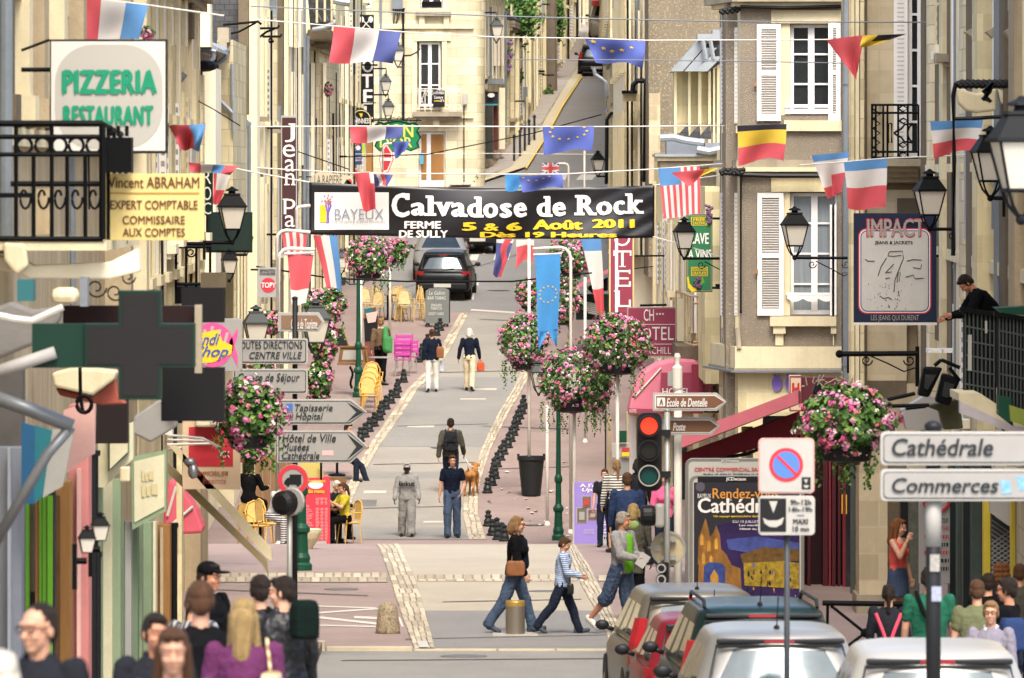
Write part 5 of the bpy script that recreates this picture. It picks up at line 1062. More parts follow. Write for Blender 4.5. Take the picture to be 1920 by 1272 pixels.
for i in range(40):
 x,y=R.uniform(1394,1494),R.uniform(1056,1122);k=R.uniform(.6,1.5);layer(t,"poster_light",R.choice((gold,goldl,M_bk,M_bk,mat("poster blue glow","#46549a",.5),mat("poster wine","#5a2230",.5))),[(x,y),(x+2*k,y-1*k),(x+2.5*k,y+6*k),(x-1,y+5*k)],Y,4.4+i*.03)
layer(t,"moon",mat("poster moon","#4e4c55",.5),circ(1313,913,9,16),Y,2.6)
Y=147;vio=mat("violet board","#8574b4",.5,.06)
t=board("cafe_board","violet pavement board reading A l'étage Upstairs",rect(1076,904,1152,1024),Y,vio,.04,"board",base=(1113,1028));slab(t,"edge",M_sw,1074,1077,904,1024,Y-.02,.06)
lettering(t,[("A l'étage",1087,907,1144,916,dict(bold=.03)),("Upstairs",1091,915,1146,924,dict(bold=.03,shear=.2)),("@",1123,978,1147,1000,dict(bold=0))],Y,M_wt)
layer(t,"white_strip",M_sw,rect(1123,1004,1151,1020),Y,1)
for x0,y0,x1,y1 in((1091,930,1109,953),(1081,952,1101,981),(1102,955,1121,976)):layer(t,"photo",M_sw,rect(x0,y0,x1,y1),Y,1);layer(t,"photo_scene",R.choice((M_brown,mat("photo scene","#6a5148",.5,.7,12))),rect(x0+1,y0+1,x1-1,y1-1),Y,2);layer(t,"photo_scene",M_red if x0==1091 else M_sg,rect(x0+5,y0+8,x1-5,y1-6),Y,3)
for i in range(10):layer(t,"text_line",mat("violet pale","#b5aad0",.5),rect(1092+R.randint(0,3),983+i*1.9-(55 if i<5 else 0)+(4 if i<5 else 0),1114,983.8+i*1.9-(55 if i<5 else 0)+(4 if i<5 else 0))if i>=5 else rect(1112,930+i*3,1128,930.8+i*3),Y,1)
for i in range(5):layer(t,"number_mark",M_ink,rect(1128+i*4,1007,1130.5+i*4,1011),Y,2)
Y=161;t=board("menu_board","tall red menu board with white oval and price columns",rect(570,894,619,1026),Y,mat("menu red","#c43c4a",.5,.05),.05,"menu board")
layer(t,"oval",M_wt,circ(592,909,14,18,8),Y,1);lettering(t,[("Formules",576,898,610,905,dict(bold=.02)),("du menu",578,917,608,925,dict(bold=.03))],Y,M_ye,d=.014)
mb=MB()
for i in range(30):
 y=934+i*2.7
 for x0,x1 in((592,599),(601,607),(609,615))if i>0 else((592,615),):
  if 946<y<952:continue
  a,b=W(x0,y+.9,Y),W(x1-R.uniform(0,2),y,Y);mb.bb(a.x,b.x,Y-.012,Y-.008,a.z,b.z)
 if y>945:a,b=W(572,y+.8,Y),W(572+R.uniform(6,16),y,Y);mb.bb(a.x,b.x,Y-.012,Y-.008,a.z,b.z)
mb.build("menu_text",mat("menu text","#dba5a5",.6),t);slab(t,"foot",M_sw,588,612,1015,1021,Y-.1,.04)
Y=139;t=board("cobbler_sign","white shoe repair sign with red TOPY disc",rect(484,502,518,558),Y,M_sg,.1,"shop sign");layer(t,"disc",M_red,circ(503,535,14,20),Y,1);lettering(t,[("TOPY",490,530,517,540,dict(bold=.02))],Y,M_wt,d=.014);lettering(t,[("REPARATION",487,505,516,510,dict(bold=.02)),("CHAUSSURES",487,511,516,516,dict(bold=.02))],Y,M_ink);arm(t,470,506,484,506,Y+.05)
Y=GY(612)-.4;t=board("pavement_board","grey chalk board reading BAR TABAC ENGLISH TOBACCO CREDIT CARDS",[(798,546),(806,541),(834,540),(842,544),(842,608),(797,606)],Y,mat("chalk grey","#6b706d",.6,.12,3),.06,"board");slab(t,"edge",M_polek,842,844,545,606,Y,.05)
lettering(t,[("Le Galion",804,546,834,553,dict(shear=.3)),("BAR TABAC",802,556,836,562,dict(bold=.01)),("ENGLISH",809,570,828,575,dict(bold=.02)),("TOBACCO",807,576,829,581,dict(bold=.02)),("CREDIT CARDS",803,586,832,591,dict(bold=.01))],Y,mat("chalk","#c2c4bc",.8))
mb=MB()
for x in(802,836):
 for dy in(0,1):mb.tube([W(x,605,Y+.03),W(x-4+8*dy,612,Y+.03)],.03,5)
mb.build("feet",M_polek,t)
t=board("chalk_board","black chalk board in brown frame beside the green lamp post",[(627,616),(643,615),(655,650),(620,652)],GY(735),M_wood,.05,"board");layer(t,"slate",mat("chalk black","#26292a",.7,.1,4),[(628,618),(642,617),(652,648),(623,650)],GY(735),1)
lettering(SG_ROC,[("R",381,320,396,345),("O",381,350,396,376),("C",381,380,396,402)],127.45,M_wt)
# ================================================================ street furniture
M_opal=mat("opal lantern glass","#c9c3b4",.35,.06,5,spec=.5)
M_lampg=mat("lantern grey green","#2a302f",.5,.15,6)
def lantern(label,px,ytop,yball,Y,arm_x=None,group=None,m=None,curl=True,under=True):
 """four sided street lantern; finial at ytop, foot ball at yball; bracket to arm_x on the wall"""
 m=m or M_iron;k=(yball-ytop)/S(Y)/1.06;o=W(px,yball,Y);t=thing("street_lantern",label,"lantern",o,group);K=lambda*p:Vector((p[0]*k+o.x,p[1]*k+o.y,p[2]*k+o.z))
 def fr(mb,h0,z0,h1,z1,rot=pi/4+.15):
  P=[K(h*1.414*cos(rot+i*pi/2),h*1.414*sin(rot+i*pi/2),z)for z,h in((z0,h0),(z1,h1))for i in range(4)];mb.hexa(P);return P
 mb=MB();fr(mb,.265,.67,.26,.70);fr(mb,.25,.70,.13,.90);fr(mb,.15,.90,.14,.93);mb.lathe([(.07*k,.93*k),(.06*k,.97*k),(.13*k,.98*k),(.12*k,1.0*k),(.05*k,1.03*k),(.02*k,1.06*k)],o,10);mb.build("cap",m,t)
 mb=MB();fr(mb,.135,.26,.225,.665);mb.build("glass",M_opal,t)
 mb=MB();rot=pi/4+.15
 c0=[K(.14*1.414*cos(rot+i*pi/2),.14*1.414*sin(rot+i*pi/2),.25)for i in range(4)];c1=[K(.235*1.414*cos(rot+i*pi/2),.235*1.414*sin(rot+i*pi/2),.675)for i in range(4)]
 for i in range(4):mb.tube([c0[i],c1[i]],.016*k,4);mb.tube([c0[i],c0[(i+1)%4]],.018*k,4);mb.tube([c1[i],c1[(i+1)%4]],.014*k,4)
 if under:
  for i in range(4):a=rot+i*pi/2;mb.tube([c0[i],K(.13*cos(a),.13*sin(a),.12),K(.03*cos(a),.03*sin(a),.02)],.016*k,5)
  mb.ball(K(0,0,.0),.05*k,8,6)
 mb.build("frame",m,t)
 if arm_x is not None:
  mb=MB();a=W(arm_x,yball,Y);mb.tube([o,a],.032,6);mb.bb(a.x-.02,a.x+.02,Y-.04,Y+.04,a.z-.25,a.z+.15);mb.build("bracket",m,t)
  if curl:
   mb=MB();d=1 if arm_x>px else-1;L=abs(arm_x-px)
   for f,sg in((.30,1),(.88,-1)):
    cx=px+d*L*f;mb.tube([W(cx+sg*d*(8-q*.45)*cos(q*.55),yball+12+(8-q*.45)*sin(q*.55),Y)for q in range(15)],.010,4)
   mb.tube([W(px+d*L*.36,yball+6,Y),W(px+d*L*.65,yball+22,Y),W(px+d*L*.84,yball+34,Y),W(px+d*L*.97,yball+28,Y)],.011,4);mb.build("scroll",m,t)
 return t
LW="wall lanterns along the street"
lantern("black lantern on a long arm before the lower curtained window",1490,387,484,147,1600,LW)
lantern("black lantern on an arm beside the green wine sign",1283,407,485,158,1389,LW)
lantern("black lantern on an arm above the IMPACT sign",1743,317,430,122,1884,LW)
lantern("large black lantern behind the blurred lantern at the right edge",1857,236,372,100,1882,LW,curl=False)
lantern("very large blurred lantern cut by the right edge of the photo",1915,180,412,62,1990,LW,m=mat("lantern near grey","#1b1d1f",.6,spec=.1))
lantern("black lantern in front of the brown gable beside the yellow plaque",435,350,455,108,383,LW,curl=False)
lantern("small lantern half behind the black lantern near the yellow plaque",462,428,478,150,440,LW,curl=False)
lantern("lantern above the sweet shop sign",430,466,527,126,416,LW,curl=False)
lantern("lantern on the corner of the narrow cornice house",1121,282,331,233,1137,LW,curl=False)
lantern("grey lantern hanging over the shop with the oval sign",931,32,80,276,None,LW,m=M_lampg)
t=thing("lantern_bracket","thin iron bracket reaching over the shop with the oval sign","bracket",W(900,24,276.5));mb=MB();mb.tube([W(882,24,276.5),W(931,24,276.5),W(931,34,276.5)],.03,5);mb.build("rod",M_iron,t)
lantern("small grey lantern on a curved arm beside the French window",746,78,126,268,756,LW,m=M_lampg,curl=False)
lantern("upper of two grey lanterns by the hotel sign",723,138,180,262,None,LW,m=M_lampg)
lantern("lower of two grey lanterns by the hotel sign",728,184,228,256,None,LW,m=M_lampg)
for x0,x1,y,Y in((700,724,129,262),(674,728,178,256)):
 t=thing("lantern_bracket","thin iron bracket holding the %s lantern by the hotel sign"%("upper" if y<150 else "lower"),"bracket",W(x0,y,Y));mb=MB();mb.tube([W(x0,y,Y),W(x1,y,Y),W(x1,y+10,Y)],.03,5);mb.build("rod",M_iron,t)
t=thing("lantern_bracket","curved iron rod from the French window to its lantern","bracket",W(757,105,268));mb=MB();mb.tube([W(748,106,268),W(770,104,268),W(782,98,270),W(787,92,273)],.03,5);mb.build("rod",M_iron,t)
lantern("left coach lantern on the pink shop pillar",163,985,1052,66,140,"coach lanterns on the pink shop",curl=False,under=False)
lantern("right coach lantern on the black drainpipe",188,960,1030,68,170,"coach lanterns on the pink shop",curl=False,under=False)
def lamp_post(label,px,ytop,ybase,far,heads,m=M_green,Yk=None,r=.06):
 Y=Yk or GY(ybase,far);g=Vector((WX(px,Y),Y,GZ(Y)));t=thing("lamp_post",label,"lamp post",g);H=WZ(ytop,Y)-g.z;q=r
 mb=MB();mb.lathe([(q*2.6,0),(q*2.6,.10),(q*2.0,.14),(q*2.2,.22),(q*1.7,.3),(q*1.5,.62),(q*2.1,.66),(q*2.1,.72),(q*1.2,.8),(q*1.1,1.25),(q*1.6,1.3),(q*1.6,1.38),(q*1.05,1.45),(q,1.6),(q*.75,H-.1),(q*.9,H-.06),(q*.5,H)],g,14);mb.build("shaft",m,t,smooth=False)
 mb=MB()
 for hx,hy in heads:
  a=W(hx,hy,Y);mb.tube([Vector((g.x,Y,a.z-.28)),Vector(((g.x+a.x)/2,Y,a.z-.3)),Vector((a.x,Y,a.z-.12)),a],.025,6)
 if heads:mb.build("arms",m,t)
 for i,(hx,hy)in enumerate(heads):lantern("lantern on the %s of the green lamp post among the flowers"%("right arm" if i else "left arm"),hx,hy-46,hy+2,Y-.01,None,"lanterns on the green lamp post",m=M_lampg)
 return t
lamp_post("dark green lamp post with two lanterns behind the menu stand",672,505,745,True,[(640,512),(688,513)])
lamp_post("dark green lamp post below the flower baskets on the right pavement",1047,700,1018,True,[],Yk=163.5,r=.055)
lamp_post("dark green lamp post with fluted base at the crest",565,900,1070,False,[],r=.07)
lantern("big lantern hidden behind the white direction signs",592,560,668,105,None,"lanterns behind the direction signs",m=M_lampg);lantern("roof of a grey lantern behind the flowers left of the signs",480,572,668,116,None,"lanterns behind the direction signs",m=M_lampg)
lantern("lantern half hidden by flowers beside the white flag pole",1010,675,740,160,None,"lanterns behind the direction signs",m=M_lampg)
mb=MB();mb.lathe([(.125,0),(.13,.03),(.10,.06),(.10,.12),(.075,.17),(.06,.2),(.085,.215),(.085,.24),(.055,.27),(.045,.29),(.065,.31),(.06,.345),(.02,.37)],(0,0,0),12)
b_me=mb.mesh("bollard",mat("cast iron","#1f2323",.45,.25,8),smooth=False)
BL=[(306,712),(329,690),(350,662),(375,636),(402,605),(410,578),(433,551),(458,522),(484,494),(492,466),(522,418),(597,317),(612,288),(685,185),(703,160),(640,240)]
BR=[(1118,548),(1110,575),(1098,600),(1086,626),(1074,655),(1068,682),(1054,712),(1040,743),(1018,775),(1002,805),(985,838),(970,868),(975,896),(960,930),(938,967)]
BN=[(942,1132),(962,1178),(985,1170),(990,1200),(1010,1195),(1022,1212)]
def put(me,name,label,cat,group,p,sc=1,rz=0):
 o=link_mesh(name,me);o.location=p;o.scale=(sc,)*3;o.rotation_euler=(0,0,rz);tag(o,label,cat,group);ORG[o.name]=Vector();return o
for L,lab,gr in((BL,"small black cast iron bollard in the row left of the lane","bollards along the left of the lane"),(BR,"small black cast iron bollard in the row right of the lane","bollards along the right of the lane"),(BN,"small black cast iron bollard in the cluster at the crest right of the lane","bollards clustered at the crest")):
 for x,y in L:put(b_me,"bollard",lab,"bollard",gr,G(560+x/2.65,560+y/2.65),1.0,R.uniform(0,6))
for i in range(7):
 pass
pm=MB().lathe([(.05,0),(.045,.1),(.045,1.0),(.065,1.02),(.065,1.07),(.03,1.12)],(0,0,0),8).mesh("post",M_lampg)
for x,y in((964,307),(975,298),(984,288),(992,277),(1002,268)):put(pm,"bollard","slim dark post in the row at the foot of the hill road","bollard","posts at the foot of the hill",G(x,y),1.0)
g=G(727,1188,False);t=thing("stone_bollard","squat granite bollard on the near pavement","bollard",g)
mb=MB();r0,r1,h=.18,.14,.385;M_gran=mat("granite","#8f816a",.9,.3,9,.5,40,speck=(50,hexc("#5d5344"),.5,.6))
n=16;rings=[[g+Vector((r*cos(2*pi*i/n)*(1+.03*sin(i*3)),r*sin(2*pi*i/n),z))for i in range(n)]for r,z in((r0,-.02),(r0*.98,.05),(r1,h-.03),(r1*.85,h+.02),(r1*.5,h+.055),(.03,h+.065))];mb.loft(rings);mb.build("stone",M_gran,t,smooth=True)
g=G(966,1190,False);t=thing("steel_bollard","retractable steel bollard with golden band in the crossing lane","bollard",g);q=.137
mb=MB();mb.lathe([(q,-.02),(q,.40),(q,.41)],g,24);mb.build("sleeve",mat("brushed steel","#8c8478",.35,.12,5,metal=.7,stretch=(8,8,.3)),t,smooth=False);mb=MB();mb.lathe([(q*1.02,.405),(q*1.02,.46),(q*.96,.485),(.02,.487)],g,24);mb.build("gold_band",mat("gold band","#a98c4a",.4,.1,5,metal=.5),t);mb=MB().bb(g.x-.32,g.x+.32,g.y-.5,g.y+.8,g.z+.002,g.z+.012);mb.build("ground_plate",mat("plate","#9b958a",.6,.1,5),t)
g=G(996,930);t=thing("planter","big black ribbed planter at the foot of the white flag pole","planter",g)
mb=MB();mb.lathe([(.21,0),(.22,.02),(.30,.82),(.33,.84),(.33,.93),(.29,.93),(.28,.8)],g,24);mb.build("tub",mat("black resin","#1d1f20",.45,.15,4,bump=.4,bscale=25,stretch=(1,1,8)),t)
for dx in(-.3,.3):mb=MB().bb(g.x+dx-.03,g.x+dx+.03,g.y-.05,g.y+.05,g.z+.9,g.z+.98);mb.build("lug",M_polek,t)
t=thing("barrier","black crowd rail with crossed braces near the right kerb","railing",W(1600,1210,97));mb=MB();Y=97
mb.tube([W(1542,1131,Y),W(1760,1134,Y)],.035,8);mb.build("handrail",M_iron,t);mb=MB()
for a,b in(((1552,1133),(1551,1190)),((1558,1136),(1622,1187)),((1622,1187),(1585,1215)),((1622,1187),(1690,1135)),((1622,1187),(1680,1225))):mb.tube([W(*a,Y),W(*b,Y)],.022,6)
mb.ball(W(1622,1187,Y),.06,8,6);mb.build("brace",M_iron,t)
# ---------------------------------------------------------------- flag poles and lines
FPg="white flag poles"
def flag_pole(label,px,ytop,Y,arch=None,bar=None,r=.035,yfoot=None):
 g=Vector((WX(px,Y),Y,GZ(Y)));t=thing("flag_pole",label,"flag pole",g,FPg);mb=MB();top=W(px,ytop,Y)
 pts=[g,top]
 if arch is not None:
  ax,ay=arch;d=1 if ax>px else-1;rr=abs(ax-px)*.28
  pts=[g,W(px,ytop+rr,Y)]+[W(px+d*rr*(1-cos(a)),ytop+rr-rr*sin(a),Y)for a in(pi/6,pi/3,pi/2)]+[W(ax,ay,Y)]
 mb.tube(pts,r,8);mb.build("shaft",M_polew,t,smooth=True);mb=MB().lathe([(r*2,0),(r*2,.03),(r*1.2,.1)],g,10);mb.build("base",M_polew,t)
 if bar:mb=MB();mb.tube([W(bar[0],bar[1],Y-.03),W(bar[2],bar[3],Y-.03)],.025,6);mb.build("crossbar",M_polew,t)
 return t
flag_pole("white flag pole standing in the black planter",992,445,GY(930)+.05);flag_pole("arched white flag pole carrying the long blue EU banner",1070,464,166,(999,467),(1000,478,1053,476));flag_pole("straight white pole in front of the burgundy hotel sign",1156,440,170)
flag_pole("arched white flag pole with a small Union flag at the junction",1066,307,250,(1040,307));flag_pole("thin white pole on the junction painted bars",1096,283,246);flag_pole("white pole beside the dark green lamp post with two lanterns",677,500,GY(712));flag_pole("white pole behind the man with the green jacket",731,448,GY(640))
flag_pole("arched white flag pole with red and white flag on the left",519,432,148,(582,436));flag_pole("second arched white flag pole on the left",523,466,144,(590,468),(533,476,588,474));flag_pole("tall arched white flag pole left of the black banner",556,388,152,(582,386));flag_pole("pale pole below the pink flower baskets",1077,700,160);flag_pole("white pole under the big pink basket",1158,690,156.5)
flag_pole("short arched pole before the inn sign",718,270,235,(740,268));flag_pole("grey white pole behind the French banner",1097,520,185);flag_pole("pale slim pole on the right pavement",1026,760,168)
RB=[mat("flag red","#b94e55",.7,.1,2),mat("flag white","#c3bfba",.7,.05,2),mat("flag blue","#527fae",.7,.1,2),mat("flag navy","#454d7c",.7,.1,2),mat("flag black","#2a2730",.7,.1,2),mat("flag yellow","#c9ab3c",.7,.08,2),mat("flag eu blue","#4d5a9a",.7,.1,2),mat("flag sky blue","#3f80b6",.7,.1,2)]
def flag(label,c,Y,fn,amp=.12,freq=9,nu=28,nv=20,stars=None,ripple=2.5,ph=0,group="flags strung over the street",bow=0,cat="flag"):
 """cloth between four photo corners TL TR BR BL; fn(u, v) picks the colour; hangs in folds"""
 TL,TR,BR,BL_=[Vector((a,b,0))for a,b in c]
 def P(u,v,d=0):
  p=(TL*(1-u)+TR*u)*(1-v)+(BL_*(1-u)+BR*u)*v
  p.y+=bow*sin(pi*u)*v+ripple*v*sin(u*freq+ph);p.x+=ripple*.5*v*sin(v*5+ph)
  w=amp*(.25+.75*v)*sin(u*freq+v*2.2+ph)+amp*.5*sin(u*freq*.45-v*3+ph*2)
  return W(p.x,p.y,Y)+Vector((0,-w-d,0))
 t=thing("flag",label,cat,P(.5,0),group);mb=MB();mb.grid(P,nu,nv,fn);mb.build("cloth",RB,t,smooth=True)
 if stars:
  mb=MB()
  for(u,v,r)in stars:
   q=[P(u+(r if k%2==0 else r*.42)*sin(k*pi/5),v-(r if k%2==0 else r*.42)*cos(k*pi/5)*stars_asp,.012)for k in range(10)];cc=P(u,v,.014);mb.add(q+[cc],[(k,(k+1)%10,10)for k in range(10)])
  mb.build("stars",RB[5],t)
 return t,P
tri=lambda a,b,c:(lambda u,v:a if u<.333 else b if u<.667 else c);vtri=lambda a,b,c,p=.333,q=.667:(lambda u,v:a if v<p else b if v<q else c);one=lambda a:(lambda u,v:a)
flag("red white and pale blue flag above the pizzeria sign",[(149,-6),(278,10),(262,74),(145,74)],84,tri(0,1,2),.1,6,ripple=1)
flag("French flag blowing left of the black hotel sign",[(626,48),(752,60),(738,118),(618,117)],150,tri(0,1,3),.15,7)
flag("crumpled red and blue flag right of the pizzeria sign",[(316,236),(386,233),(374,282),(340,280)],104,lambda u,v:2 if u>.78-.25*(1-v)else 0,.2,8)
flag("thin red white and blue flag above the yellow plaque",[(353,305),(447,312),(432,328),(358,322)],102,lambda u,v:(0,1,2,0)[min(3,int(u*4))],.06,7,ripple=1)
flag("red and white flag tail hanging beside the black lantern",[(400,322),(433,326),(412,384),(400,382)],103,lambda u,v:0 if v>.55 or u<.2 else 1,.06,5,ripple=1.5)
flag("narrow French flag above the inn sign",[(655,237),(757,236),(752,262),(660,268)],165,tri(0,1,3),.1,6)
flag("small blue flag below the inn sign",[(734,266),(768,265),(760,286),(742,297)],170,one(6),.1,6)
flag("red drooping flag end over the banner logo",[(663,325),(700,323),(706,394),(683,396)],150,lambda u,v:0 if u<.8 or v>.3 else 1,.12,6,ripple=2)
flag("union coloured flag scrap above the banner logo",[(690,326),(737,328),(727,350),(690,350)],151,lambda u,v:1 if abs(u-.4-v*.3)<.08 else 0 if abs(u-.55-v*.3)<.09 else 3,.08,6)
stars_asp=1.4
def ring12(cu,cv,ru,rv,r):return[(cu+ru*sin(k*pi/6),cv-rv*cos(k*pi/6),r)for k in range(12)]
flag("blue EU flag flying before the dark parked car",[(1096,72),(1210,78),(1206,128),(1118,118)],142,one(6),.14,7,stars=[(.12,.12,.07),(.26,.38,.06),(.4,.5,.065),(.58,.45,.065),(.76,.3,.05)],bow=-5)
flag("blue EU flag flying in the middle of the hill road",[(1017,238),(1114,237),(1111,285),(1021,291)],150,one(6),.08,6,stars=[s for s in ring12(.5,.2,.36,.32,.042)if s[1]>.03],bow=-6)
flag("blue EU flag draped along the top of the banner",[(972,331),(1054,327),(1057,354),(981,361)],153,one(6),.1,6,stars=[(.1,.1,.04),(.2,.28,.045),(.38,.34,.045),(.55,.25,.045),(.7,.12,.045)],bow=-4)
flag("pale blue flag behind the EU flag over the banner",[(947,327),(978,328),(984,356),(949,358)],154,one(7),.05,5,stars=[(.8,.8,.09)])
uk=lambda u,v:0 if abs(u-.5)<.09 or abs(v-.5)<.14 else 1 if abs(u-.5)<.17 or abs(v-.5)<.24 or abs(abs(u-.5)-abs(v-.5))<.07 else 3
flag("small Union flag hanging from the arched pole at the junction",[(1016,306),(1048,305),(1048,327),(1017,326)],249.8,uk,.05,5,ripple=.6,group="flags hanging from poles")
flag("Belgian flag on the roughcast corner house",[(1382,236),(1475,233),(1470,303),(1386,312)],132,vtri(4,5,0,.17,.55),.1,6,bow=-9)
flag("twisted red pennant of a Belgian flag before the upper shutters",[(1549,75),(1620,66),(1609,130),(1606,150)],112,one(0),.1,5,ripple=1)
flag("yellow and black tail of the twisted Belgian flag",[(1617,67),(1700,64),(1640,86),(1612,88)],111.8,lambda u,v:4 if v<.55 and u>.35 else 5,.06,5,ripple=1)
flag("French flag with level stripes behind the right hand lanterns",[(1744,228),(1843,225),(1831,288),(1752,298)],104,vtri(2,1,0,.26,.62),.08,6,bow=-8)
flag("French flag with level stripes above the IMPACT sign",[(1582,304),(1663,297),(1661,390),(1591,391)],116,vtri(2,1,0,.2,.55),.06,6,bow=2)
flag("twisted French flag left of the flag above the IMPACT sign",[(1521,292),(1592,285),(1577,362),(1552,373)],121,lambda u,v:2 if v<.14 else(0 if(v>.5 and u>.45)or v>.75 else 1),.1,6,ripple=1)
flag("stars and stripes flag at the right end of the banner",[(1234,316),(1312,312),(1314,401),(1245,410)],152,lambda u,v:2 if u<.52 and v<.33 else(0 if int(u*13)%2==0 else 1),.07,6,nu=39,ripple=1.2)
flag("red and yellow twisted flag across the stars and stripes flag",[(1258,324),(1348,315),(1318,330),(1292,350)],150,lambda u,v:5 if u>.72 else 0,.06,5,ripple=1)
FPl="flags hanging from poles"
flag("long Dutch banner hanging left of the dark green lamp post",[(587,442),(632,442),(645,588),(622,574)],158,tri(0,1,2),.12,4,nv=30,group=FPl,ripple=4)
flag("red pole banner with white foot on the left",[(539,478),(588,478),(575,571),(548,571)],144,lambda u,v:1 if v>.72 else 0,.05,5,group=FPl)
flag("pink and white striped pole banner on the left",[(528,437),(575,434),(574,478),(534,478)],148,lambda u,v:0 if int(u*7)%2==0 else 1,.05,5,group=FPl)
def eu(u,v):return 7
t,P=flag("long swallow tailed blue EU banner",[(1003,479),(1051,477),(1047,620),(1009,620)],165.9,eu,.05,5,nv=34,group=FPl,stars=None,ripple=2)
mb=MB()
for u,v,r in ring12(.5,.52,.38,.105,.055):
 q=[P(u+(r if k%2==0 else r*.42)*sin(k*pi/5),v-(r if k%2==0 else r*.42)*cos(k*pi/5)*.34,.012)for k in range(10)];mb.add(q+[P(u,v,.016)],[(k,(k+1)%10,10)for k in range(10)])
mb.build("stars",RB[5],t)
mb=MB()
for s0,s1,x0,x1,xt in((0,.5,1009,1028,1010),(.5,1,1028,1047,1044)):
 pts=[P(s0+(s1-s0)*i/6,1)for i in range(7)];e=W(xt,660 if xt<1020 else 652,165.9);n0=len(pts)
 rows=[[p+(e-p)*f+Vector((0,-.03*sin(f*5+i),0))for i,p in enumerate(pts)]for f in(0,.25,.5,.75,.97)]
 for r0,r1 in zip(rows,rows[1:]):
  for i in range(n0-1):mb.add([r0[i],r0[i+1],r1[i+1],r1[i]],[(0,1,2,3)])
mb.build("tail",RB[7],t,smooth=True)
flag("long French banner tapering beside the burgundy hotel sign",[(1089,447),(1127,447),(1134,588),(1122,590)],178,vtri(2,1,0,.17,.66),.08,4,nv=30,group=FPl,ripple=2)
flag("twisted Union flag below the banner",[(931,449),(963,449),(941,524),(926,514)],186,lambda u,v:0 if.5<u+.2*sin(v*6)<.95 else(1 if v<.1 else 3),.12,5,group=FPl,ripple=3)
flag("red swallow tailed flag with white top below the banner",[(968,450),(1001,450),(1000,497),(968,505)],186,vtri(1,0,0,.25,.6),.06,5,group=FPl,bow=-14)
def line(label,pts,Y,r=.012,m=None,sag=0,name="flag_line",cat="line",group="lines stretched across the street"):
 a,b=pts[0],pts[-1];n=24;P=[]
 if len(pts)==2:P=[W(a[0]+(b[0]-a[0])*i/n,a[1]+(b[1]-a[1])*i/n+sag*sin(pi*i/n),Y)for i in range(n+1)]
 else:P=[W(x,y,Y)for x,y in pts]
 mb=MB();mb.tube(P,r,5);o=mb.build(name,m or M_polew,None);tag(o,label,cat,group);return o
line("pale line holding the upper EU flag and French flag",[(470,36),(626,49),(752,60),(930,70),(1096,72),(1210,76),(1500,75),(1594,74)],148,.012);line("pale line over the hill holding the middle EU flag",[(470,238),(655,237),(757,237),(1017,238),(1114,238),(1382,236),(1475,233),(1745,229),(1845,225)],154.5,.014)
line("pale line along the top of the black banner",[(480,315),(663,325),(947,327),(1054,327),(1234,317),(1345,308),(1480,300),(1600,285)],155,.014);line("rope from the left wall to the black banner",[(440,316),(500,328),(580,342)],160,.016);line("rope from the black banner to the corner house",[(1227,348),(1300,336),(1400,322),(1480,306),(1522,292),(1600,280)],159,.016);line("rope from the lower corner of the banner to the right",[(1224,444),(1290,462),(1420,504),(1597,524)],158,.012)
line("thin line holding the flags above the pizzeria sign",[(60,-14),(149,-6),(278,10),(420,30)],84,.01);line("line holding the two flags before the right lanterns",[(1500,310),(1582,304),(1663,297),(1790,292),(1900,280)],116,.011);line("grey power line across the top of the photo",[(470,12),(1900,42)],135,.012,M_pipeg,10,"power_line","cable");line("faint grey power line over the upper shutters",[(960,112),(1920,128)],140,.010,M_pipeg,-4,"power_line","cable")
line("dark wire crossing above the parked black car",[(480,500),(620,522),(760,528),(960,528),(1110,512)],170,.02,M_iron,0,"power_line","cable");line("dark wire from the tall house to the inn sign",[(478,262),(560,285),(655,318)],200,.016,M_iron,0,"power_line","cable");line("long thin wire past the foot of the hill",[(470,300),(800,290),(1000,250),(1128,215)],232,.018,M_iron,0,"power_line","cable");line("twin wire on the cream stone house",[(322,158),(350,178),(400,205),(450,236)],122,.01,M_iron,0,"power_line","cable")
line("thin pale wire low over the junction",[(480,290),(900,288),(1130,290)],235,.012,M_polew)
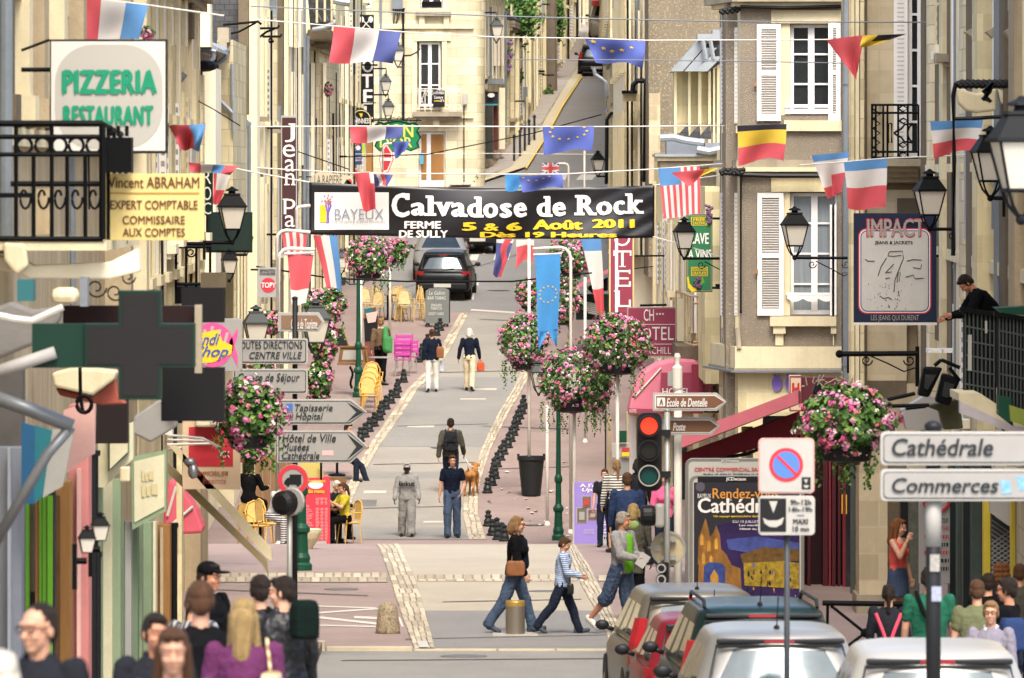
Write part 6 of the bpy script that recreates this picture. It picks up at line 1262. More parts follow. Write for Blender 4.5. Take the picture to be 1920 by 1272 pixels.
# ---------------------------------------------------------------- flower baskets
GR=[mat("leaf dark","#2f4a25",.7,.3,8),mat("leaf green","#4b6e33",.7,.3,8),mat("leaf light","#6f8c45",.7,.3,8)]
FL=[mat("petal magenta","#b84c80",.7,.15,9),mat("petal pink","#d285aa",.7,.15,9),mat("petal rose","#cf6a80",.7,.15,9),mat("petal white","#d8d2c8",.7,.08,9)]
FB="geranium baskets"
def basket(label,px,py,rx,ry,Y,nl=900,nf=150,trail=0,bowl=True,seed=1,wmix=.27,group=FB,support=None,fs=1.0):
 r=random.Random(seed);c=W(px,py,Y);a,b=rx/S(Y),ry/S(Y);t=thing("flower_basket",label,"flower basket",c-Vector((0,0,b)),group)
 def pt(k=1.0):
  while True:
   v=Vector((r.uniform(-1,1),r.uniform(-1,1),r.uniform(-1,1)))
   if.25<v.length<1:break
  q=v.normalized()*(v.length**.35)*k;lump=1+.30*mnoise.noise(q*2.3+Vector((seed*3.1,0,0)))+.16*mnoise.noise(q*6+Vector((seed,0,0)))
  q*=lump
  if q.z<0:q.x*=1+.25*q.z;q.y*=1+.25*q.z
  return q
 mb=MB()
 def leafq(p,s,n):
  u=n.orthogonal().normalized();w=n.cross(u);an=r.uniform(0,6.3);u,w=u*cos(an)+w*sin(an),w*cos(an)-u*sin(an)
  mb.add([p-u*s,p+w*s*.8+n*s*.2,p+u*s,p-w*s*.8+n*s*.2],[(0,1,2,3)])
 for i in range(nl):
  q=pt(.97);p=c+Vector((q.x*a,q.y*a,q.z*b));n=(q+Vector((r.gauss(0,.6),r.gauss(0,.6),r.gauss(.3,.6)))).normalized()
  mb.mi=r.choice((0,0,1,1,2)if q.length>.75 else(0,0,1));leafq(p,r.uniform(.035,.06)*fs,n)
 for i in range(trail):
  x0=r.uniform(-.9,.9);L=r.uniform(.3,1.0);y0=r.uniform(-.5,.5)
  for k in range(int(14*L)+3):
   f=k/14;p=c+Vector((x0*a+r.gauss(0,.02),y0*a+r.gauss(0,.02),-b*.7-f*b*1.0));mb.mi=r.choice((0,1,1,2));leafq(p,r.uniform(.02,.04),Vector((r.gauss(0,1),-1,r.gauss(0,1))).normalized())
 mb.build("foliage",GR,t)
 mb=MB()
 for i in range(nf):
  q=pt(1.04);q=q.normalized()*max(q.length,.93)
  p=c+Vector((q.x*a,q.y*a,q.z*b));mb.mi=3 if r.random()<wmix else r.choice((0,1,1,1,2));R0=r.uniform(.03,.062)*fs*(.75 if mb.mi==3 else 1)
  for k in range(9):
   d=Vector((r.gauss(0,1),r.gauss(0,1),r.gauss(0,1))).normalized();leafq(p+d*R0*.7,R0*.55,(d+q).normalized())
 mb.build("blossoms",FL,t)
 if bowl:
  mb=MB();mb.lathe([(a*.3,-b*1.0),(a*.5,-b*.95),(a*.55,-b*.62),(a*.4,-b*.6)],c,14);mb.build("bowl",mat("black tub","#17191a",.5),t)
 return t
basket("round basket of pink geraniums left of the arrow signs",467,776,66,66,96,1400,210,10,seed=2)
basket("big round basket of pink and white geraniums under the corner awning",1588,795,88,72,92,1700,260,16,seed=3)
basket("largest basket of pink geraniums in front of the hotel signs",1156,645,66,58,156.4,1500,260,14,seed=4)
basket("basket of pink and white geraniums left of the largest basket",1072,712,66,62,159.8,1500,260,18,seed=5)
basket("basket of geraniums on the pole in the black planter",984,640,48,54,174,1300,230,16,seed=6)
basket("basket of geraniums behind the green lamp post lanterns",690,484,46,40,186,1100,200,8,seed=7);basket("trailing basket hanging right of the green lamp post lanterns",745,470,24,22,189,500,50,14,seed=8)
basket("basket of geraniums below the Dutch banner",610,575,40,36,152,900,140,8,seed=9,bowl=False);basket("column of geraniums above the arrow signs",607,640,25,52,118,900,130,0,seed=10,bowl=False);basket("lower column of geraniums behind the arrow signs",600,715,24,42,118,700,110,4,seed=11,bowl=False)
basket("clump of pink geraniums behind the tourist office sign",508,605,26,22,128,500,80,0,seed=12,bowl=False);basket("clump of geraniums between the two white signs on the left",490,688,22,12,118,300,40,0,seed=13,bowl=False)
basket("basket of geraniums behind the top of the EU banner",1066,485,46,38,196,1100,200,8,seed=14);basket("basket of geraniums behind the middle of the EU banner",1052,562,40,48,186,1000,170,6,seed=15);basket("small basket of geraniums left of the EU banner",990,552,24,28,190,600,100,4,seed=16)
basket("basket hanging under the largest geranium basket",1118,722,32,52,158,800,110,12,seed=17,bowl=False);basket("small window basket of red flowers on the old house",616,168,8,13,216,160,30,0,seed=18,bowl=False,wmix=0);basket("red geranium pot above the pizzeria sign",276,62,11,10,92,130,16,0,seed=19,bowl=False,wmix=0);basket("clump of green and pink flowers behind the lower arrow sign",470,850,30,20,128,400,40,4,seed=20,bowl=False)
def foliage(name,label,cat,px,py,rx,ry,Y,n,sz,stem,seed=1,flowers=0):
 r=random.Random(seed);c=W(px,py,Y);a,b=rx/S(Y),ry/S(Y);t=thing(name,label,cat,c-Vector((0,0,b)));mb=MB()
 for i in range(n):
  v=Vector((r.gauss(0,.5),r.gauss(0,.5),r.gauss(0,.5)));k=1+.5*mnoise.noise(v*2+Vector((seed,0,0)));p=c+Vector((v.x*a*k,v.y*1.2*k,v.z*b*k));nn=Vector((r.gauss(0,1),r.gauss(-.5,1),r.gauss(.5,1))).normalized();u=nn.orthogonal().normalized();w=nn.cross(u);s=sz*r.uniform(.6,1.3);mb.mi=r.choice((0,1,1,2));mb.add([p-u*s,p+w*s*.7,p+u*s,p-w*s*.7],[(0,1,2,3)])
 mb.build("crown",GR,t)
 mb=MB()
 for i in range(6):mb.tube([c+Vector((stem*.3,.5,-b*1.2)),c+Vector((r.gauss(0,.2)*a,r.gauss(0,.3),-b*.2)),c+Vector((r.gauss(0,.5)*a,r.gauss(0,.4),b*.5))],[.07,.04,.015],5)
 mb.build("trunk",mat("bark","#6a5a45",.9,.3,6,.4,20),t)
 if flowers:
  mb=MB()
  for i in range(flowers):p=c+Vector((r.gauss(0,.4)*a,-1.2,r.gauss(0,.5)*b));mb.ball(p,.09,6,4)
  mb.build("blossoms",mat("lilac","#8f6a9a",.7),t)
 return t
foliage("tree","green tree leaning over the grey stone wall on the hill","tree",976,22,26,46,303,2600,.10,0,3);foliage("climbing_plant","green creeper hanging on the hill wall beyond the brown mast","climber",1048,28,9,42,340,900,.10,0,4);foliage("climbing_plant","creeper with lilac flowers beside the ivory shutters","climber",955,96,6,30,298,200,.07,0,5,10);foliage("climbing_plant","small green tuft on the hill wall","climber",976,142,5,14,306,160,.07,0,6);foliage("shrub","green weed at the foot of the brown mast","plant",1029,172,8,6,329,140,.08,0,7);foliage("shrub","green weed at the kerb below the white shop wall","plant",894,334,7,4,275,80,.06,0,8)
t=thing("utility_mast","thick brown utility mast on the hill pavement","mast",W(1033,176,331));mb=MB();a=W(1033,178,331);mb.tube([a,a+Vector((0,0,7.2))],.30,10,r2=.24);mb.build("shaft",mat("mast brown","#6b6156",.9,.15,3,.3,30),t);mb=MB();mb.tube([W(1012,20,330.6),W(1026,22,330.6)],.05,6);mb.build("bracket",M_pipeg,t)
# ================================================================ cars
def paint(n,c,metal=.5):return mat("paint "+n,c,.38,.05,2,metal=metal,coat=.12,spec=.15)
M_carg=mat("car glass","#3b454a",.09,.35,.8,metal=.7,spec=.8);M_rub=mat("black rubber","#131314",.6,.2,10);M_rim=mat("alloy rim","#8d8f92",.35,.1,6,metal=.7);M_tail=mat("tail light red","#8a1820",.2,.1,8,spec=.7);M_trimb=mat("black plastic trim","#1d1e20",.5,.1,6);M_plate=mat("number plate","#b9b7ae",.5);M_head=mat("headlight glass","#a9b0b4",.12,.1,8,metal=.4)
def weld(o):
 bm=bmesh.new();bm.from_mesh(o.data);bmesh.ops.remove_doubles(bm,verts=bm.verts,dist=.0005);bmesh.ops.recalc_face_normals(bm,faces=bm.faces);bm.to_mesh(o.data);bm.free();return o
def car(label,px,Y,H,Wd,L,m,rz=0,group=None,kind="hatch",pitch=0,rails=False,tail="side",zoff=0,px_is_center=True,front_to_us=False,antenna=True,glassm=None):
 """vehicle with its near end at depth Y; local +Y is the front"""
 X=WX(px,Y);t=thing("parked_car" if kind!="van" else "parked_van",label,"car" if kind!="van" else "van",(X,Y+L/2,GZ(Y+L/2)+zoff),group,rz=radians(rz)+(pi if front_to_us else 0),local=True);t.rotation_euler.x=radians(pitch)*(-1 if front_to_us else 1)
 h=Wd/2;bz=.60*H+.02;R0=-L/2;van=kind=="van";boxy={"hatch":0,"estate":.1,"mpv":.12,"van":.3,"sedan":-.3}[kind]
 def ring(y,w,z0,z1,e=.32,n=28):return[Vector((abs(cos(a))**e*math.copysign(w/2,cos(a)),y,(z0+z1)/2+abs(sin(a))**e*math.copysign((z1-z0)/2,sin(a))))for a in np.linspace(0,2*pi,n+1)[:-1]]
 fz=.62*bz if kind!="van" else bz*.8
 mb=MB();mb.loft([ring(R0,Wd*.72,.36,bz*.78,.5),ring(R0+.03,Wd*.86,.30,bz*.88,.42),ring(R0+.10,Wd*.95,.25,bz*.97),ring(R0+.3,Wd*.99,.22,bz+.02),ring(R0+L*.3,Wd,.2,bz+.02),ring(R0+L*.62,Wd,.2,bz),ring(R0+L*.72,Wd*.99,.2,bz*.98),ring(R0+L*.88,Wd*.95,.22,(bz+fz)/2+.06),ring(R0+L*.96,Wd*.86,.26,fz+.06),ring(R0+L,Wd*.66,.34,fz-.05,.5)]);body=mb.build("body",m,t,smooth=True)
 def outline(yr,yf,hw,r):
  pts=[];tg=[]
  def add(p,g):pts.append(p);tg.append(g)
  for i in range(5):add((-hw+r+(2*hw-2*r)*i/5,yr-.045*sin(pi*i/5)),'rear')
  for i in range(4):a=-pi/2+pi/2*i/4;add((hw-r+r*cos(a),yr+r+r*sin(a)),'rc' if i<3 else 'rp')
  for i in range(9):add((hw,yr+r+(yf-yr-2*r)*i/9),'side' if i not in(3,6)else 'pil')
  for i in range(4):a=pi/2*i/4;add((hw-r+r*cos(a),yf-r+r*sin(a)),'fc')
  for i in range(5):add((hw-r-(2*hw-2*r)*i/5,yf),'front')
  for i in range(4):a=pi/2+pi/2*i/4;add((-hw+r+r*cos(a),yf-r+r*sin(a)),'fc')
  for i in range(9):add((-hw,yf-r-(yf-yr-2*r)*i/9),'side' if i not in(2,5)else 'pil')
  for i in range(4):a=pi+pi/2*i/4;add((-hw+r+r*cos(a),yr+r+r*sin(a)),'rc' if i>0 else 'rp')
  return pts,tg
 yr0,yr1=R0+.10+(.9 if kind=="sedan" else 0),R0+.42-boxy+(.9 if kind=="sedan" else 0);yf0,yf1=R0+L*(.72 if not van else.85),R0+L*(.55 if not van else.74);rings=[]
 for f in(0,.12,.80,.93,1.0):
  z=bz-.02+(H-.085-bz+.02)*f;rings.append([Vector((x,y,z))for x,y in outline(yr0+(yr1-yr0)*f,yf0+(yf1-yf0)*f,h*(.94-.21*f),.17+.09*f)[0]])
 [rings.append([Vector((x,y,H-dz))for x,y in outline(yr1+dy,yf1-dy,h*w_,.26*w_/.7)[0]])for dz,dy,w_ in((.05,.03,.69),(.028,.09,.62),(.012,.2,.50),(.003,.36,.36),(0,.5,.2))]
 tg=outline(0,2,.7,.16)[1];n=len(tg);P=MB();gl={'rear_window':MB(),'side_window':MB(),'side_window_':MB(),'windscreen':MB()};k0=0
 for j in range(len(rings)-1):
  for i in range(n):
   q=[rings[j][i],rings[j][(i+1)%n],rings[j+1][(i+1)%n],rings[j+1][i]];g=tg[i]
   nm={'rear':'rear_window','side':'side_window','front':'windscreen'}.get(g)if j==1 else None
   if nm=='side_window' and q[0].x<0:nm='side_window_'
   (gl[nm]if nm else P).add(q,[(0,1,2,3)])
 P.add(rings[-1],[tuple(range(n))]);weld(P.build("roof",m,t,smooth=True))
 for nm,g in gl.items():weld(g.build(nm.rstrip('_'),glassm or M_carg,t,smooth=True))
 mb=MB();z0,z1=bz-.02+(H-.03-bz)*.115,bz-.02+(H-.03-bz)*.82;hw=h*.80
 e=[Vector((s*hw*(.97 if z==z0 else.84),(yr0 if z==z0 else yr1-.05)-.03+(.04 if z==z0 else 0),z))for s,z in((-1,z0),(1,z0),(1,z1),(-1,z1))]
 mb.tube(e+e[:1],.016,5);mb.build("window_seal",M_trimb,t)
 for s in(-1,1):
  o=MB();y=R0+L*.60;o.ball((s*(h+.10),y,bz+.06),(.09,.05,.065),10,7);o.tube([(s*(h-.04),y+.02,bz),(s*(h+.06),y,bz+.04)],.03,6);o.build("mirror",M_trimb,t,smooth=True)
  o=MB()
  if tail=="tall":o.loft([[Vector((s*(h*x),y,z))for x,y in((.66,R0+.045),(.86,R0+.13),(.96,R0+.30),(.80,R0+.32))]for z in(bz*.70,bz*1.0,bz+.32*(H-bz))][:3]if False else[[Vector((s*h*x*(1-.07*k),R0+y+.06*k,z))for x,y in((.80,.04),(.92,.10),(.985,.20),(.84,.22))]for k,z in((0,bz*.72),(.3,bz*.98),(1.6,bz+.45*(H-bz)))])
  else:o.loft([[Vector((s*h*x,R0+y,z))for x,y in((.68,.03),(.86,.06),(.99,.2),(.75,.25))]for z in(bz*.70,bz*.98)])
  o.build("tail_light" if not front_to_us else "headlight",M_tail,t,smooth=False)
  o=MB();o.loft([[Vector((s*h*x,R0+L-y,z))for x,y in((.45,.10),(.80,.20),(.93,.42),(.6,.45))]for z in(fz*.72,fz*.98)]);o.build("headlight",M_head,t)
  for yy in(R0+L*.19,R0+L*.81):
   o=MB();M=Matrix.Rotation(pi/2,3,'Y');o.lathe([(.20,-.10),(.30,-.10),(.315,-.06),(.315,.06),(.30,.10),(.20,.10)],(0,0,0),22);o.v=[tuple(M@Vector(v)+Vector((s*(h-.10),yy,.315)))for v in o.v];wh=o.build("wheel",M_rub,t);o=MB();o.lathe([(.05,.085),(.21,.10),(.205,.06),(.04,.11)],(0,0,0),18);o.v=[tuple(M@Vector((v[0],v[1],v[2]*s))+Vector((s*(h-.10),yy,.315)))for v in o.v];o.build("rim",M_rim,wh)
 mb=MB();mb.bb(-h*.86,h*.86,R0-.035,R0+.10,.34,.52);mb.build("bumper",M_trimb if kind in("hatch",)and not front_to_us else m,t,bevel=.03)
 mb=MB();yy=R0-.04;mb.bb(-.26,.26,yy-.008,yy,.40,.51)if not front_to_us else mb.bb(-.26,.26,R0+L-.01,R0+L+.03,.36,.47);mb.build("number_plate",M_plate,t)
 if not van:
  mb=MB();mb.tube([(0,yr0-.05,bz+.03),(.05,yr0-.055,bz+.05),(.42*h,yr0+(yr1-yr0)*.10-.04,bz+.07)],.012,5);mb.build("rear_wiper",M_trimb,t)
 mb=MB();mb.bb(-h*.66,h*.70,yr1-.07,yr1+.06,H-.125,H-.085);sp=mb.build("spoiler",M_trimb,t,bevel=.01);mb=MB();mb.bb(-h*.16,h*.16,yr1-.075,yr1-.069,H-.118,H-.092);mb.build("brake_light",M_tail,sp)
 if rails:
  for s in(-1,1):mb=MB();mb.tube([(s*h*.66,yr1+.12,H-.03),(s*h*.66,yr1+.22,H+.045),(s*h*.66,yf1-.3,H+.045),(s*h*.66,yf1-.15,H-.03)],.02,6);mb.build("roof_rail",M_trimb,t)
 if antenna:mb=MB();mb.tube([(0,yr1+.25,H-.01),(0,yr1+.05,H+.30)],.006,5);mb.ball((0,yr1+.25,H),(.03,.05,.03),8,5);mb.build("antenna",M_trimb,t)
 return t
CG_="cars queuing at the red light"
silver=paint("silver","#8b8a86");white=paint("pearl","#9f9c95",.25);dkgreen=paint("dark green","#0e2222",.05);pred=paint("red","#6f1823",.2);pblack=paint("black","#121418",.2);beig=paint("champagne","#6f6a60")
car("nearest pale silver car at the lower right with a short aerial",1763,60,1.46,1.74,4.1,white,0,CG_,"hatch",zoff=-.06);car("silver hatchback in front of the nearest car, behind the slim sign post",1452,68,1.47,1.72,3.9,silver,2,CG_,"hatch");car("dark green estate car with roof rails in the queue",1412,78,1.66,1.80,4.6,dkgreen,3,CG_,"estate",rails=True,tail="tall",zoff=-.08);car("small red car between the silver people carrier and the green estate",1330,84,1.40,1.66,3.7,pred,3,CG_,"hatch",zoff=-.13);car("champagne people carrier at the head of the queue with red tail lights",1292,90,1.58,1.78,4.2,beig,4,CG_,"mpv",tail="tall",zoff=-.18)
car("black hatchback parked on the far junction seen from behind",836,GY(566),1.46,1.68,3.9,pblack,-3,"cars on the far junction","hatch",pitch=3,antenna=False);car("silver car parked facing us behind the black hatchback",826,GY(530),1.50,1.74,4.3,silver,0,"cars on the far junction","estate",pitch=3,front_to_us=True,antenna=False);car("dark car half hidden behind the silver car at the junction",878,GY(478),1.5,1.7,4.2,pblack,8,"cars on the far junction","hatch",pitch=3,antenna=False)
car("dark car driving up the hill beside the kerb",1120,GY(144),1.46,1.74,4.4,paint("dark plum","#1d181d",.3),-1,"vehicles on the hill","hatch",pitch=4,tail="tall",antenna=False);v=car("white van with red upper band coming down the hill",1140,GY(80),2.1,1.95,5.2,white,0,"vehicles on the hill","van",pitch=3,front_to_us=True,antenna=False);car("pale van behind the red and white van at the top of the hill",1141,430,2.2,1.95,5.2,white,0,"vehicles on the hill","van",pitch=2,front_to_us=True,antenna=False)
mb=MB();mb.bb(-.85,.85,.4,2.2,2.102,2.16);mb.bb(-.84,.84,2.2,2.35,1.9,2.16);mb.build("red_band",mat("van red","#b8443c",.4),v)
# ================================================================ people
REM=[]
def remesh(name,mb,m,parent,vox,fold=0,extra=None,smooth=4,ffreq=9,stretch=.5):
 o=mb.build(name,m,parent);r=o.modifiers.new("r",'REMESH');r.mode='VOXEL';r.voxel_size=vox
 s=o.modifiers.new("s",'SMOOTH');s.factor=.5;s.iterations=smooth;REM.append((o,fold,extra,ffreq,stretch));return o
def finish_remesh():
 dg=bpy.context.evaluated_depsgraph_get();dg.update()
 for o,fold,extra,ff,st in REM:
  me=bpy.data.meshes.new_from_object(o.evaluated_get(dg));n=len(me.vertices);old=o.data
  if fold:
   co=np.empty(n*3);me.vertices.foreach_get("co",co);no=np.empty(n*3);me.vertices.foreach_get("normal",no);co=co.reshape(-1,3);no=no.reshape(-1,3);sd=hash(o.name)%97
   f=np.array([mnoise.noise((c[0]*ff+sd,c[1]*ff,c[2]*ff*st))+.5*mnoise.noise((c[0]*ff*2.3,c[1]*ff*2.3+sd,c[2]*ff*2))for c in co]);co+=no*(f*fold)[:,None];me.vertices.foreach_set("co",co.ravel())
  me.polygons.foreach_set("use_smooth",[True]*len(me.polygons))
  if extra is not None:
   bm=bmesh.new();bm.from_mesh(me)
   vs=[bm.verts.new(v)for v in extra.v]
   for f,mi in zip(extra.f,extra.m):
    try:q=bm.faces.new([vs[i]for i in f]);q.material_index=mi;q.smooth=True
    except ValueError:pass
   bm.to_mesh(me);bm.free()
  me.materials.clear()
  for m in old.materials:me.materials.append(m)
  o.modifiers.clear();o.data=me;bpy.data.meshes.remove(old)
  me.update()
def cloth(name,c,var=.14,**k):return mat("cloth "+name,c,.9,var,3,.4,45,spec=.08,**k)
def stripes(name,c1,c2,per,frac,axis=2):
 k="stripes "+name
 if k in MATS:return MATS[k]
 m=bpy.data.materials.new(k);m.use_nodes=True;n=m.node_tree.nodes;L=m.node_tree.links;b=n["Principled BSDF"];b.inputs["Roughness"].default_value=.85
 tc=n.new("ShaderNodeTexCoord");sp=n.new("ShaderNodeSeparateXYZ");L.new(tc.outputs["Object"],sp.inputs[0]);d=n.new("ShaderNodeMath");d.operation='DIVIDE';d.inputs[1].default_value=per;L.new(sp.outputs[axis],d.inputs[0])
 f=n.new("ShaderNodeMath");f.operation='FRACT';L.new(d.outputs[0],f.inputs[0]);g=n.new("ShaderNodeMath");g.operation='LESS_THAN';g.inputs[1].default_value=frac;L.new(f.outputs[0],g.inputs[0])
 x=n.new("ShaderNodeMix");x.data_type='RGBA';x.inputs[6].default_value=(*hexc(c1),1);x.inputs[7].default_value=(*hexc(c2),1);L.new(g.outputs[0],x.inputs[0]);L.new(x.outputs[2],b.inputs["Base Color"]);MATS[k]=m;return m
SK=mat("fair skin","#b3866c",.55,.08,12,spec=.35);SKT=mat("tanned skin","#a8755a",.55,.08,12,spec=.35);SKD=mat("dark skin","#4a2f24",.5,.1,12,spec=.4)
M_eyew=mat("eye white","#c9c3bb",.3);M_eyed=mat("eye dark","#1c1512",.25);M_lip=mat("lips","#9a5a50",.5)
HB=lambda n,c:mat("hair "+n,c,.65,.45,10,.9,34,stretch=(5,5,.5),spec=.2)
H_dk=HB("dark","#221913");H_br=HB("brown","#4a3221");H_lb=HB("light brown","#7d6040");H_bl=HB("blond","#8f774d");H_gr=HB("grey","#8d8578");H_red=HB("auburn","#6d4426");H_wh=HB("white","#c4beb0")
SHB=mat("black shoe","#17181a",.5,.15,6);SHW=mat("white trainer","#b9b6b0",.6,.1,6);SHN=mat("dark trainer","#3a3f48",.6,.2,6)
STAND=dict(L=(2,2,2),R=(-2,2,2),LA=(5,8,12,0),RA=(5,8,12,0),lean=2,head=(0,0));
WALK=dict(L=(22,6,1),R=(-16,22,1),LA=(-18,7,14,0),RA=(20,7,22,0),lean=3,head=(0,0));WALKB=dict(L=(-16,22,1),R=(22,6,1),LA=(20,7,20,0),RA=(-18,7,14,0),lean=3,head=(0,0));SIT=dict(L=(84,84,6),R=(80,80,6),LA=(30,8,60,10),RA=(30,8,60,10),lean=6,head=(0,8),sit=.47)
def person(label,px,Y,rz,H,pose=STAND,skin=SK,hair=("short",H_br),top=("long",None),bottom=("trousers",None),shoe=SHB,female=False,vox=.011,foot=None,zoff=0,group=None,wide=1.0,belt=None,collar=None,near=False,lens=None,p=None):
 po=dict(STAND);po.update(pose)
 if p:po.update(p)
 loc=Vector((WX(px,Y),Y,(GZ(Y)if foot is None else foot)+zoff));t=thing("person",label,"person",loc,group,rz=radians(rz),local=True);t.scale=(H/1.75,)*3
 le=radians(po['lean']);Rl=Matrix.Rotation(le,3,'X');PV=Vector((0,0,.95));T=lambda x,y,z:PV+Rl@(Vector((x*wide,y,z))-PV)
 J={};low=9
 for s,k in((1,'L'),(-1,'R')):
  a,kn,ab=(radians(q)for q in po[k]);hip=Vector((s*.088*wide,0,.92));d1=Vector((s*sin(ab),-sin(a),-cos(a))).normalized();kne=hip+d1*.42;b=a-kn;d2=Vector((s*sin(ab)*.4,-sin(b),-cos(b))).normalized();ank=kne+d2*.41
  pt=max(0,-b)*.75 if not po.get('sit')else 0;pt=pt if b<0 else-b*.6
  fd=Vector((s*.12,-cos(pt),-sin(pt))).normalized();heel=ank-fd*.05+Vector((0,0,-.045*cos(pt)));toe=ank+fd*.17+Vector((0,0,-.055*cos(pt)));J[k]=(hip,kne,ank,heel,toe);low=min(low,heel.z-.035,toe.z-.03)
  u,ab2,el,inw=(radians(q)for q in po[k+'A']);sh=T(s*.185,0,1.415);d1=Vector((s*sin(ab2),-sin(u)*cos(ab2),-cos(u)*cos(ab2))).normalized();elb=sh+d1*.285;w=u+el;d2=Vector((s*(sin(ab2)*.6-sin(inw)),-sin(w)*cos(inw),-cos(w)*cos(inw))).normalized();wr=elb+d2*.25;J[k+'A']=(sh,elb,wr,d2)
 dz=-low if not po.get('sit')else(po['sit']+.10-.92);up=Vector((0,0,dz));T0=T;T=lambda x,y,z:T0(x,y,z)+up
 for k in('L','R'):J[k]=tuple(v+up for v in J[k]);J[k+'A']=tuple(v+up for v in J[k+'A'][:3])+(J[k+'A'][3],)
 nb=T(0,.012,1.46);hc=T(0,-.012,1.625);yw,pi_=(radians(q)for q in po['head']);Mh=Matrix.Rotation(yw,3,'Z')@Matrix.Rotation(pi_,3,'X')@Rl;HD=lambda x,y,z:hc+Mh@Vector((x,y,z));bl=lambda mb,c,r:mb.ball(HD(*c),r,12,8,M=Mh)
 B=MB();fm=female
 def torso(mb,e,z0=.86,z1=1.47,ey=0):
  prof=[(.84,.150,.10),(.92,.165,.112),(1.0,.155 if fm else.155,.108),(1.08,.128 if fm else.148,.10),(1.18,.140 if fm else.158,.108),(1.28,.155 if fm else.172,.125 if fm else.118),(1.36,.158 if fm else.178,.112),(1.42,.13 if fm else.145,.085),(1.475,.065,.06)]
  rings=[]
  zs=[z0]+[q[0]for q in prof if z0+.02<q[0]<z1]+[z1]
  for z in zs:
   i=max(0,min(len(prof)-2,next((j for j in range(len(prof)-1)if prof[j+1][0]>=z),len(prof)-2)));(za,xa,ya),(zb,xb,yb)=prof[i],prof[i+1];f=min(1,max(0,(z-za)/(zb-za)));rx,ry=xa+(xb-xa)*f+e,ya+(yb-ya)*f+e+ey
   rings.append([T(rx*cos(2*pi*q/18),ry*sin(2*pi*q/18)-(.01 if z>1.2 else 0),z)for q in range(18)])
  mb.loft(rings)
  if fm and z1>1.3:
   for s in(1,-1):mb.ball(T(s*.07,-.085-e,1.27),(.065+e,.055+e,.06+e),10,7)
 torso(B,-.012)
 for k in('L','R'):
  hip,kne,ank,heel,toe=J[k];B.cap(hip,.082,kne,.054);B.cap(kne,.054,kne+(ank-kne)*.4,.053);B.cap(kne+(ank-kne)*.4,.053,ank,.036);B.cap(heel,.03,toe,.024)
  sh,elb,wr,d=J[k+'A'];B.cap(sh,.052,elb,.040);B.cap(elb,.041,elb+(wr-elb)*.35,.039);B.cap(elb+(wr-elb)*.35,.039,wr,.026);s=1 if k=='L' else-1
  n=Vector((-s,0,0));n=(n-d*n.dot(d)).normalized();B.ball(wr+d*.05,(.02,.036,.048),10,7,M=Matrix((n,d.cross(n),d)).transposed())
 B.cap(nb,.054,HD(0,.012,-.06),.052);bl(B,(0,.012,.03),(.075,.093,.088));bl(B,(0,-.022,-.035),(.060,.066,.080));bl(B,(0,-.048,-.088),(.032,.032,.028));B.cap(HD(0,-.083,.012),.010,HD(0,-.101,-.028),.015,8)
 for s in(1,-1):bl(B,(s*.074,.012,-.012),(.011,.021,.032));bl(B,(s*.03,-.066,-.03),(.026,.02,.022))
 bl(B,(0,-.072,.036),(.052,.018,.014))
 E=MB()
 for k in('L','R'):
  sh,elb,wr,d=J[k+'A'];s=1 if k=='L' else-1;n=Vector((-s,0,0));n=(n-d*n.dot(d)).normalized();sd=d.cross(n);curl=po.get('curl',.5)
  for i,(o_,l)in enumerate(((-.027,.062),(-.009,.072),(.009,.068),(.026,.054))):
   p0=wr+d*.075+sd*o_;p1=p0+(d*cos(curl*.5)+n*sin(curl*.5))*l*.55;p2=p1+(d*cos(curl*1.6)+n*sin(curl*1.6))*l*.5;E.tube([p0,p1,p2,p2+(p2-p1)*.2],[.0095,.009,.0078,.003],6)
  fw=Vector((0,-1,0));fw=fw-d*fw.dot(d);fw=fw.normalized()if fw.length>.2 else sd;p0=wr+d*.03+fw*.025;p1=p0+(d*.7+fw*.6).normalized()*.035;p2=p1+(d*.95+n*.4).normalized()*.03;E.tube([p0,p1,p2],[.011,.010,.006],6)
 if po.get('face',1):
  for s in(1,-1):
   E.mat(1).ball(HD(s*.030,-.079,.010),.0115,8,6,M=Mh);E.mat(2).ball(HD(s*.030,-.0865,.010),.0062,8,6,M=Mh);E.tube([HD(s*.014,-.088,.030),HD(s*.03,-.089,.036),HD(s*.047,-.080,.030)],[.003,.0045,.002],5)
  E.mat(3).tube([HD(-.022,-.078,-.062),HD(-.008,-.0865,-.059),HD(.008,-.0865,-.059),HD(.022,-.078,-.062)],[.002,.006,.006,.002],6);E.tube([HD(-.018,-.078,-.068),HD(0,-.085,-.070),HD(.018,-.078,-.068)],[.002,.007,.002],6)
 E.mi=0;body=remesh("body",B,[skin,M_eyew,M_eyed,M_lip],t,vox*.8,extra=E,smooth=3)
 bs,bmn=bottom[0],bottom[1];loose=bottom[2]if len(bottom)>2 else 0
 if bs in("trousers","shorts","jeans"):
  P=MB();torso(P,.012,.86,1.02)
  for k in('L','R'):
   hip,kne,ank,heel,toe=J[k];g=.012+loose;P.cap(hip+Vector((0,0,.02)),.094+g*.6,kne,.066+g);
   if bs=="shorts":P.cap(kne,.066+g,kne+(ank-kne)*.12,.070+g)
   else:P.cap(kne,.064+g,ank+(kne-ank)*.08,.056+g);P.cap(ank+(kne-ank)*.15,.055+g,ank+Vector((0,-.01,-.015)),.058+g)
  remesh(bs,P,bmn,t,vox,.011+loose*.3,ffreq=12)
 elif bs=="skirt":
  P=MB();rings=[]
  for z,rx,ry in((1.04,.145,.115),(.95,.175,.135),(.80,.19,.15),(.62,.195,.16)):rings.append([T0(0,0,0)*0+up+Vector((rx*cos(2*pi*q/18),ry*sin(2*pi*q/18)-.01,z))for q in range(18)])
  P.loft(rings);remesh("skirt",P,bmn,t,vox,.006)
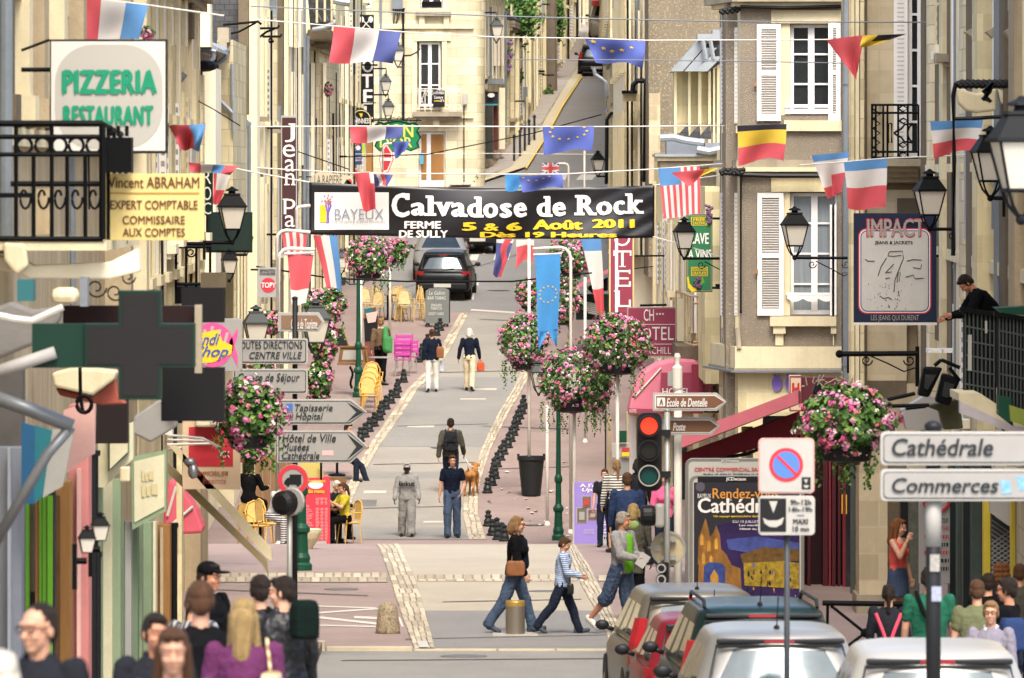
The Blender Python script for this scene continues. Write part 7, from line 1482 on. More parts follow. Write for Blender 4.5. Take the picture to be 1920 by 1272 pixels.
 if bs=="boots" or(len(bottom)>3 and bottom[3]):
  for k in('L','R'):
   hip,kne,ank,heel,toe=J[k];P=MB();P.cap(kne+(ank-kne)*.12,.066,ank,.05);P.cap(heel,.042,toe,.036);remesh("boot",P,SHB,t,vox)
 else:
  for k in('L','R'):
   hip,kne,ank,heel,toe=J[k];P=MB();P.cap(heel,.044,toe,.038);P.cap(heel+Vector((0,0,.02)),.043,(heel+toe)/2+Vector((0,0,.015)),.043);remesh("shoe",P,shoe,t,vox*.9)
 ts,tm=top[0],top[1];ex={"tee":.012,"tank":.006,"long":.014,"jacket":.026,"hood":.034,"coat":.028}[ts]
 P=MB();torso(P,ex,.70 if ts=="coat" else.88 if ts in("jacket","hood")else.9,1.478 if ts!="tank" else 1.40)
 for k in('L','R'):
  sh,elb,wr,d=J[k+'A'];g=ex
  if ts=="tank":
   P.cap(T((1 if k=='L' else-1)*.09,-.04,1.36),.03,T((1 if k=='L' else-1)*.1,.0,1.45),.022);continue
  P.cap(sh,.060+g*.6,sh+(elb-sh)*(.62 if ts=="tee" else 1),.050+g*.8)
  if ts!="tee":P.cap(elb,.050+g*.7,wr+(elb-wr)*.06,.040+g*.5)
 if ts=="hood":P.ball(T(0,.10,1.47),(.12,.07,.08),12,8);P.cap(T(-.07,-.03,1.47),.035,T(.07,-.03,1.47),.035)
 if ts in("jacket","coat"):P.cap(T(-.05,.01,1.48),.035,T(.05,.01,1.48),.035)
 garment=remesh({"tee":"tee_shirt","tank":"tank_top","long":"jumper","jacket":"jacket","hood":"hooded_jacket","coat":"coat"}[ts],P,tm,t,vox,.008+ex*.32,ffreq=11)
 if collar:
  P=MB();P.cap(T(-.05,-.055,1.46),.022,T(0,-.085,1.40),.016);P.cap(T(.05,-.055,1.46),.022,T(0,-.085,1.40),.016);P.cap(T(-.06,.03,1.48),.024,T(.06,.03,1.48),.024);remesh("collar",P,collar,t,vox)
 hs,hm=hair[0],hair[1];P=MB()
 if hs!="bald":bl(P,(0,.022,.047),(.083,.097,.086));[bl(P,(s*.066,.03,.0),(.019,.055,.052))for s in(1,-1)];bl(P,(0,.07,-.01),(.068,.045,.075));bl(P,(0,-.045,.092),(.062,.04,.026))
 else:bl(P,(0,.03,.047),(.0805,.0935,.083));bl(P,(0,.065,-.015),(.072,.045,.07));[bl(P,(s*.069,.03,.02),(.012,.035,.045))for s in(1,-1)]
 if hs in("long","bob"):
  L=.23 if hs=="long" else.08
  P.cap(HD(0,.065,0),.082,HD(0,.085,-L),.06 if hs=="long" else.08)
  for s in(1,-1):P.cap(HD(s*.068,.01,.02),.03,HD(s*.078,.01,-L*.85),.03)
 if hs=="curly":[bl(P,(.085*cos(a)*(1-.3*abs(z)/.1),.03+.09*sin(a),z),(.04,.04,.04))for z in(-.08,-.02,.05,.1)for a in np.linspace(0,2*pi,9)[:-1]if sin(a)>-.5 or z>.06]
 if hs=="pony":P.cap(HD(0,.10,.05),.03,HD(0,.14,.0),.035);P.cap(HD(0,.14,.0),.035,HD(0,.125,-.22),.02)
 if hs=="bun":bl(P,(0,.11,.05),(.05,.045,.045));bl(P,(.02,.09,.09),(.04,.04,.04))
 if hs!="none":remesh("hair",P,hm,t,vox*.75,.008 if hs in('long','bob','pony')else.006,smooth=2,ffreq=44,stretch=.12)
 if len(hair)>2 and hair[2]is not None:
  P=MB();bl(P,(0,.01,.062),(.090,.105,.075));
  bx=hair[3]if len(hair)>3 else 0;M2=Matrix.Rotation(radians(bx),3,'Z');c=M2@Vector((0,-.13,.052));P.ball(HD(*c),(.07,.07,.012),12,6,M=Mh);remesh("cap",P,hair[2],t,vox*.7)
 if lens:
  g=MB()
  for s in(1,-1):
   g.ball(HD(s*.034,-.092,.008),(.027,.006,.018),10,6,M=Mh)if lens=="sun" else g.tube([HD(s*.034+.026*cos(a),-.094,.008+.018*sin(a))for a in np.linspace(0,2*pi,11)],.003,5);g.tube([HD(s*.06,-.088,.012),HD(s*.078,.01,.012)],.003,5)
  g.tube([HD(-.01,-.096,.012),HD(.01,-.096,.012)],.003,5);g.build("sunglasses" if lens=="sun" else "glasses",M_eyed,t)
 t["_"]=0;del t["_"]
 Mw=Matrix.Translation(loc)@Matrix.Rotation(radians(rz),4,'Z')@Matrix.Scale(H/1.75,4)
 return t,dict(T=lambda x,y,z:Mw@T(x,y,z),J={k:tuple((Mw@v)for v in J[k][:3])for k in J},HD=lambda x,y,z:Mw@HD(x,y,z),M=Mw,garment=garment)
def wear(t,I,name,mb,m,vox=.012,fold=.004):
 """clothing modelled in world space made a part of its person"""
 mi=I['M'].inverted();mb.v=[tuple(mi@Vector(v))for v in mb.v]
 return remesh(name,mb,m,t,vox,fold)if vox else mb.build(name,m,t)
def bagthing(name,label,c,d,m,rz=0,strap=None,vox=.012,cat="bag",sq=.35):
 """soft bag: rounded box body and optional strap through world points"""
 t=thing(name,label,cat,Vector(c)-Vector((0,0,d[2]/2)));mb=MB();x,y,z=(q/2 for q in d);Mr=Matrix.Rotation(rz,3,'Z');pts=[]
 rings=[[Vector(c)+Mr@Vector(((abs(cos(a))**sq*math.copysign(1,cos(a)))*x*k,(abs(sin(a))**sq*math.copysign(1,sin(a)))*y*k,h))for a in np.linspace(0,2*pi,17)[:-1]]for h,k in((-z,.8),(-z*.85,1),(0,1.03),(z*.7,.95),(z,.78))]
 mb.loft(rings);remesh("body",mb,m,t,vox,.006);
 if strap:mb=MB();mb.tube(strap,.012,5);mb.build("strap",m,t)
 return t
def backpack(label,info,m,sz=1.0,dark=None):
 T=info['T'];c=T(0,.19,1.22);rz=info['M'].to_euler().z;t=bagthing("backpack",label,c,(.32*sz,.2*sz,.46*sz),m,rz,None,cat="backpack")
 mb=MB();q=T(0,.30*sz,1.15);mb.tube([T(-.11,.295,1.2),T(.11,.295,1.2)],.012,5);mb.tube([T(-.1,.29,1.32),T(.1,.29,1.12)],.006,4);mb.tube([T(.1,.29,1.32),T(-.1,.29,1.12)],.006,4);mb.build("lacing",dark or M_iron,t)
 mb=MB()
 for s in(1,-1):mb.tube([T(s*.10,.12,1.42),T(s*.12,.02,1.49),T(s*.12,-.13,1.36),T(s*.14,-.1,1.15),T(s*.16,.1,1.02)],.02,6)
 mb.build("shoulder_straps",m,t);return t
c_navy=cloth("navy","#141a28");c_black=cloth("black","#0d0d0f");c_jean=cloth("jeans","#3f4d61",.25);c_djean=cloth("dark jeans","#1d2330",.2);c_grey=cloth("grey marl","#8d8c88");c_white=cloth("white","#c9c5bd",.08);c_cream=cloth("cream","#c4b699",.1);c_olive=cloth("olive","#46443a");c_brown=cloth("brown","#5f4d3a");c_green=cloth("bottle green","#1f5440");c_purple=cloth("purple","#562a4b");c_coral=cloth("coral","#bf5149");c_denim=cloth("denim","#39455a",.2);c_dkgrey=cloth("charcoal","#1e1f24");c_lime=cloth("lime","#5a9428");c_yel=cloth("yellow","#a89c30");c_gjack=cloth("grey jacket","#807e7c");c_pale=cloth("pale blue","#7d93b4")
leather=mat("tan leather","#7a4f32",.5,.2,6);leatherb=mat("black leather","#1b1b1d",.4,.2,6);orange=mat("orange leather","#b04a28",.5,.15,6)
t,I=person("man in grey hooded tracksuit and grey cap walking down the lane",763,GY(1007),0,1.62,WALK,SKD,("short",H_dk,cloth("cap grey","#8a8a88")),("hood",c_grey),("trousers",cloth("grey sweats","#84827d"),.03),SHB,p=dict(LA=(8,14,16,0),RA=(2,14,18,0),L=(14,10,2),R=(-6,6,3)))
mb=MB();letter_into(mb,"ünkut",-.19,0,.19,.12,lambda x,y:I['T'](x,-.20+x*x*2.2,1.34-y),bold=.05);wear(t,I,"lettering",mb,M_ink,0)
t,I=person("man in navy polo shirt and blue jeans walking down the lane",848,GY(1010),4,1.83,WALKB,SK,("short",H_br),("tee",c_navy),("jeans",c_jean,.012),SHB,collar=cloth("collar pale","#8d93a0"),p=dict(LA=(-2,14,45,25),RA=(0,12,8,0),L=(-4,8,2),R=(10,8,2)))
t,IB=person("man with dark backpack walking away with a dog",845,GY(926),182,1.80,WALK,SK,("short",H_dk),("jacket",c_olive),("jeans",c_djean),SHB,p=dict(RA=(8,16,30,0),LA=(-10,12,15,0)))
backpack("black backpack on the man with the dog",IB,cloth("pack black","#212226"))
t,I=person("woman in navy jacket and white trousers tucked in black boots",810,GY(736),184,1.66,WALK,SK,("bun",H_br),("jacket",c_navy),("trousers",c_white,0,True),SHB,female=True,p=dict(L=(-6,8,3),R=(6,4,3),RA=(10,10,50,10)))
bagthing("shoulder_bag","brown shoulder bag on the woman in white trousers",I['T'](-.22,.1,1.1),(.2,.16,.3),leather,0,[I['T'](-.2,.1,1.2),I['T'](-.14,0,1.48),I['T'](-.2,-.08,1.2)]);bagthing("carrier_bag","pale plastic carrier bag in the hand of the woman in boots",I['T'](-.27,-.05,.72),(.12,.1,.3),mat("pale plastic","#aeb4bb",.4,.2,8))
t,I=person("grey haired woman in dark jumper and cream trousers walking away",880,GY(734),172,1.66,WALK,SK,("bob",H_wh),("long",c_navy),("trousers",c_cream),SHB,female=True,p=dict(L=(10,4,1),R=(-8,10,1),RA=(5,12,20,0),LA=(-8,16,16,0)))
bagthing("handbag","orange handbag carried by the grey haired woman",I['J']['RA'][2]+Vector((.02,0,-.22)),(.2,.12,.24),orange,0,[I['J']['RA'][2]+Vector((-.06,0,-.12)),I['J']['RA'][2]+Vector((0,0,-.02)),I['J']['RA'][2]+Vector((.08,0,-.12))])
t,I=person("man in brown jumper with a green jacket over his shoulder",714,GY(716),176,1.74,WALK,SK,("short",H_lb),("long",c_brown),("trousers",c_black),SHB,collar=c_white)
gj=thing("jacket","green jacket slung over the shoulder of the man in brown","jacket",I['T'](-.2,.1,.95));mb=MB();T=I['T'];mb.cap(T(-.13,.1,1.44),.07,T(-.15,.17,1.15),.1);mb.cap(T(-.15,.17,1.15),.1,T(-.17,.16,.9),.11);mb.cap(T(-.15,-.05,1.42),.06,T(-.15,.08,1.46),.07);mb.cap(T(-.27,.14,1.2),.05,T(-.28,.13,.85),.05);remesh("cloth",mb,cloth("green jacket","#3f7a46"),gj,.014,.012)
t,I=person("woman in black cardigan, jeans and sunglasses crossing the lane",965,106.6,84,1.70,WALK,SK,("bob",H_lb),("jacket",c_black),("jeans",c_jean,.012),SHN,female=True,vox=.009,lens="sun",p=dict(L=(20,4,1),R=(-20,14,1),LA=(-4,8,30,0),RA=(6,8,22,0)))
mb=MB();T=I['T'];mb.cap(T(0,-.1,1.38),.07,T(0,-.12,1.05),.09);wear(t,I,"vest_top",mb,c_navy);mb=MB();w=I['J']['RA'];mb.cap(w[1]+(w[2]-w[1])*.2,.048,w[2],.036);wear(t,I,"cuff",mb,c_white,.01,.003)
bagthing("shoulder_bag","tan leather bag hanging at the hip of the crossing woman",T(-.26,-.04,1.0),(.09,.27,.22),leather,radians(84),[T(-.25,.02,1.1),T(-.1,.02,1.5),T(.05,-.05,1.49)])
t,I=person("boy in blue and white striped top walking behind the steel bollard",1054,106.4,86,1.42,WALK,SK,("short",H_br),("jacket",stripes("boy","#566f98","#a9b4c2",.035,.5)),("jeans",c_djean,.008),SHN,vox=.009,p=dict(head=(-6,18),L=(22,4,1),R=(-24,16,1),LA=(10,8,60,12),RA=(14,8,62,12)))
mb=MB();T=I['T'];rings=[[T(.172*cos(a),.128*sin(a),z)for a in np.linspace(0,2*pi,19)[:-1]]for z in(.86,.9,.955)];mb.loft(rings);wear(t,I,"hem",mb,cloth("bright blue","#2f6aa0"),.012,.003);bagthing("camera_case","small black camera case carried by the boy",T(-.18,-.16,.86),(.1,.1,.16),leatherb,0,[T(-.17,-.15,.95),T(-.05,-.1,1.45),T(.06,.05,1.48)])
t,I=person("man in grey jacket, lime shirt and denim bermudas at the kerb",1164,106.3,56,1.76,WALKB,SKT,("short",H_gr),("jacket",c_gjack),("shorts",c_denim,.028),SHW,vox=.009,p=dict(L=(8,6,2),R=(-24,18,2),LA=(14,6,64,25),RA=(22,6,55,22),head=(20,4)))
mb=MB();T=I['T'];mb.cap(T(0,-.10,1.38),.075,T(0,-.115,.97),.095);wear(t,I,"shirt",mb,c_lime);t2=thing("leaflet","pale leaflet in the hands of the man in lime","leaflet",I['J']['RA'][2]);mb=MB();a=I['J']['RA'][2];mb.box(a+Vector((.08,-.05,-.02)),(.14,.006,.2),M=Matrix.Rotation(.6,3,'Y'));mb.build("paper",M_sw,t2)
t,I=person("woman in olive coat with lime hood behind the man in lime",1187,110,168,1.72,STAND,SK,("bob",H_bl),("coat",c_olive),("trousers",c_black),SHB,female=True);mb=MB();T=I['T'];mb.ball(T(0,.10,1.43),(.11,.05,.08),12,8);wear(t,I,"hood",mb,cloth("pale lime","#7d8f55"),.012,.008)
bagthing("shoulder_bag","black shoulder bag on the woman in olive",T(-.27,.05,.98),(.12,.26,.28),leatherb,radians(168),[T(-.25,.08,1.1),T(-.13,.04,1.5),T(-.22,-.1,1.1)])
person("person in dark blue jumper seen from behind by the violet board",1176,122,178,1.78,STAND,SK,("short",H_br),("long",cloth("dark blue","#26334f")),("jeans",c_jean),SHB,wide=1.12);person("young woman in striped top with a long ponytail",1156,135,196,1.68,STAND,SK,("pony",H_lb),("long",stripes("sailor","#c4beb0","#2b2c34",.05,.5)),("shorts",c_black,.01),SHB,female=True);person("child peeping out between the striped woman and the violet board",1134,138,-8,1.45,STAND,SK,("short",H_br),("tee",c_dkgrey),("jeans",c_djean),SHB);person("dark haired woman in dark top behind the blue jumper",1196,137,176,1.66,STAND,SK,("bob",H_dk),("long",c_dkgrey),("trousers",c_black),SHB,female=True);person("woman in pink cardigan half hidden by the traffic light",1246,128,10,1.62,STAND,SK,("bob",H_br),("long",cloth("pink","#c65a7e")),("trousers",c_djean),SHB,female=True)
t,I=person("auburn haired woman in coral tank top and denim skirt by the pillar",1682,105,62,1.70,STAND,SK,("long",H_red),("tank",c_coral),("skirt",c_denim),SHB,female=True,vox=.009,p=dict(RA=(40,22,118,22),LA=(5,6,10,0),head=(8,8)))
QG="people waiting on the right pavement"
t,I=person("dark haired woman in grey top with pink rucksack straps",1666,84,178,1.60,STAND,SK,("pony",H_dk),("long",c_dkgrey),("jeans",c_djean),SHB,female=True,group=QG)
mb=MB()
for s in(-1,1):mb.tube([W(1666+s*24,1150,83.82),W(1666+s*12,1180,83.8),W(1666+s*5,1200,83.8)],.02,6)
wear(t,I,"strap",mb,cloth("pink web","#c8485a"),0)
t,I=person("man in bottle green shirt behind the stickered post",1742,81,176,1.86,STAND,SK,("short",H_dk),("tee",c_green),("jeans",c_djean),SHB,group=QG,wide=1.1);mb=MB();T=I['T'];mb.tube([T(.12,.02,1.5),T(.05,.17,1.3),T(-.1,.16,1.05)],.025,6);wear(t,I,"strap",mb,c_black,0)
person("brown haired man in olive shirt beside the green shirt",1832,80,184,1.75,STAND,SK,("short",H_br),("tee",cloth("olive shirt","#5c5f45")),("trousers",c_dkgrey),SHB,group=QG,wide=1.08);person("dark haired person half hidden behind the olive shirt",1853,86,180,1.68,STAND,SK,("short",H_dk),("tee",c_black),("trousers",c_black),SHB,group=QG)
person("older woman with short light brown hair and glasses facing the camera",1858,72,-8,1.62,STAND,SK,("short",H_lb),("long",cloth("lavender grey","#77737e")),("trousers",c_dkgrey),SHB,female=True,group=QG,lens="clear",vox=.008,collar=c_white)
t,I=person("dark haired man in sunglasses with navy rucksack at the right edge",1894,77,-112,1.80,STAND,SKT,("short",H_dk),("tee",c_black),("jeans",c_djean),SHB,group=QG,lens="sun",vox=.009);bagthing("backpack","navy rucksack with pale badge at the right edge",W(1898,1190,76.6),(.26,.2,.34),cloth("navy pack","#27365a"),.3,None,cat="backpack")
person("curly haired person behind the man in sunglasses",1878,91,170,1.66,STAND,SK,("curly",H_red),("long",c_dkgrey),("jeans",c_djean),SHB,group=QG);person("brown haired person cut by the right edge",1912,90,182,1.70,STAND,SK,("short",H_br),("long",c_olive),("jeans",c_djean),SHB,group=QG)
FG="passers by in the left foreground";nf=dict(vox=.007,group=FG)
person("blurred man with receding hair and glasses in a black jacket",76,37,-22,1.78,STAND,SK,("bald",H_dk),("jacket",c_dkgrey),("jeans",c_djean),SHB,lens="clear",p=dict(head=(-14,2)),**nf);person("pale haired head cut by the lower left corner",2,31,190,1.66,STAND,SK,("short",H_wh),("long",c_dkgrey),("jeans",c_djean),SHB,**nf)
t,I=person("dark haired woman in blue top facing the camera in the foreground",322,37,12,1.66,STAND,SK,("long",H_br),("long",cloth("slate blue","#3c4358")),("jeans",c_djean),SHB,female=True,p=dict(head=(-8,6)),**nf)
person("woman in dark cardigan and yellow scarf behind the blue top",290,45,18,1.68,STAND,SKT,("short",H_dk),("jacket",c_dkgrey),("jeans",c_djean),SHB,female=True,collar=cloth("yellow scarf","#b0a660"),**nf);person("broad man in black tee shirt seen from behind",376,48,184,1.87,STAND,SK,("short",H_br),("tee",c_black),("jeans",c_djean),SHB,wide=1.12,**nf)
t,I=person("blond woman in purple jumper seen from behind",456,47,172,1.76,STAND,SK,("long",H_bl),("long",c_purple),("jeans",c_djean),SHB,female=True,**nf);bagthing("shoulder_bag","beige patterned bag on the shoulder of the blond woman",I['T'](-.2,.12,1.12),(.13,.24,.36),stripes("bag","#b5a480","#8f7550",.07,.5),radians(172),[I['T'](-.2,.14,1.25),I['T'](-.15,.02,1.5),I['T'](-.2,-.05,1.25)])
person("bearded man in black cap and dark coat facing right",386,66,58,1.88,STAND,SKT,("short",H_dk,c_black),("jacket",c_black),("jeans",c_djean),SHB,zoff=.13,vox=.008,group=FG);person("person in checked shirt behind the black cap",352,62,150,1.66,STAND,SK,("short",H_br),("long",stripes("checks","#35363c","#8a8a88",.05,.4,0)),("jeans",c_djean),SHB,zoff=.13,group=FG,p=dict(lean=10))
person("dark haired man in black jacket seen from behind left of the leather jacket",489,60,190,1.78,STAND,SK,("short",H_dk),("jacket",c_black),("jeans",c_djean),SHB,zoff=.13,vox=.008,group=FG)
t,I=person("dark haired man in leather jacket with green rucksack looking left",531,58,196,1.77,STAND,SK,("short",H_dk),("jacket",leatherb),("jeans",c_djean),SHB,zoff=.13,vox=.008,group=FG,p=dict(head=(58,2)));bagthing("backpack","dark green rucksack on the leather jacket",W(571,1162,57.7),(.21,.16,.30),cloth("dark green pack","#0c1713"),.5,[I['T'](-.1,.1,1.3),I['T'](-.14,0,1.5),I['T'](-.2,-.1,1.2)],cat="backpack")
YS=161.5;t,I=person("woman in yellow tee shirt with dark ponytail sitting in a cane chair",648,YS,-62,1.66,SIT,SK,("pony",H_br),("tee",c_yel),("trousers",c_black),SHB,female=True,p=dict(RA=(40,10,100,20),LA=(40,10,80,20)),foot=GZ(YS));person("grey haired woman sitting across from the yellow tee shirt",624,YS+.9,40,1.64,SIT,SK,("short",H_wh),("long",c_dkgrey),("trousers",c_black),SHB,female=True,foot=GZ(YS+.9)+.05,p=dict(lean=12))
person("woman in black top sitting with her back to us at the cafe on the left",466,150,150,1.66,SIT,SK,("bob",H_dk),("long",c_black),("trousers",c_black),SHB,female=True,foot=.95);person("person in striped leggings and pale top sitting at the cafe",512,141.5,50,1.68,SIT,SK,("short",H_br),("tee",cloth("pale print","#a5a3a0",.3)),("trousers",stripes("leggings","#b9b4ae","#2b2b30",.045,.5)),SHB,female=True,foot=1.0,p=dict(L=(40,50,4),lean=25))
Yd=GY(905);person("seated person in dark jeans and boots stretching a leg into the lane",648,Yd+.5,55,1.75,SIT,SK,("short",H_dk),("jacket",c_dkgrey),("jeans",c_djean,0,True),SHB,foot=GZ(Yd),p=dict(L=(62,40,6)))
person("dark haired man leaning out of the window above the black balcony",1872,103,-82,1.74,dict(lean=42,RA=(30,5,40,0),LA=(25,5,60,0),head=(0,12)),SKT,("short",H_dk),("jacket",c_black),("jeans",c_djean),SHB,foot=WZ(548,103)-1.32)
Yg=GY(930);g=Vector((WX(884,Yg),Yg,GZ(Yg)));t=thing("dog","tawny short haired dog on a lead walking away from us","dog",g,rz=radians(170),local=True);mb=MB()
mb.cap((0,-.30,.50),.125,(0,-.02,.50),.135);mb.cap((0,-.02,.50),.135,(0,.28,.53),.10);mb.cap((0,.26,.53),.11,(0,.33,.50),.09);mb.cap((0,-.34,.54),.085,(0,-.47,.66),.07);mb.ball((0,-.52,.69),(.075,.09,.075),12,8);mb.cap((0,-.57,.67),.045,(0,-.66,.64),.035)
for s in(1,-1):
 mb.cap((s*.085,.26,.50),.08,(s*.095,.20,.34),.05);mb.cap((s*.095,.20,.34),.045,(s*.095,.33,.20),.028);mb.cap((s*.095,.33,.20),.028,(s*.095,.30 if s>0 else.24,.04),.024);mb.cap((s*.095,.30 if s>0 else.24,.03),.028,(s*.095,.22 if s>0 else.17,.025),.026)
 mb.cap((s*.08,-.28,.46),.06,(s*.085,-.27,.27),.036);mb.cap((s*.085,-.27,.27),.032,(s*.085,-.29+s*.05,.04),.024);mb.cap((s*.085,-.30+s*.05,.025),.027,(s*.085,-.37+s*.05,.022),.025);mb.cap((s*.06,-.50,.73),.03,(s*.10,-.50,.68),.018)
mb.cap((0,.36,.58),.028,(0,.42,.66),.018);mb.cap((0,.42,.66),.018,(.02,.40,.72),.010)
remesh("body",mb,mat("tawny fur","#9a6c3a",.85,.3,5,.3,80,var2="#6a4526"),t,.012,.004,smooth=4,ffreq=20)
lead=thing("lead","thin dog lead from the hand of the backpacker to the dog","lead",g+Vector((0,0,.6)));mb=MB();a=IB['J']['RA'][2]+Vector((.02,0,-.08));b=g+Vector((.04,.35,.66));mb.tube([a,a*.6+b*.4+Vector((0,0,-.06)),b],.009,5);mb.build("strap",M_polew,lead)
# ================================================================ shopfronts, awnings, balconies, café
def part(parent,name,m,pts,Y,t=.1,d=0,bevel=0):
 mb=MB();plate(mb,pts,Y,t,d);return mb.build(name,m,parent,bevel=bevel)
mb=MB();ys=[30,37,40,50,60,70,80,90,100,102.2]
for x0,x1,nm in((-5.2,-2.6,"left_pavement"),(3.9,8,"right_pavement")):
 mb=MB();xs=[x0,(x0+x1)/2,x1];zz=.13;k=len(mb.v);mb.v+=[(x,y,GZ(y)+zz)for y in(ys if x0<0 else[86,90,100,102.2])for x in xs];n=len(ys if x0<0 else[0]*4)
 for i in range(n-1):
  for j in range(2):mb.f.append((k+i*3+j,k+i*3+j+1,k+(i+1)*3+j+1,k+(i+1)*3+j));mb.m.append(0)
 yy=ys if x0<0 else[86,90,100,102.2];xe=x1 if x0<0 else x0
 for a,b in zip(yy,yy[1:]):mb.add([(xe,a,GZ(a)-.05),(xe,b,GZ(b)-.05),(xe,b,GZ(b)+zz),(xe,a,GZ(a)+zz)],[(0,1,2,3)])
 struct(nm,mb,M_pave,nm.replace('_',' '))
YB_=69;t=thing("iron_balcony","blurred black iron balcony in front of the pizzeria sign","balcony",W(120,470,YB_));mb=MB()
for y,r in((232,.034),(257,.026),(290,.024),(448,.03)):mb.tube([W(-40,y,YB_),W(193,y,YB_)],r,6)
for x in(30,63,97,126,160,192):mb.tube([W(x,290 if x not in(30,97,192)else 232,YB_),W(x,450,YB_)],.022 if x!=192 else.036,6)
for x in(46,80,111,143,176):
 mb.tube([W(x+14*cos(a),273+15*sin(a),YB_)for a in np.linspace(0,2*pi,15)],.016,5);mb.tube([W(x+12*cos(a)*(1-a/9),370+26*sin(a)*(1-a/9),YB_)for a in np.linspace(0,6,14)],.013,5)
for i in range(5):Y=YB_+i*.9;x=192+i*11;mb.tube([W(x,235+i*4,Y),W(x,450+i*2,Y)],.02,6)
mb.tube([W(192,232,YB_),W(240,258,YB_+4)],.022,6);mb.build("railing",M_iron,t);slab(t,"end_panel",M_iron,194,246,258,324,YB_+.5,.4)
slab(t,"slab",M_trim,-40,200,452,470,YB_,6)
part(t,"cornice",M_white,[(-40,478),(40,482),(60,498),(205,492),(258,466),(262,510),(205,524),(55,522),(30,512),(-40,500)],YB_+.3,.4,bevel=.02);part(t,"moulding",M_trim,[(5,455),(48,458),(52,500),(30,516),(8,490)],YB_-.1,.3,bevel=.03)
for x in(208,222,238):slab(t,"scroll_post",M_iron,x-4,x+3,236,256,YB_+1,.05)
mb=MB()
for cx,cy,r in((180,540,20),(215,548,18),(240,520,14)):mb.tube([W(cx+r*cos(a)*(1-a/11),cy+r*sin(a)*(1-a/11),70)for a in np.linspace(0,8,22)],.008,5)
mb.build("scrollwork",M_iron,t)
slab(t,"bracket_rod",M_iron,-40,66,362,371,68,.05);slab(t,"box",M_beige,66,96,354,440,70,.3)
LS="shops along the left pavement"
def shop(name,label,px,Y,cat="shopfront",group=LS):return thing(name,label,cat,Vector((-5,Y,GZ(Y))),group)
t=shop("shopfront","blurred grey shop with scalloped grey awning and teal blind at the left edge",30,66)
part(t,"awning",mat("grey canvas","#6f6c67",.85,.15,6,stretch=(1,1,6)),[(-40,590),(20,566),(60,582),(115,574),(112,600),(80,640),(0,672),(-40,690)],63,.3,bevel=.03)
mb=MB();mb.tube([W(-20,588,62.7),W(25,598,62.7),W(60,602,62.7),W(118,576,62.7)],.03,7);mb.build("awning_bar",M_polew,t);mb=MB();mb.tube([W(-30,706,62),W(104,661,62)],.055,10);mb.build("blind_roller",M_sg,t,smooth=True)
part(t,"wall_face",mat("dark shop wall","#4d4a46",.9,.2,3),[(-40,690),(42,690),(42,1400),(-40,1400)],66,.4);slab(t,"pilaster",mat("slate paint","#6d7178",.7,.1,3),-40,40,840,1400,65.4,.4);slab(t,"pilaster",mat("slate paint light","#83888e",.7),14,20,840,1400,65.2,.2)
teal=mat("teal canvas","#1f5c64",.8,.1,4);blu=mat("blue canvas","#1d4867",.8,.1,4);lg=mat("pale canvas","#85847e",.8,.1,4)
for pts,m in(([(40,792),(66,800),(64,945),(40,945)],blu),([(66,798),(98,808),(80,932),(64,945)],teal),([(98,806),(140,802),(118,912),(80,934)],lg)):part(t,"blind",m,pts,65,.06)
mb=MB();mb.tube([W(-20,742,62.5),W(60,770,62.5),W(136,800,62.5)],.06,8);mb.tube([W(134,800,62.5),W(90,850,62.5),W(-10,1020,62.5)],.045,8);mb.build("awning_arm",mat("blind steel","#6f7376",.4,.1,4,metal=.4),t,smooth=True)
slab(t,"shop_box",mat("teal box","#2f6468",.6),32,62,525,565,67,.4);slab(t,"projector",M_trim,95,145,540,570,66,.4,bevel=.06);slab(t,"post",M_zinc,150,164,520,575,68,.3)
t=shop("shopfront","shop with lime green slatted doors and brown pilaster",70,72);lime=mat("lime paint","#63a028",.6,.1,3)
slab(t,"door_recess",M_bk,38,102,920,1400,74.5,.3)
for x0,x1 in((41,47),(48,55),(74,79),(80,87),(89,98)):slab(t,"slat_door",lime,x0,x1,930,1400,73.9-(x0-40)*.004,.1)
slab(t,"door_post",M_wood,66,72,930,1400,73.8,.2);slab(t,"ornament",M_brown,56,64,940,1110,74.2,.1);slab(t,"pilaster",M_wood,98,131,905,1400,76.5,.5);slab(t,"pilaster",mat("dark oak","#5c4024",.7,.25,4),104,112,930,1400,76.4,.1)
pk=mat("shop pink","#b87872",.7,.12,2,streak=.25);pkl=mat("shop pale pink","#cfa59c",.7,.1,2)
t=shop("shopfront","pink painted shop pillar and fascia with broken tiled ledge",147,78);slab(t,"pillar",pk,129,166,760,1400,80,.6);slab(t,"pillar_edge",pkl,144,151,880,1400,79.8,.19)
part(t,"fascia",pkl,[(119,770),(178,752),(176,852),(166,856),(124,888)],79,.25);part(t,"ledge",M_trim,[(96,700),(140,688),(220,696),(214,712),(172,742),(102,726)],78,.5,bevel=.03);part(t,"tile_edge",mat("red tile","#8f4a3c",.8,.2,5),[(104,728),(172,744),(216,712),(222,742),(236,758),(190,760),(112,742)],78.2,.4,bevel=.02)
mb=MB();mb.tube([W(150,690,77),W(151,745,77),W(155,770,77)],.02,5);mb.tube([W(158+14*cos(a),758+16*sin(a),77)for a in np.linspace(0,6.3,14)],.025,6);mb.build("hook",M_iron,t)
t=thing("downpipe","thick black drainpipe between the pink pillar and the green shop","drainpipe",W(174,1300,81));vpipe(t,"pipe",M_pipeb,172,850,1420,81,.075,10);vpipe(t,"pipe",M_pipeb,181,1040,1420,81.5,.05,8)
gr=mat("sage paint","#7a8a6d",.6,.1,2,streak=.2);grd=mat("dark sage paint","#5f7057",.6,.1,2);crm=mat("cream sign board","#b9b496",.6,.12,3)
t=shop("shopfront","sage green shopfront with cream fascia boards",250,88)
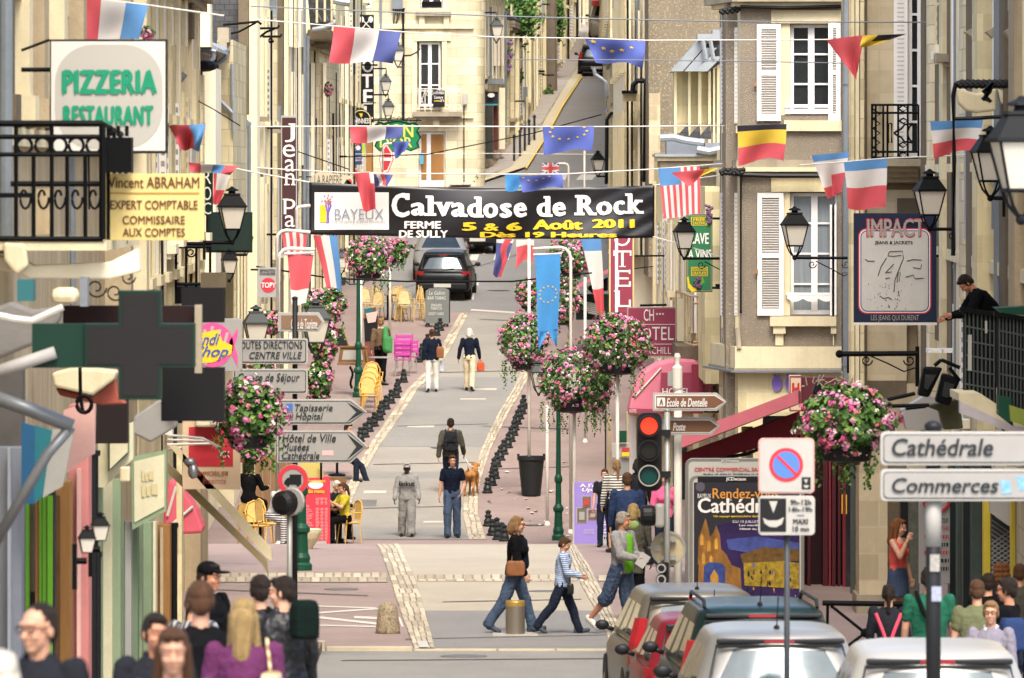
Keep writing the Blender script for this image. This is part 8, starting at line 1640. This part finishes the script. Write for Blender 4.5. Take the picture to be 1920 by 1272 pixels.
part(t,"fascia",crm,[(184,812),(250,792),(250,860),(196,914),(184,914)],85.5,.3);part(t,"fascia_frame",grd,[(203,806),(242,795),(242,850),(203,885)],85.4,.09);part(t,"fascia_panel",crm,[(206,810),(239,800),(239,848),(206,880)],85.3,.09)
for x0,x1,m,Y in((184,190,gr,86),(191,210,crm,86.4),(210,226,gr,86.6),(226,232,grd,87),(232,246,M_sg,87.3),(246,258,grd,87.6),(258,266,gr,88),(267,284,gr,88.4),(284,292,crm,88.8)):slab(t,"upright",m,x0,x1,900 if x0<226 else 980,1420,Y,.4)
part(t,"sign_board",gr,[(246,858),(312,845),(312,958),(248,994)],87,.3);part(t,"sign_board_panel",crm,[(251,866),(308,852),(308,950),(252,980)],86.98,.02)
mb=MB()
for k,(x0,x1,y0,y1)in enumerate(((266,270,882,902),(272,277,888,902),(279,288,884,900),(266,272,908,932),(275,281,912,930),(284,296,908,928))):mb.bb(WX(x0,86.97),WX(x1,86.97),86.96,86.967,WZ(y1,86.97),WZ(y0,86.97))
mb.build("worn_gilding",mat("faded gold","#b3a67c",.7),t);slab(t,"alarm_box",M_trim,224,243,876,904,85,.2,bevel=.02)
slab(t,"pilaster",M_wood,295,318,985,1420,96,.5);slab(t,"pilaster",M_beige,300,306,990,1420,95.9,.09);vpipe(t,"drainpipe",M_pipeb,325,985,1300,99,.055,8);slab(t,"edge_strip",M_cream3,331,341,840,1300,101,.5)
slab(LB,"corner_pier",M_beige,338,376,915,1110,119,3)
t=thing("awning","long cream awning edges reaching steeply out over the left pavement","awning",W(400,1050,98));cr=mat("cream canvas","#c6b995",.8,.1,4);ol=mat("olive canvas","#8f8260",.8,.15,4)
for pts,m,Y in(([(313,832),(328,834),(508,1028),(510,1052),(500,1046)],cr,97),([(313,868),(330,882),(500,1050),(503,1078),(490,1056),(316,889)],ol,97.6)):part(t,"canvas",m,pts,Y,.14)
mb=MB()
for k in range(4):mb.tube([W(314,816+k*9,96+k*.4),W(380+k*10,822+k*5,96+k*.4),W(414,840+k*3,96+k*.4)],.018,6)
mb.build("awning_arms",M_polew,t);part(t,"motor_box",M_sg,[(250,782),(300,748),(322,762),(332,800),(282,830),(246,812)],94,.5,bevel=.03);part(t,"lamp_head",M_polew,[(306,732),(326,728),(334,772),(322,770)],93.8,.2,bevel=.02);mb=MB();mb.ball(W(362,884,96),(.07,.06,.10),10,7);mb.ball(W(356,866,96),(.08,.05,.05),8,6);mb.build("spot_lamp",M_rim if 'M_rim' in globals()else M_pole,t,smooth=True)
pinkc=mat("pink canvas","#c65a68",.8,.1,4)
def dutch(name,label,pts,Y,depth,m,seams=()):
 t=thing(name,label,"awning",W(pts[0][0],pts[0][1],Y));part(t,"canvas",m,pts,Y,depth,bevel=.05)
 mb=MB()
 for a,b in seams:mb.tube([W(*a,Y-.03),W(*b,Y-.03)],.02,5)
 if seams:mb.build("seam",M_polew,t)
 return t
dutch("dutch_awning","small pink shell awning below the estate agent sign",[(306,1004),(308,940),(314,905),(322,900),(345,922),(368,958),(380,990),(379,1000)],103,1.0,pinkc,(((308,996),(362,950)),((314,968),(330,912))))
t=dutch("dutch_awning","pink rounded hotel awning under the burgundy signs",[(1178,775),(1186,730),(1204,700),(1232,682),(1270,674),(1304,676),(1316,690),(1336,704),(1336,772)],172,2.0,mat("hot pink canvas","#c27183",.8,.1,3),(((1190,745),(1240,690)),((1300,740),(1316,690)),((1300,740),(1330,706)),((1300,740),(1336,740))))
part(t,"valance",burg,[(1177,766),(1240,768),(1240,776),(1177,776)],171.9,.05);slab(t,"sign_panel",burg,1239,1297,699,742,171.8,.08);lettering(t,[("HOTEL",1242,728,1294,741)],171.79,M_wt);lettering(t,[("HOTEL",1180,768,1194,774)],171.89,M_wt);slab(t,"side_panel",mat("wine canvas","#7e3040",.8),1297,1318,684,776,171.7,.6)
t=thing("awning","dark red pub awning sloping over the cafe on the right","awning",W(1390,870,118));rc=mat("red canvas","#b0606a",.8,.1,4);rcd=mat("wine canvas underside","#6b2530",.85,.1,4)
mb=MB();P=[W(1272,842,112),W(1497,757,112),W(1497+5,757,124),W(1272+5,842,124)];up=Vector((0,0,.2));mb.hexa([*P,*(p+up for p in P)]);mb.build("canvas",rc,t)
part(t,"valance",rcd,[(1272,848),(1280,852),(1500,772),(1500,815),(1430,838),(1300,872),(1272,872)],113,.3);mb=MB();mb.tube([W(1290,868,115),W(1400,852,115),W(1500,810,115)],.03,6);mb.tube([W(1395,850,114),W(1400,835,114)],.03,6);mb.build("folding_arm",M_trimb,t)  # valance stands in for the awning's dark underside, shade put into its colour
t=thing("shopfront","maroon cafe front with hanging red curtains beside the stone pillar","shopfront",W(1560,1135,122));mar=mat("maroon paint","#4d1f26",.6,.2,3,stretch=(6,6,.3));mard=mat("dark maroon","#2a1417",.6,.2,3)
slab(t,"wall",mard,1494,1612,800,1140,121,.5)
for i,(x0,x1)in enumerate(((1502,1508),(1514,1520),(1543,1552),(1554,1558),(1560,1567),(1571,1576),(1580,1586))):slab(t,"upright",mar if i%3 else mat("wine red paint","#7c2c36",.6,.1,3),x0,x1,800,1135,120.6-i*.05,.3)
slab(t,"window",M_glass,1586,1600,880,1130,120.2,.1);slab(t,"door_frame",M_irong,1596,1603,860,1150,118,.3)
for x in(1578,1586):slab(t,"door_handle",M_ye,x,x+2,928,964,120,.03)
slab(D3,"stone_pillar",M_ash,1611,1664,838,1120,112,1.2);slab(D3,"pillar_base",M_trimd,1606,1660,1116,1170,111.9,1.4);slab(D3,"wall_face",M_brown,1664,1700,830,1150,114,1.2);slab(D3,"doorway",M_bk,1688,1706,880,1150,113,.4);slab(D3,"door_panel",mat("peeling green door","#4d4f45",.8,.5,9),1706,1724,900,1150,110,.5)
t=thing("wall_panel","tall white menu panel with red and black lines behind the stickered post","sign",W(1752,1095,106));slab(t,"panel",M_sw,1723,1781,935,1094,106,.1)
lettering(t,[("LA ZLE",1752,972,1778,980,dict(bold=.01))],106,M_ink);lettering(t,[("THE",1764,987,1779,995,dict(bold=.01))],106,M_red)
for i,(m,a,b)in enumerate(((M_red,1733,1779),(M_ink,1737,1778),(M_red,1733,1779),(M_ink,1752,1779),(M_ink,1733,1779))):
 mb=MB();x=a
 while x<b:w=2+(x*7+i*5)%5;mb.bb(WX(x,106),WX(min(b,x+w),106),105.985,105.992,WZ(1010+i*15,106),WZ(1003+i*15,106));x+=w+2
 mb.build("text_line",m,t)
mb=MB();mb.tube([W(1756+24*cos(a),938+22*sin(a),105.97)for a in np.linspace(.1,3.0,12)],.025,5);mb.build("arc_logo",M_red,t)
t=thing("shopfront","black green shop pillars at the right edge","shopfront",W(1815,1130,106));bg_=mat("black green paint","#1c2624",.5,.2,3)
for x0,x1,m,Y in((1781,1794,bg_,107),(1795,1803,mat("grey green paint","#44504a",.6,.2,4),106.5),(1806,1818,bg_,106),(1822,1840,mat("grey green paint","#44504a"),105.5)):slab(t,"upright",m,x0,x1,860,1150,Y,.5)
slab(t,"wall",M_bk,1780,1960,870,1200,107.6,.4)
t=thing("shopfront","yellow framed shop with diamond grille at the right edge","shopfront",W(1870,1120,103));yp=mat("yellow paint","#c8b23a",.6,.1,3)
slab(t,"post",yp,1845,1857,935,1130,103,.4);slab(t,"post",yp,1897,1904,935,1080,101,.4);part(t,"lintel",M_sw,[(1857,936),(1897,936),(1897,990),(1857,962)],102.5,.3);part(t,"grille",M_irong,[(1859,966),(1897,990),(1897,1100),(1859,1100)],102.8,.1)
mb=MB()
for k in range(-8,16):
 mb.tube([W(1859,975+k*9,102.75),W(1897,975+k*9+26,102.75)],.008,4)if 966<975+k*9<1075 else None;mb.tube([W(1897,985+k*9,102.75),W(1859,985+k*9+26,102.75)],.008,4)if 985<985+k*9<1070 else None
mb.build("diamond_mesh",M_pole,t);slab(t,"shutter",M_irong,1904,1960,940,1150,101,.3)
t=thing("iron_balcony","heavy black balcony with green boxes below the leaning man","balcony",W(1860,770,99))
for x0,x1,y0,y1,Y in((1806,1868,582,750,99),(1870,1925,590,768,96)):
 part(t,"railing",M_iron,[(x0,y0),(x1,y0+12),(x1,y1+10),(x0,y1)],Y,.06);part(t,"top_rail",M_iron,[(x0-6,y0-6),(x1+2,y0+4),(x1+2,y0+13),(x0-6,y0+3)],Y-.08,.14)
 mb=MB()
 for k in range(5):mb.tube([W(x0+3,y0+30+k*27,Y-.02),W(x1-3,y0+40+k*27,Y-.02)],.012,5)
 for k in range(8):x=x0+4+(x1-x0-8)*k/7;mb.tube([W(x,y0+6,Y-.02),W(x,y1+4,Y-.02)],.012,5)
 mb.build("bars",M_irong,t)
slab(t,"pale_strip",M_sw,1815,1822,628,695,98.93,.02);slab(t,"pale_strip",M_sw,1847,1851,602,625,98.93,.02);part(t,"flower_box",M_green,[(1872,742),(1896,746),(1900,800),(1872,778)],95.9,.4);part(t,"flower_box",mat("yellow green box","#7d8a3a",.6),[(1893,760),(1925,770),(1925,800),(1895,790)],95.7,.3);part(t,"green_tray",M_green,[(1868,578),(1925,575),(1925,592),(1880,588)],96.5,.8)
part(t,"slab",M_trim,[(1798,738),(1838,738),(1896,776),(1930,786),(1930,802),(1890,796),(1798,752)],97.5,2)
part(t,"valance",mat("bleached canvas","#b5aeb0",.8,.1,4),[(1800,752),(1892,796),(1930,804),(1930,842),(1894,810),(1800,775)],97.2,.3)
for pts,lab in(([(1732,688),(1768,690),(1742,746),(1721,742)],"left of two tilted black floodlights beside the basket"),([(1768,700),(1802,710),(1780,762),(1754,754)],"right of two tilted black floodlights below the black balcony")):
 t=thing("floodlight",lab,"floodlight",W(*pts[2],103),"floodlights over the right shops");part(t,"lamp_housing",M_iron,pts,103,.35,bevel=.03);part(t,"lens",M_glass,[((pts[0][0]*3+pts[2][0])/4,(pts[0][1]*3+pts[2][1])/4),((pts[1][0]*3+pts[3][0])/4,(pts[1][1]*3+pts[3][1])/4),((pts[2][0]*3+pts[0][0])/4,(pts[2][1]*3+pts[0][1])/4),((pts[3][0]*3+pts[1][0])/4,(pts[3][1]*3+pts[1][1])/4)],102.97,.01)
t=thing("wall_cabinet","olive cabinet and pale gutter box with bracket arms below the floodlights","cabinet",W(1770,805,104))
part(t,"cabinet",mat("olive cabinet","#55553f",.7,.15,4),[(1736,762),(1800,748),(1806,804),(1770,806),(1762,772)],103.5,.5,bevel=.02);part(t,"gutter_box",M_sg,[(1690,770),(1736,742),(1770,748),(1766,806),(1700,806)],104.5,.6);mb=MB()
for a,b in(((1650,753),(1716,738)),((1660,762),(1742,760)),((1698,766),(1736,762))):mb.tube([W(*a,102.8),W(*b,102.8)],.03,6)
for a,b in(((1752,686),(1765,675)),((1765,675),(1800,690)),((1780,690),(1800,715))):mb.tube([W(*a,103),W(*b,103)],.03,6)
mb.build("bracket_arms",M_iron,t);part(t,"spot_lamp",M_iron,[(1640,758),(1652,752),(1656,788),(1640,800),(1636,780)],102.5,.2,bevel=.02)
t=thing("sign_bracket","black rod with scrolls below the IMPACT sign","bracket",W(1650,664,128));mb=MB();mb.tube([W(1574,664,128),W(1722,663,128)],.045,8);mb.ball(W(1574,664,128),.07,8,6);mb.tube([W(1720,650,128),W(1720,725,128)],.04,6)
for cx,sg in((1625,1),(1705,-1)):mb.tube([W(cx+sg*(11-q*.6)*cos(q*.55),676+(11-q*.6)*sin(q*.55),128)for q in range(15)],.012,4)
mb.tube([W(1628,666,128),W(1665,682,128),W(1695,697,128),W(1716,690,128)],.012,4);mb.tube([W(1590,664,128),W(1590,700,128)],.02,5);mb.build("rod",M_iron,t)
t=thing("dead_twigs","tangle of dead twigs and a dark coat shape above the corner awning","twigs",W(1550,735,126));mb=MB();r_=random.Random(3)
for k in range(26):x=r_.uniform(1505,1598);mb.tube([W(x,718+r_.uniform(-6,8),126),W(x+r_.uniform(-18,18),712+r_.uniform(-10,14),126)],.012,4)
mb.build("twigs",M_trimd,t);part(t,"dark_cloth",M_bk,[(1522,738),(1530,716),(1540,716),(1541,745)],126.2,.2,bevel=.03)
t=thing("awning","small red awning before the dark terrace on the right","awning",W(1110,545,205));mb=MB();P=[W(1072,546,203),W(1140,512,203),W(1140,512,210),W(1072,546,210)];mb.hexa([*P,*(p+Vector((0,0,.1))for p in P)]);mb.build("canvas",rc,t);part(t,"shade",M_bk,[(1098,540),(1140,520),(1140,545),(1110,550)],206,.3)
t=thing("terrace_screen","dark terrace screen with striped chairs beyond the French banner","screen",W(1110,610,204));slab(t,"panel",mat("dark hedge","#23302a",.9,.4,6),1080,1146,552,600,204,.4)
mb=MB()
for k in range(6):mb.tube([W(1092+k*2,566+k*4,203.7),W(1128+k*2,574+k*4,203.7)],.03,5)
mb.build("striped_seats",M_sg,t)
t=thing("card_rack","white postcard rack outside the far right shop","rack",W(1165,862,168));slab(t,"rack",M_sw,1148,1182,832,858,168,.3);slab(t,"green_card",M_green,1159,1175,808,830,167.9,.05);slab(t,"cards",M_red,1166,1180,840,846,167.9,.05);slab(t,"cards",M_ye,1166,1180,848,856,167.9,.05);slab(t,"post",M_polek,1134,1137,770,900,167.8,.1);slab(t,"frame",M_beige,1138,1146,780,900,168.2,.1);slab(t,"lower_panel",M_pole,1150,1180,860,900,168,.3)
slab(HO,"hotel_front",M_rend,1176,1300,775,960,173.5,1);slab(HO,"hotel_window",M_glass,1196,1230,790,930,173.4,.09);slab(HO,"hotel_door",M_shut,1180,1193,780,940,173.3,.1);slab(HO,"hotel_window",M_glass,1262,1288,800,940,173.4,.09)
# ---- café furniture on the left
def chair(kind,m,m2=None):
 t=thing("cafe_chair","x","chair",(0,0,0),local=True);mb=MB()
 if kind=="cane":
  mb.lathe([(.2,.44),(.215,.46),(.2,.475)],(0,0,0),14);mb.build("seat",m,t);mb=MB()
  mb.tube([(-.19,.16,.45),(-.21,.2,.75),(-.14,.22,.9),(0,.23,.95),(.14,.22,.9),(.21,.2,.75),(.19,.16,.45)],.018,6);mb.build("back_frame",m,t);mb=MB();mb.grid(lambda u,v:Vector(((u-.5)*.34*(1-.35*v*v),.205+.02*v-.03*(1-4*(u-.5)**2)*0,.52+.40*v)),5,5);o=mb.build("backrest",m2 or m,t);o.modifiers.new("s",'SOLIDIFY').thickness=.012
  for s in(-1,1):mb=MB();mb.tube([(s*.2,.18,.68),(s*.25,-.02,.68),(s*.22,-.16,.62),(s*.2,-.17,.46)],.014,6);mb.build("armrest",m,t)
 else:
  mb.bb(-.22,.22,-.22,.2,.43,.46);mb.build("seat",m,t,bevel=.01);mb=MB();[mb.bb(-.21,.21,.20,.225,.56+k*.12,.65+k*.12)for k in range(3)];mb.bb(-.235,-.2,.19,.235,.46,.92);mb.bb(.2,.235,.19,.235,.46,.92);mb.build("backrest",m,t,bevel=.008)
 for x in(-1,1):
  for y in(-1,1):mb=MB();mb.tube([(x*.17,y*.15,.44),(x*.2,y*.2,0)],.014,6);mb.build("leg",m if kind=="cane" else M_pole,t)
 return t
cane=mat("cane","#c59a4a",.6,.2,14);cane2=mat("woven cane","#d2b06a",.7,.25,30);mag=mat("magenta paint","#b0418f",.45,.06,4)
C1=chair("cane",cane,cane2);C2_=chair("metal",mag);pale_c=chair("cane",mat("pale cane","#b09a68",.6,.2,14),mat("pale weave","#c4b284",.7,.25,30));index_kids(None)
first={id(C1):True,id(C2_):True,id(pale_c):True}
def seatat(proto,x,y,rz,label,group,z=0,far=True,Yk=None):
 o=proto if first.pop(id(proto),None)else copy_tree(proto);Y=Yk or GY(y,far);o.location=(WX(x,Y),Y,GZ(Y)+z);o.rotation_euler=(0,0,radians(rz));tag(o,label,"chair",group)
for k,(x,y)in enumerate(((691,776),(694,766),(697,756),(700,747))):seatat(C1,x,y,10,"yellow cane chair in the row beside the green lamp post","yellow cane chairs by the lamp post")
for k,(x,y,z)in enumerate(((755,706,0),(755,706,.10),(758,702,.18),(768,700,0))):seatat(C2_,x,y,182,"magenta slatted chair in the stack behind the man in brown","magenta chairs",z)
for x,y,rz in((688,600,20),(702,606,-30),(752,598,40),(761,604,15),(742,592,100),(716,596,60)):seatat(pale_c,x,y,rz,"pale cane chair on the far cafe terrace by the chalk board","pale chairs of the far terrace")
seatat(C1,655,0,-62,"bamboo chair under the woman in yellow","cane chairs of the near cafe",Yk=YS+.1);seatat(C1,626,0,60,"cane chair behind the red menu board","cane chairs of the near cafe",Yk=YS+1.0)
for x,Yk,rz,lab in((486,149,30,"cane chair with its back towards the striped leggings"),(505,146,120,"cane chair beside the brown plank screen"),(470,151,150,"cane chair under the woman in black")):seatat(C1,x,0,rz,lab,"cane chairs of the left cafe",Yk=Yk)
r_=random.Random(8);Y=GY(600)
for cx,lab in((752,"left leaning bundle of folded wooden chairs on the far terrace"),(786,"leaning bundle of folded wooden chairs against the chalk board")):
 t=thing("folded_chair_bundle",lab,"folded chairs",G(cx,604));mb=MB()
 for k in range(9):x=cx+r_.uniform(-14,14);mb.tube([W(x,600,Y-.1*k),W(cx+(x-cx)*.3+r_.uniform(-3,3),534+r_.uniform(0,14),Y+.2)],.022,5)
 for k in range(4):mb.tube([W(cx-12,560+k*9,Y-.3),W(cx+12,562+k*9,Y-.3)],.015,5)
 mb.build("slats",mat("pale beech","#ab8f5a",.6,.25,6),t)
t=thing("menu_stand","wooden framed menu lectern on a chain post beside the green lamp post","menu stand",G(660,742));Y=GY(742);m_w=mat("walnut frame","#7a5a38",.6,.2,5)
part(t,"case",m_w,[(638,652),(684,652),(689,680),(634,680)],Y,.12,bevel=.01);part(t,"sheet",M_sw,[(644,657),(678,657),(681,675),(641,675)],Y-.01,.004);slab(t,"ledge",m_w,632,690,681,685,Y-.06,.2);slab(t,"top_rail",m_w,636,688,649,652,Y-.04,.18)
for x in(640,686):mb=MB();mb.tube([W(x,656,Y-.05),W(x+(3 if x>660 else-3),680,Y-.05)],.03,6);mb.build("side_rail",m_w,t)
mb=MB();mb.tube([W(668,684,Y+.1),W(671,742,Y+.1)],.03,6);mb.build("post",M_polek,t);mb=MB()
for k in range(9):mb.ball(W(657+k*.5+3*sin(k*.7),690+k*4.5,Y),(.035,.02,.05),6,4)
mb.build("chain",M_iron,t)
def table(label,x,y,Yk=None,r=.33,m=None,cloth=None):
 Y=Yk or GY(y);g=Vector((WX(x,Y),Y,GZ(Y)));t=thing("cafe_table",label,"table",g,"cafe tables");mb=MB();mb.lathe([(r,.72),(r,.745),(r*.97,.75)],g,18);mb.build("table_top",m or M_sg,t);mb=MB();mb.lathe([(.22,0),(.2,.03),(.03,.06),(.03,.72)],g,10);mb.build("pedestal",M_iron,t)
table("small pale table behind the yellow cane chairs",714,722);table("table between the two seated women behind the red board",634,0,YS+.4,.3,m_w);table("cafe table in front of the woman in black",488,0,150.5,.35,m_w);table("round table on the far terrace",727,600,m=m_w);table("cafe table hidden behind the arrow signs",632,892,m=M_iron)
t=thing("plank_screen","brown plank screen behind the left cafe","screen",W(512,960,156));wd_=mat("brown planks","#7d6244",.8,.25,4,stretch=(1,1,.2))
for k in range(5):slab(t,"plank",wd_,478+k*15,492+k*15,850+R.uniform(-6,6),980,156+k*.02,.06)
t=thing("parasol_cloth","pale yellow cloth panel below the arrow signs","cloth",W(582,895,158));slab(t,"panel",mat("pale yellow cloth","#b8a862",.8,.08,4),560,600,864,880,158,.1);slab(t,"panel",mat("pale yellow cloth","#b8a862"),566,606,880,896,157.8,.1);slab(t,"frame",M_iron,600,604,850,900,157.6,.08)
part(thing("chalk_board","chalk board with wooden frame behind the grey haired seated woman","board",W(640,960,164)),"frame",m_w,[(604,893),(650,897),(648,925),(640,925),(638,903),(604,900)],164,.06)
t=thing("stone_bowl","stone urn beside the fluted green post","urn",W(575,1060,137));c=W(576,1050,137);mb=MB();mb.lathe([(.10,-.05),(.07,.05),(.09,.2),(.22,.40),(.26,.50),(.27,.56),(.22,.57)],c,18);mb.build("bowl",M_trim,t)
mb=MB();t=thing("painted_pillar","pillar wrapped with a colourful figure poster behind the white pole","poster pillar",W(694,690,GY(692)));Y=GY(692)
for pts,m in(([(683,580),(704,576),(710,600),(704,690),(684,690)],mat("poster rust","#6a4038",.6,.5,4)),([(682,598),(708,592),(706,640),(684,640)],M_bk),([(683,580),(700,577),(698,590),(684,592)],teal),([(686,588),(708,584),(704,604),(690,606)],pkl)):part(t,"poster",m,pts,Y-.01*(len(t.children)),.06)
slab(thing("dark_mass_box","dark brown box under the tiled ledge of the pink shop","shop sign",W(206,830,84)),"panel",mat("dark brown box","#1c1412",.7),176,238,750,832,84,.4)  # plain box added to give the dark mass beneath the ledge
finish_remesh()
def split_islands(o):
 """a part mesh of several separate pieces becomes one object per piece"""
 bm=bmesh.new();bm.from_mesh(o.data);seen=set();isl=[]
 for v in bm.verts:
  if v in seen:continue
  st=[v];seen.add(v);cur=[]
  while st:
   a=st.pop();cur.append(a)
   for e in a.link_edges:
    b=e.other_vert(a)
    if b not in seen:seen.add(b);st.append(b)
  isl.append(cur)
 if len(isl)>1:
  mats=list(o.data.materials);base=o.name.split(".")[0]
  for k,vs in enumerate(isl):
   ix={v:i for i,v in enumerate(vs)};fs=[tuple(ix[v]for v in f.verts)for f in bm.faces if f.verts[0]in ix];me=bpy.data.meshes.new(base);me.from_pydata([tuple(v.co)for v in vs],[],fs);[me.materials.append(m)for m in mats]
   if k==0:o.data=me
   else:c=bpy.data.objects.new(base,me);COL.objects.link(c);c.parent=o.parent
 bm.free()
for o in list(bpy.data.objects):
 if o.type=='MESH' and o.name.split(".")[0]in("awning_arms","gutter","clamp","folding_arm"):split_islands(o)
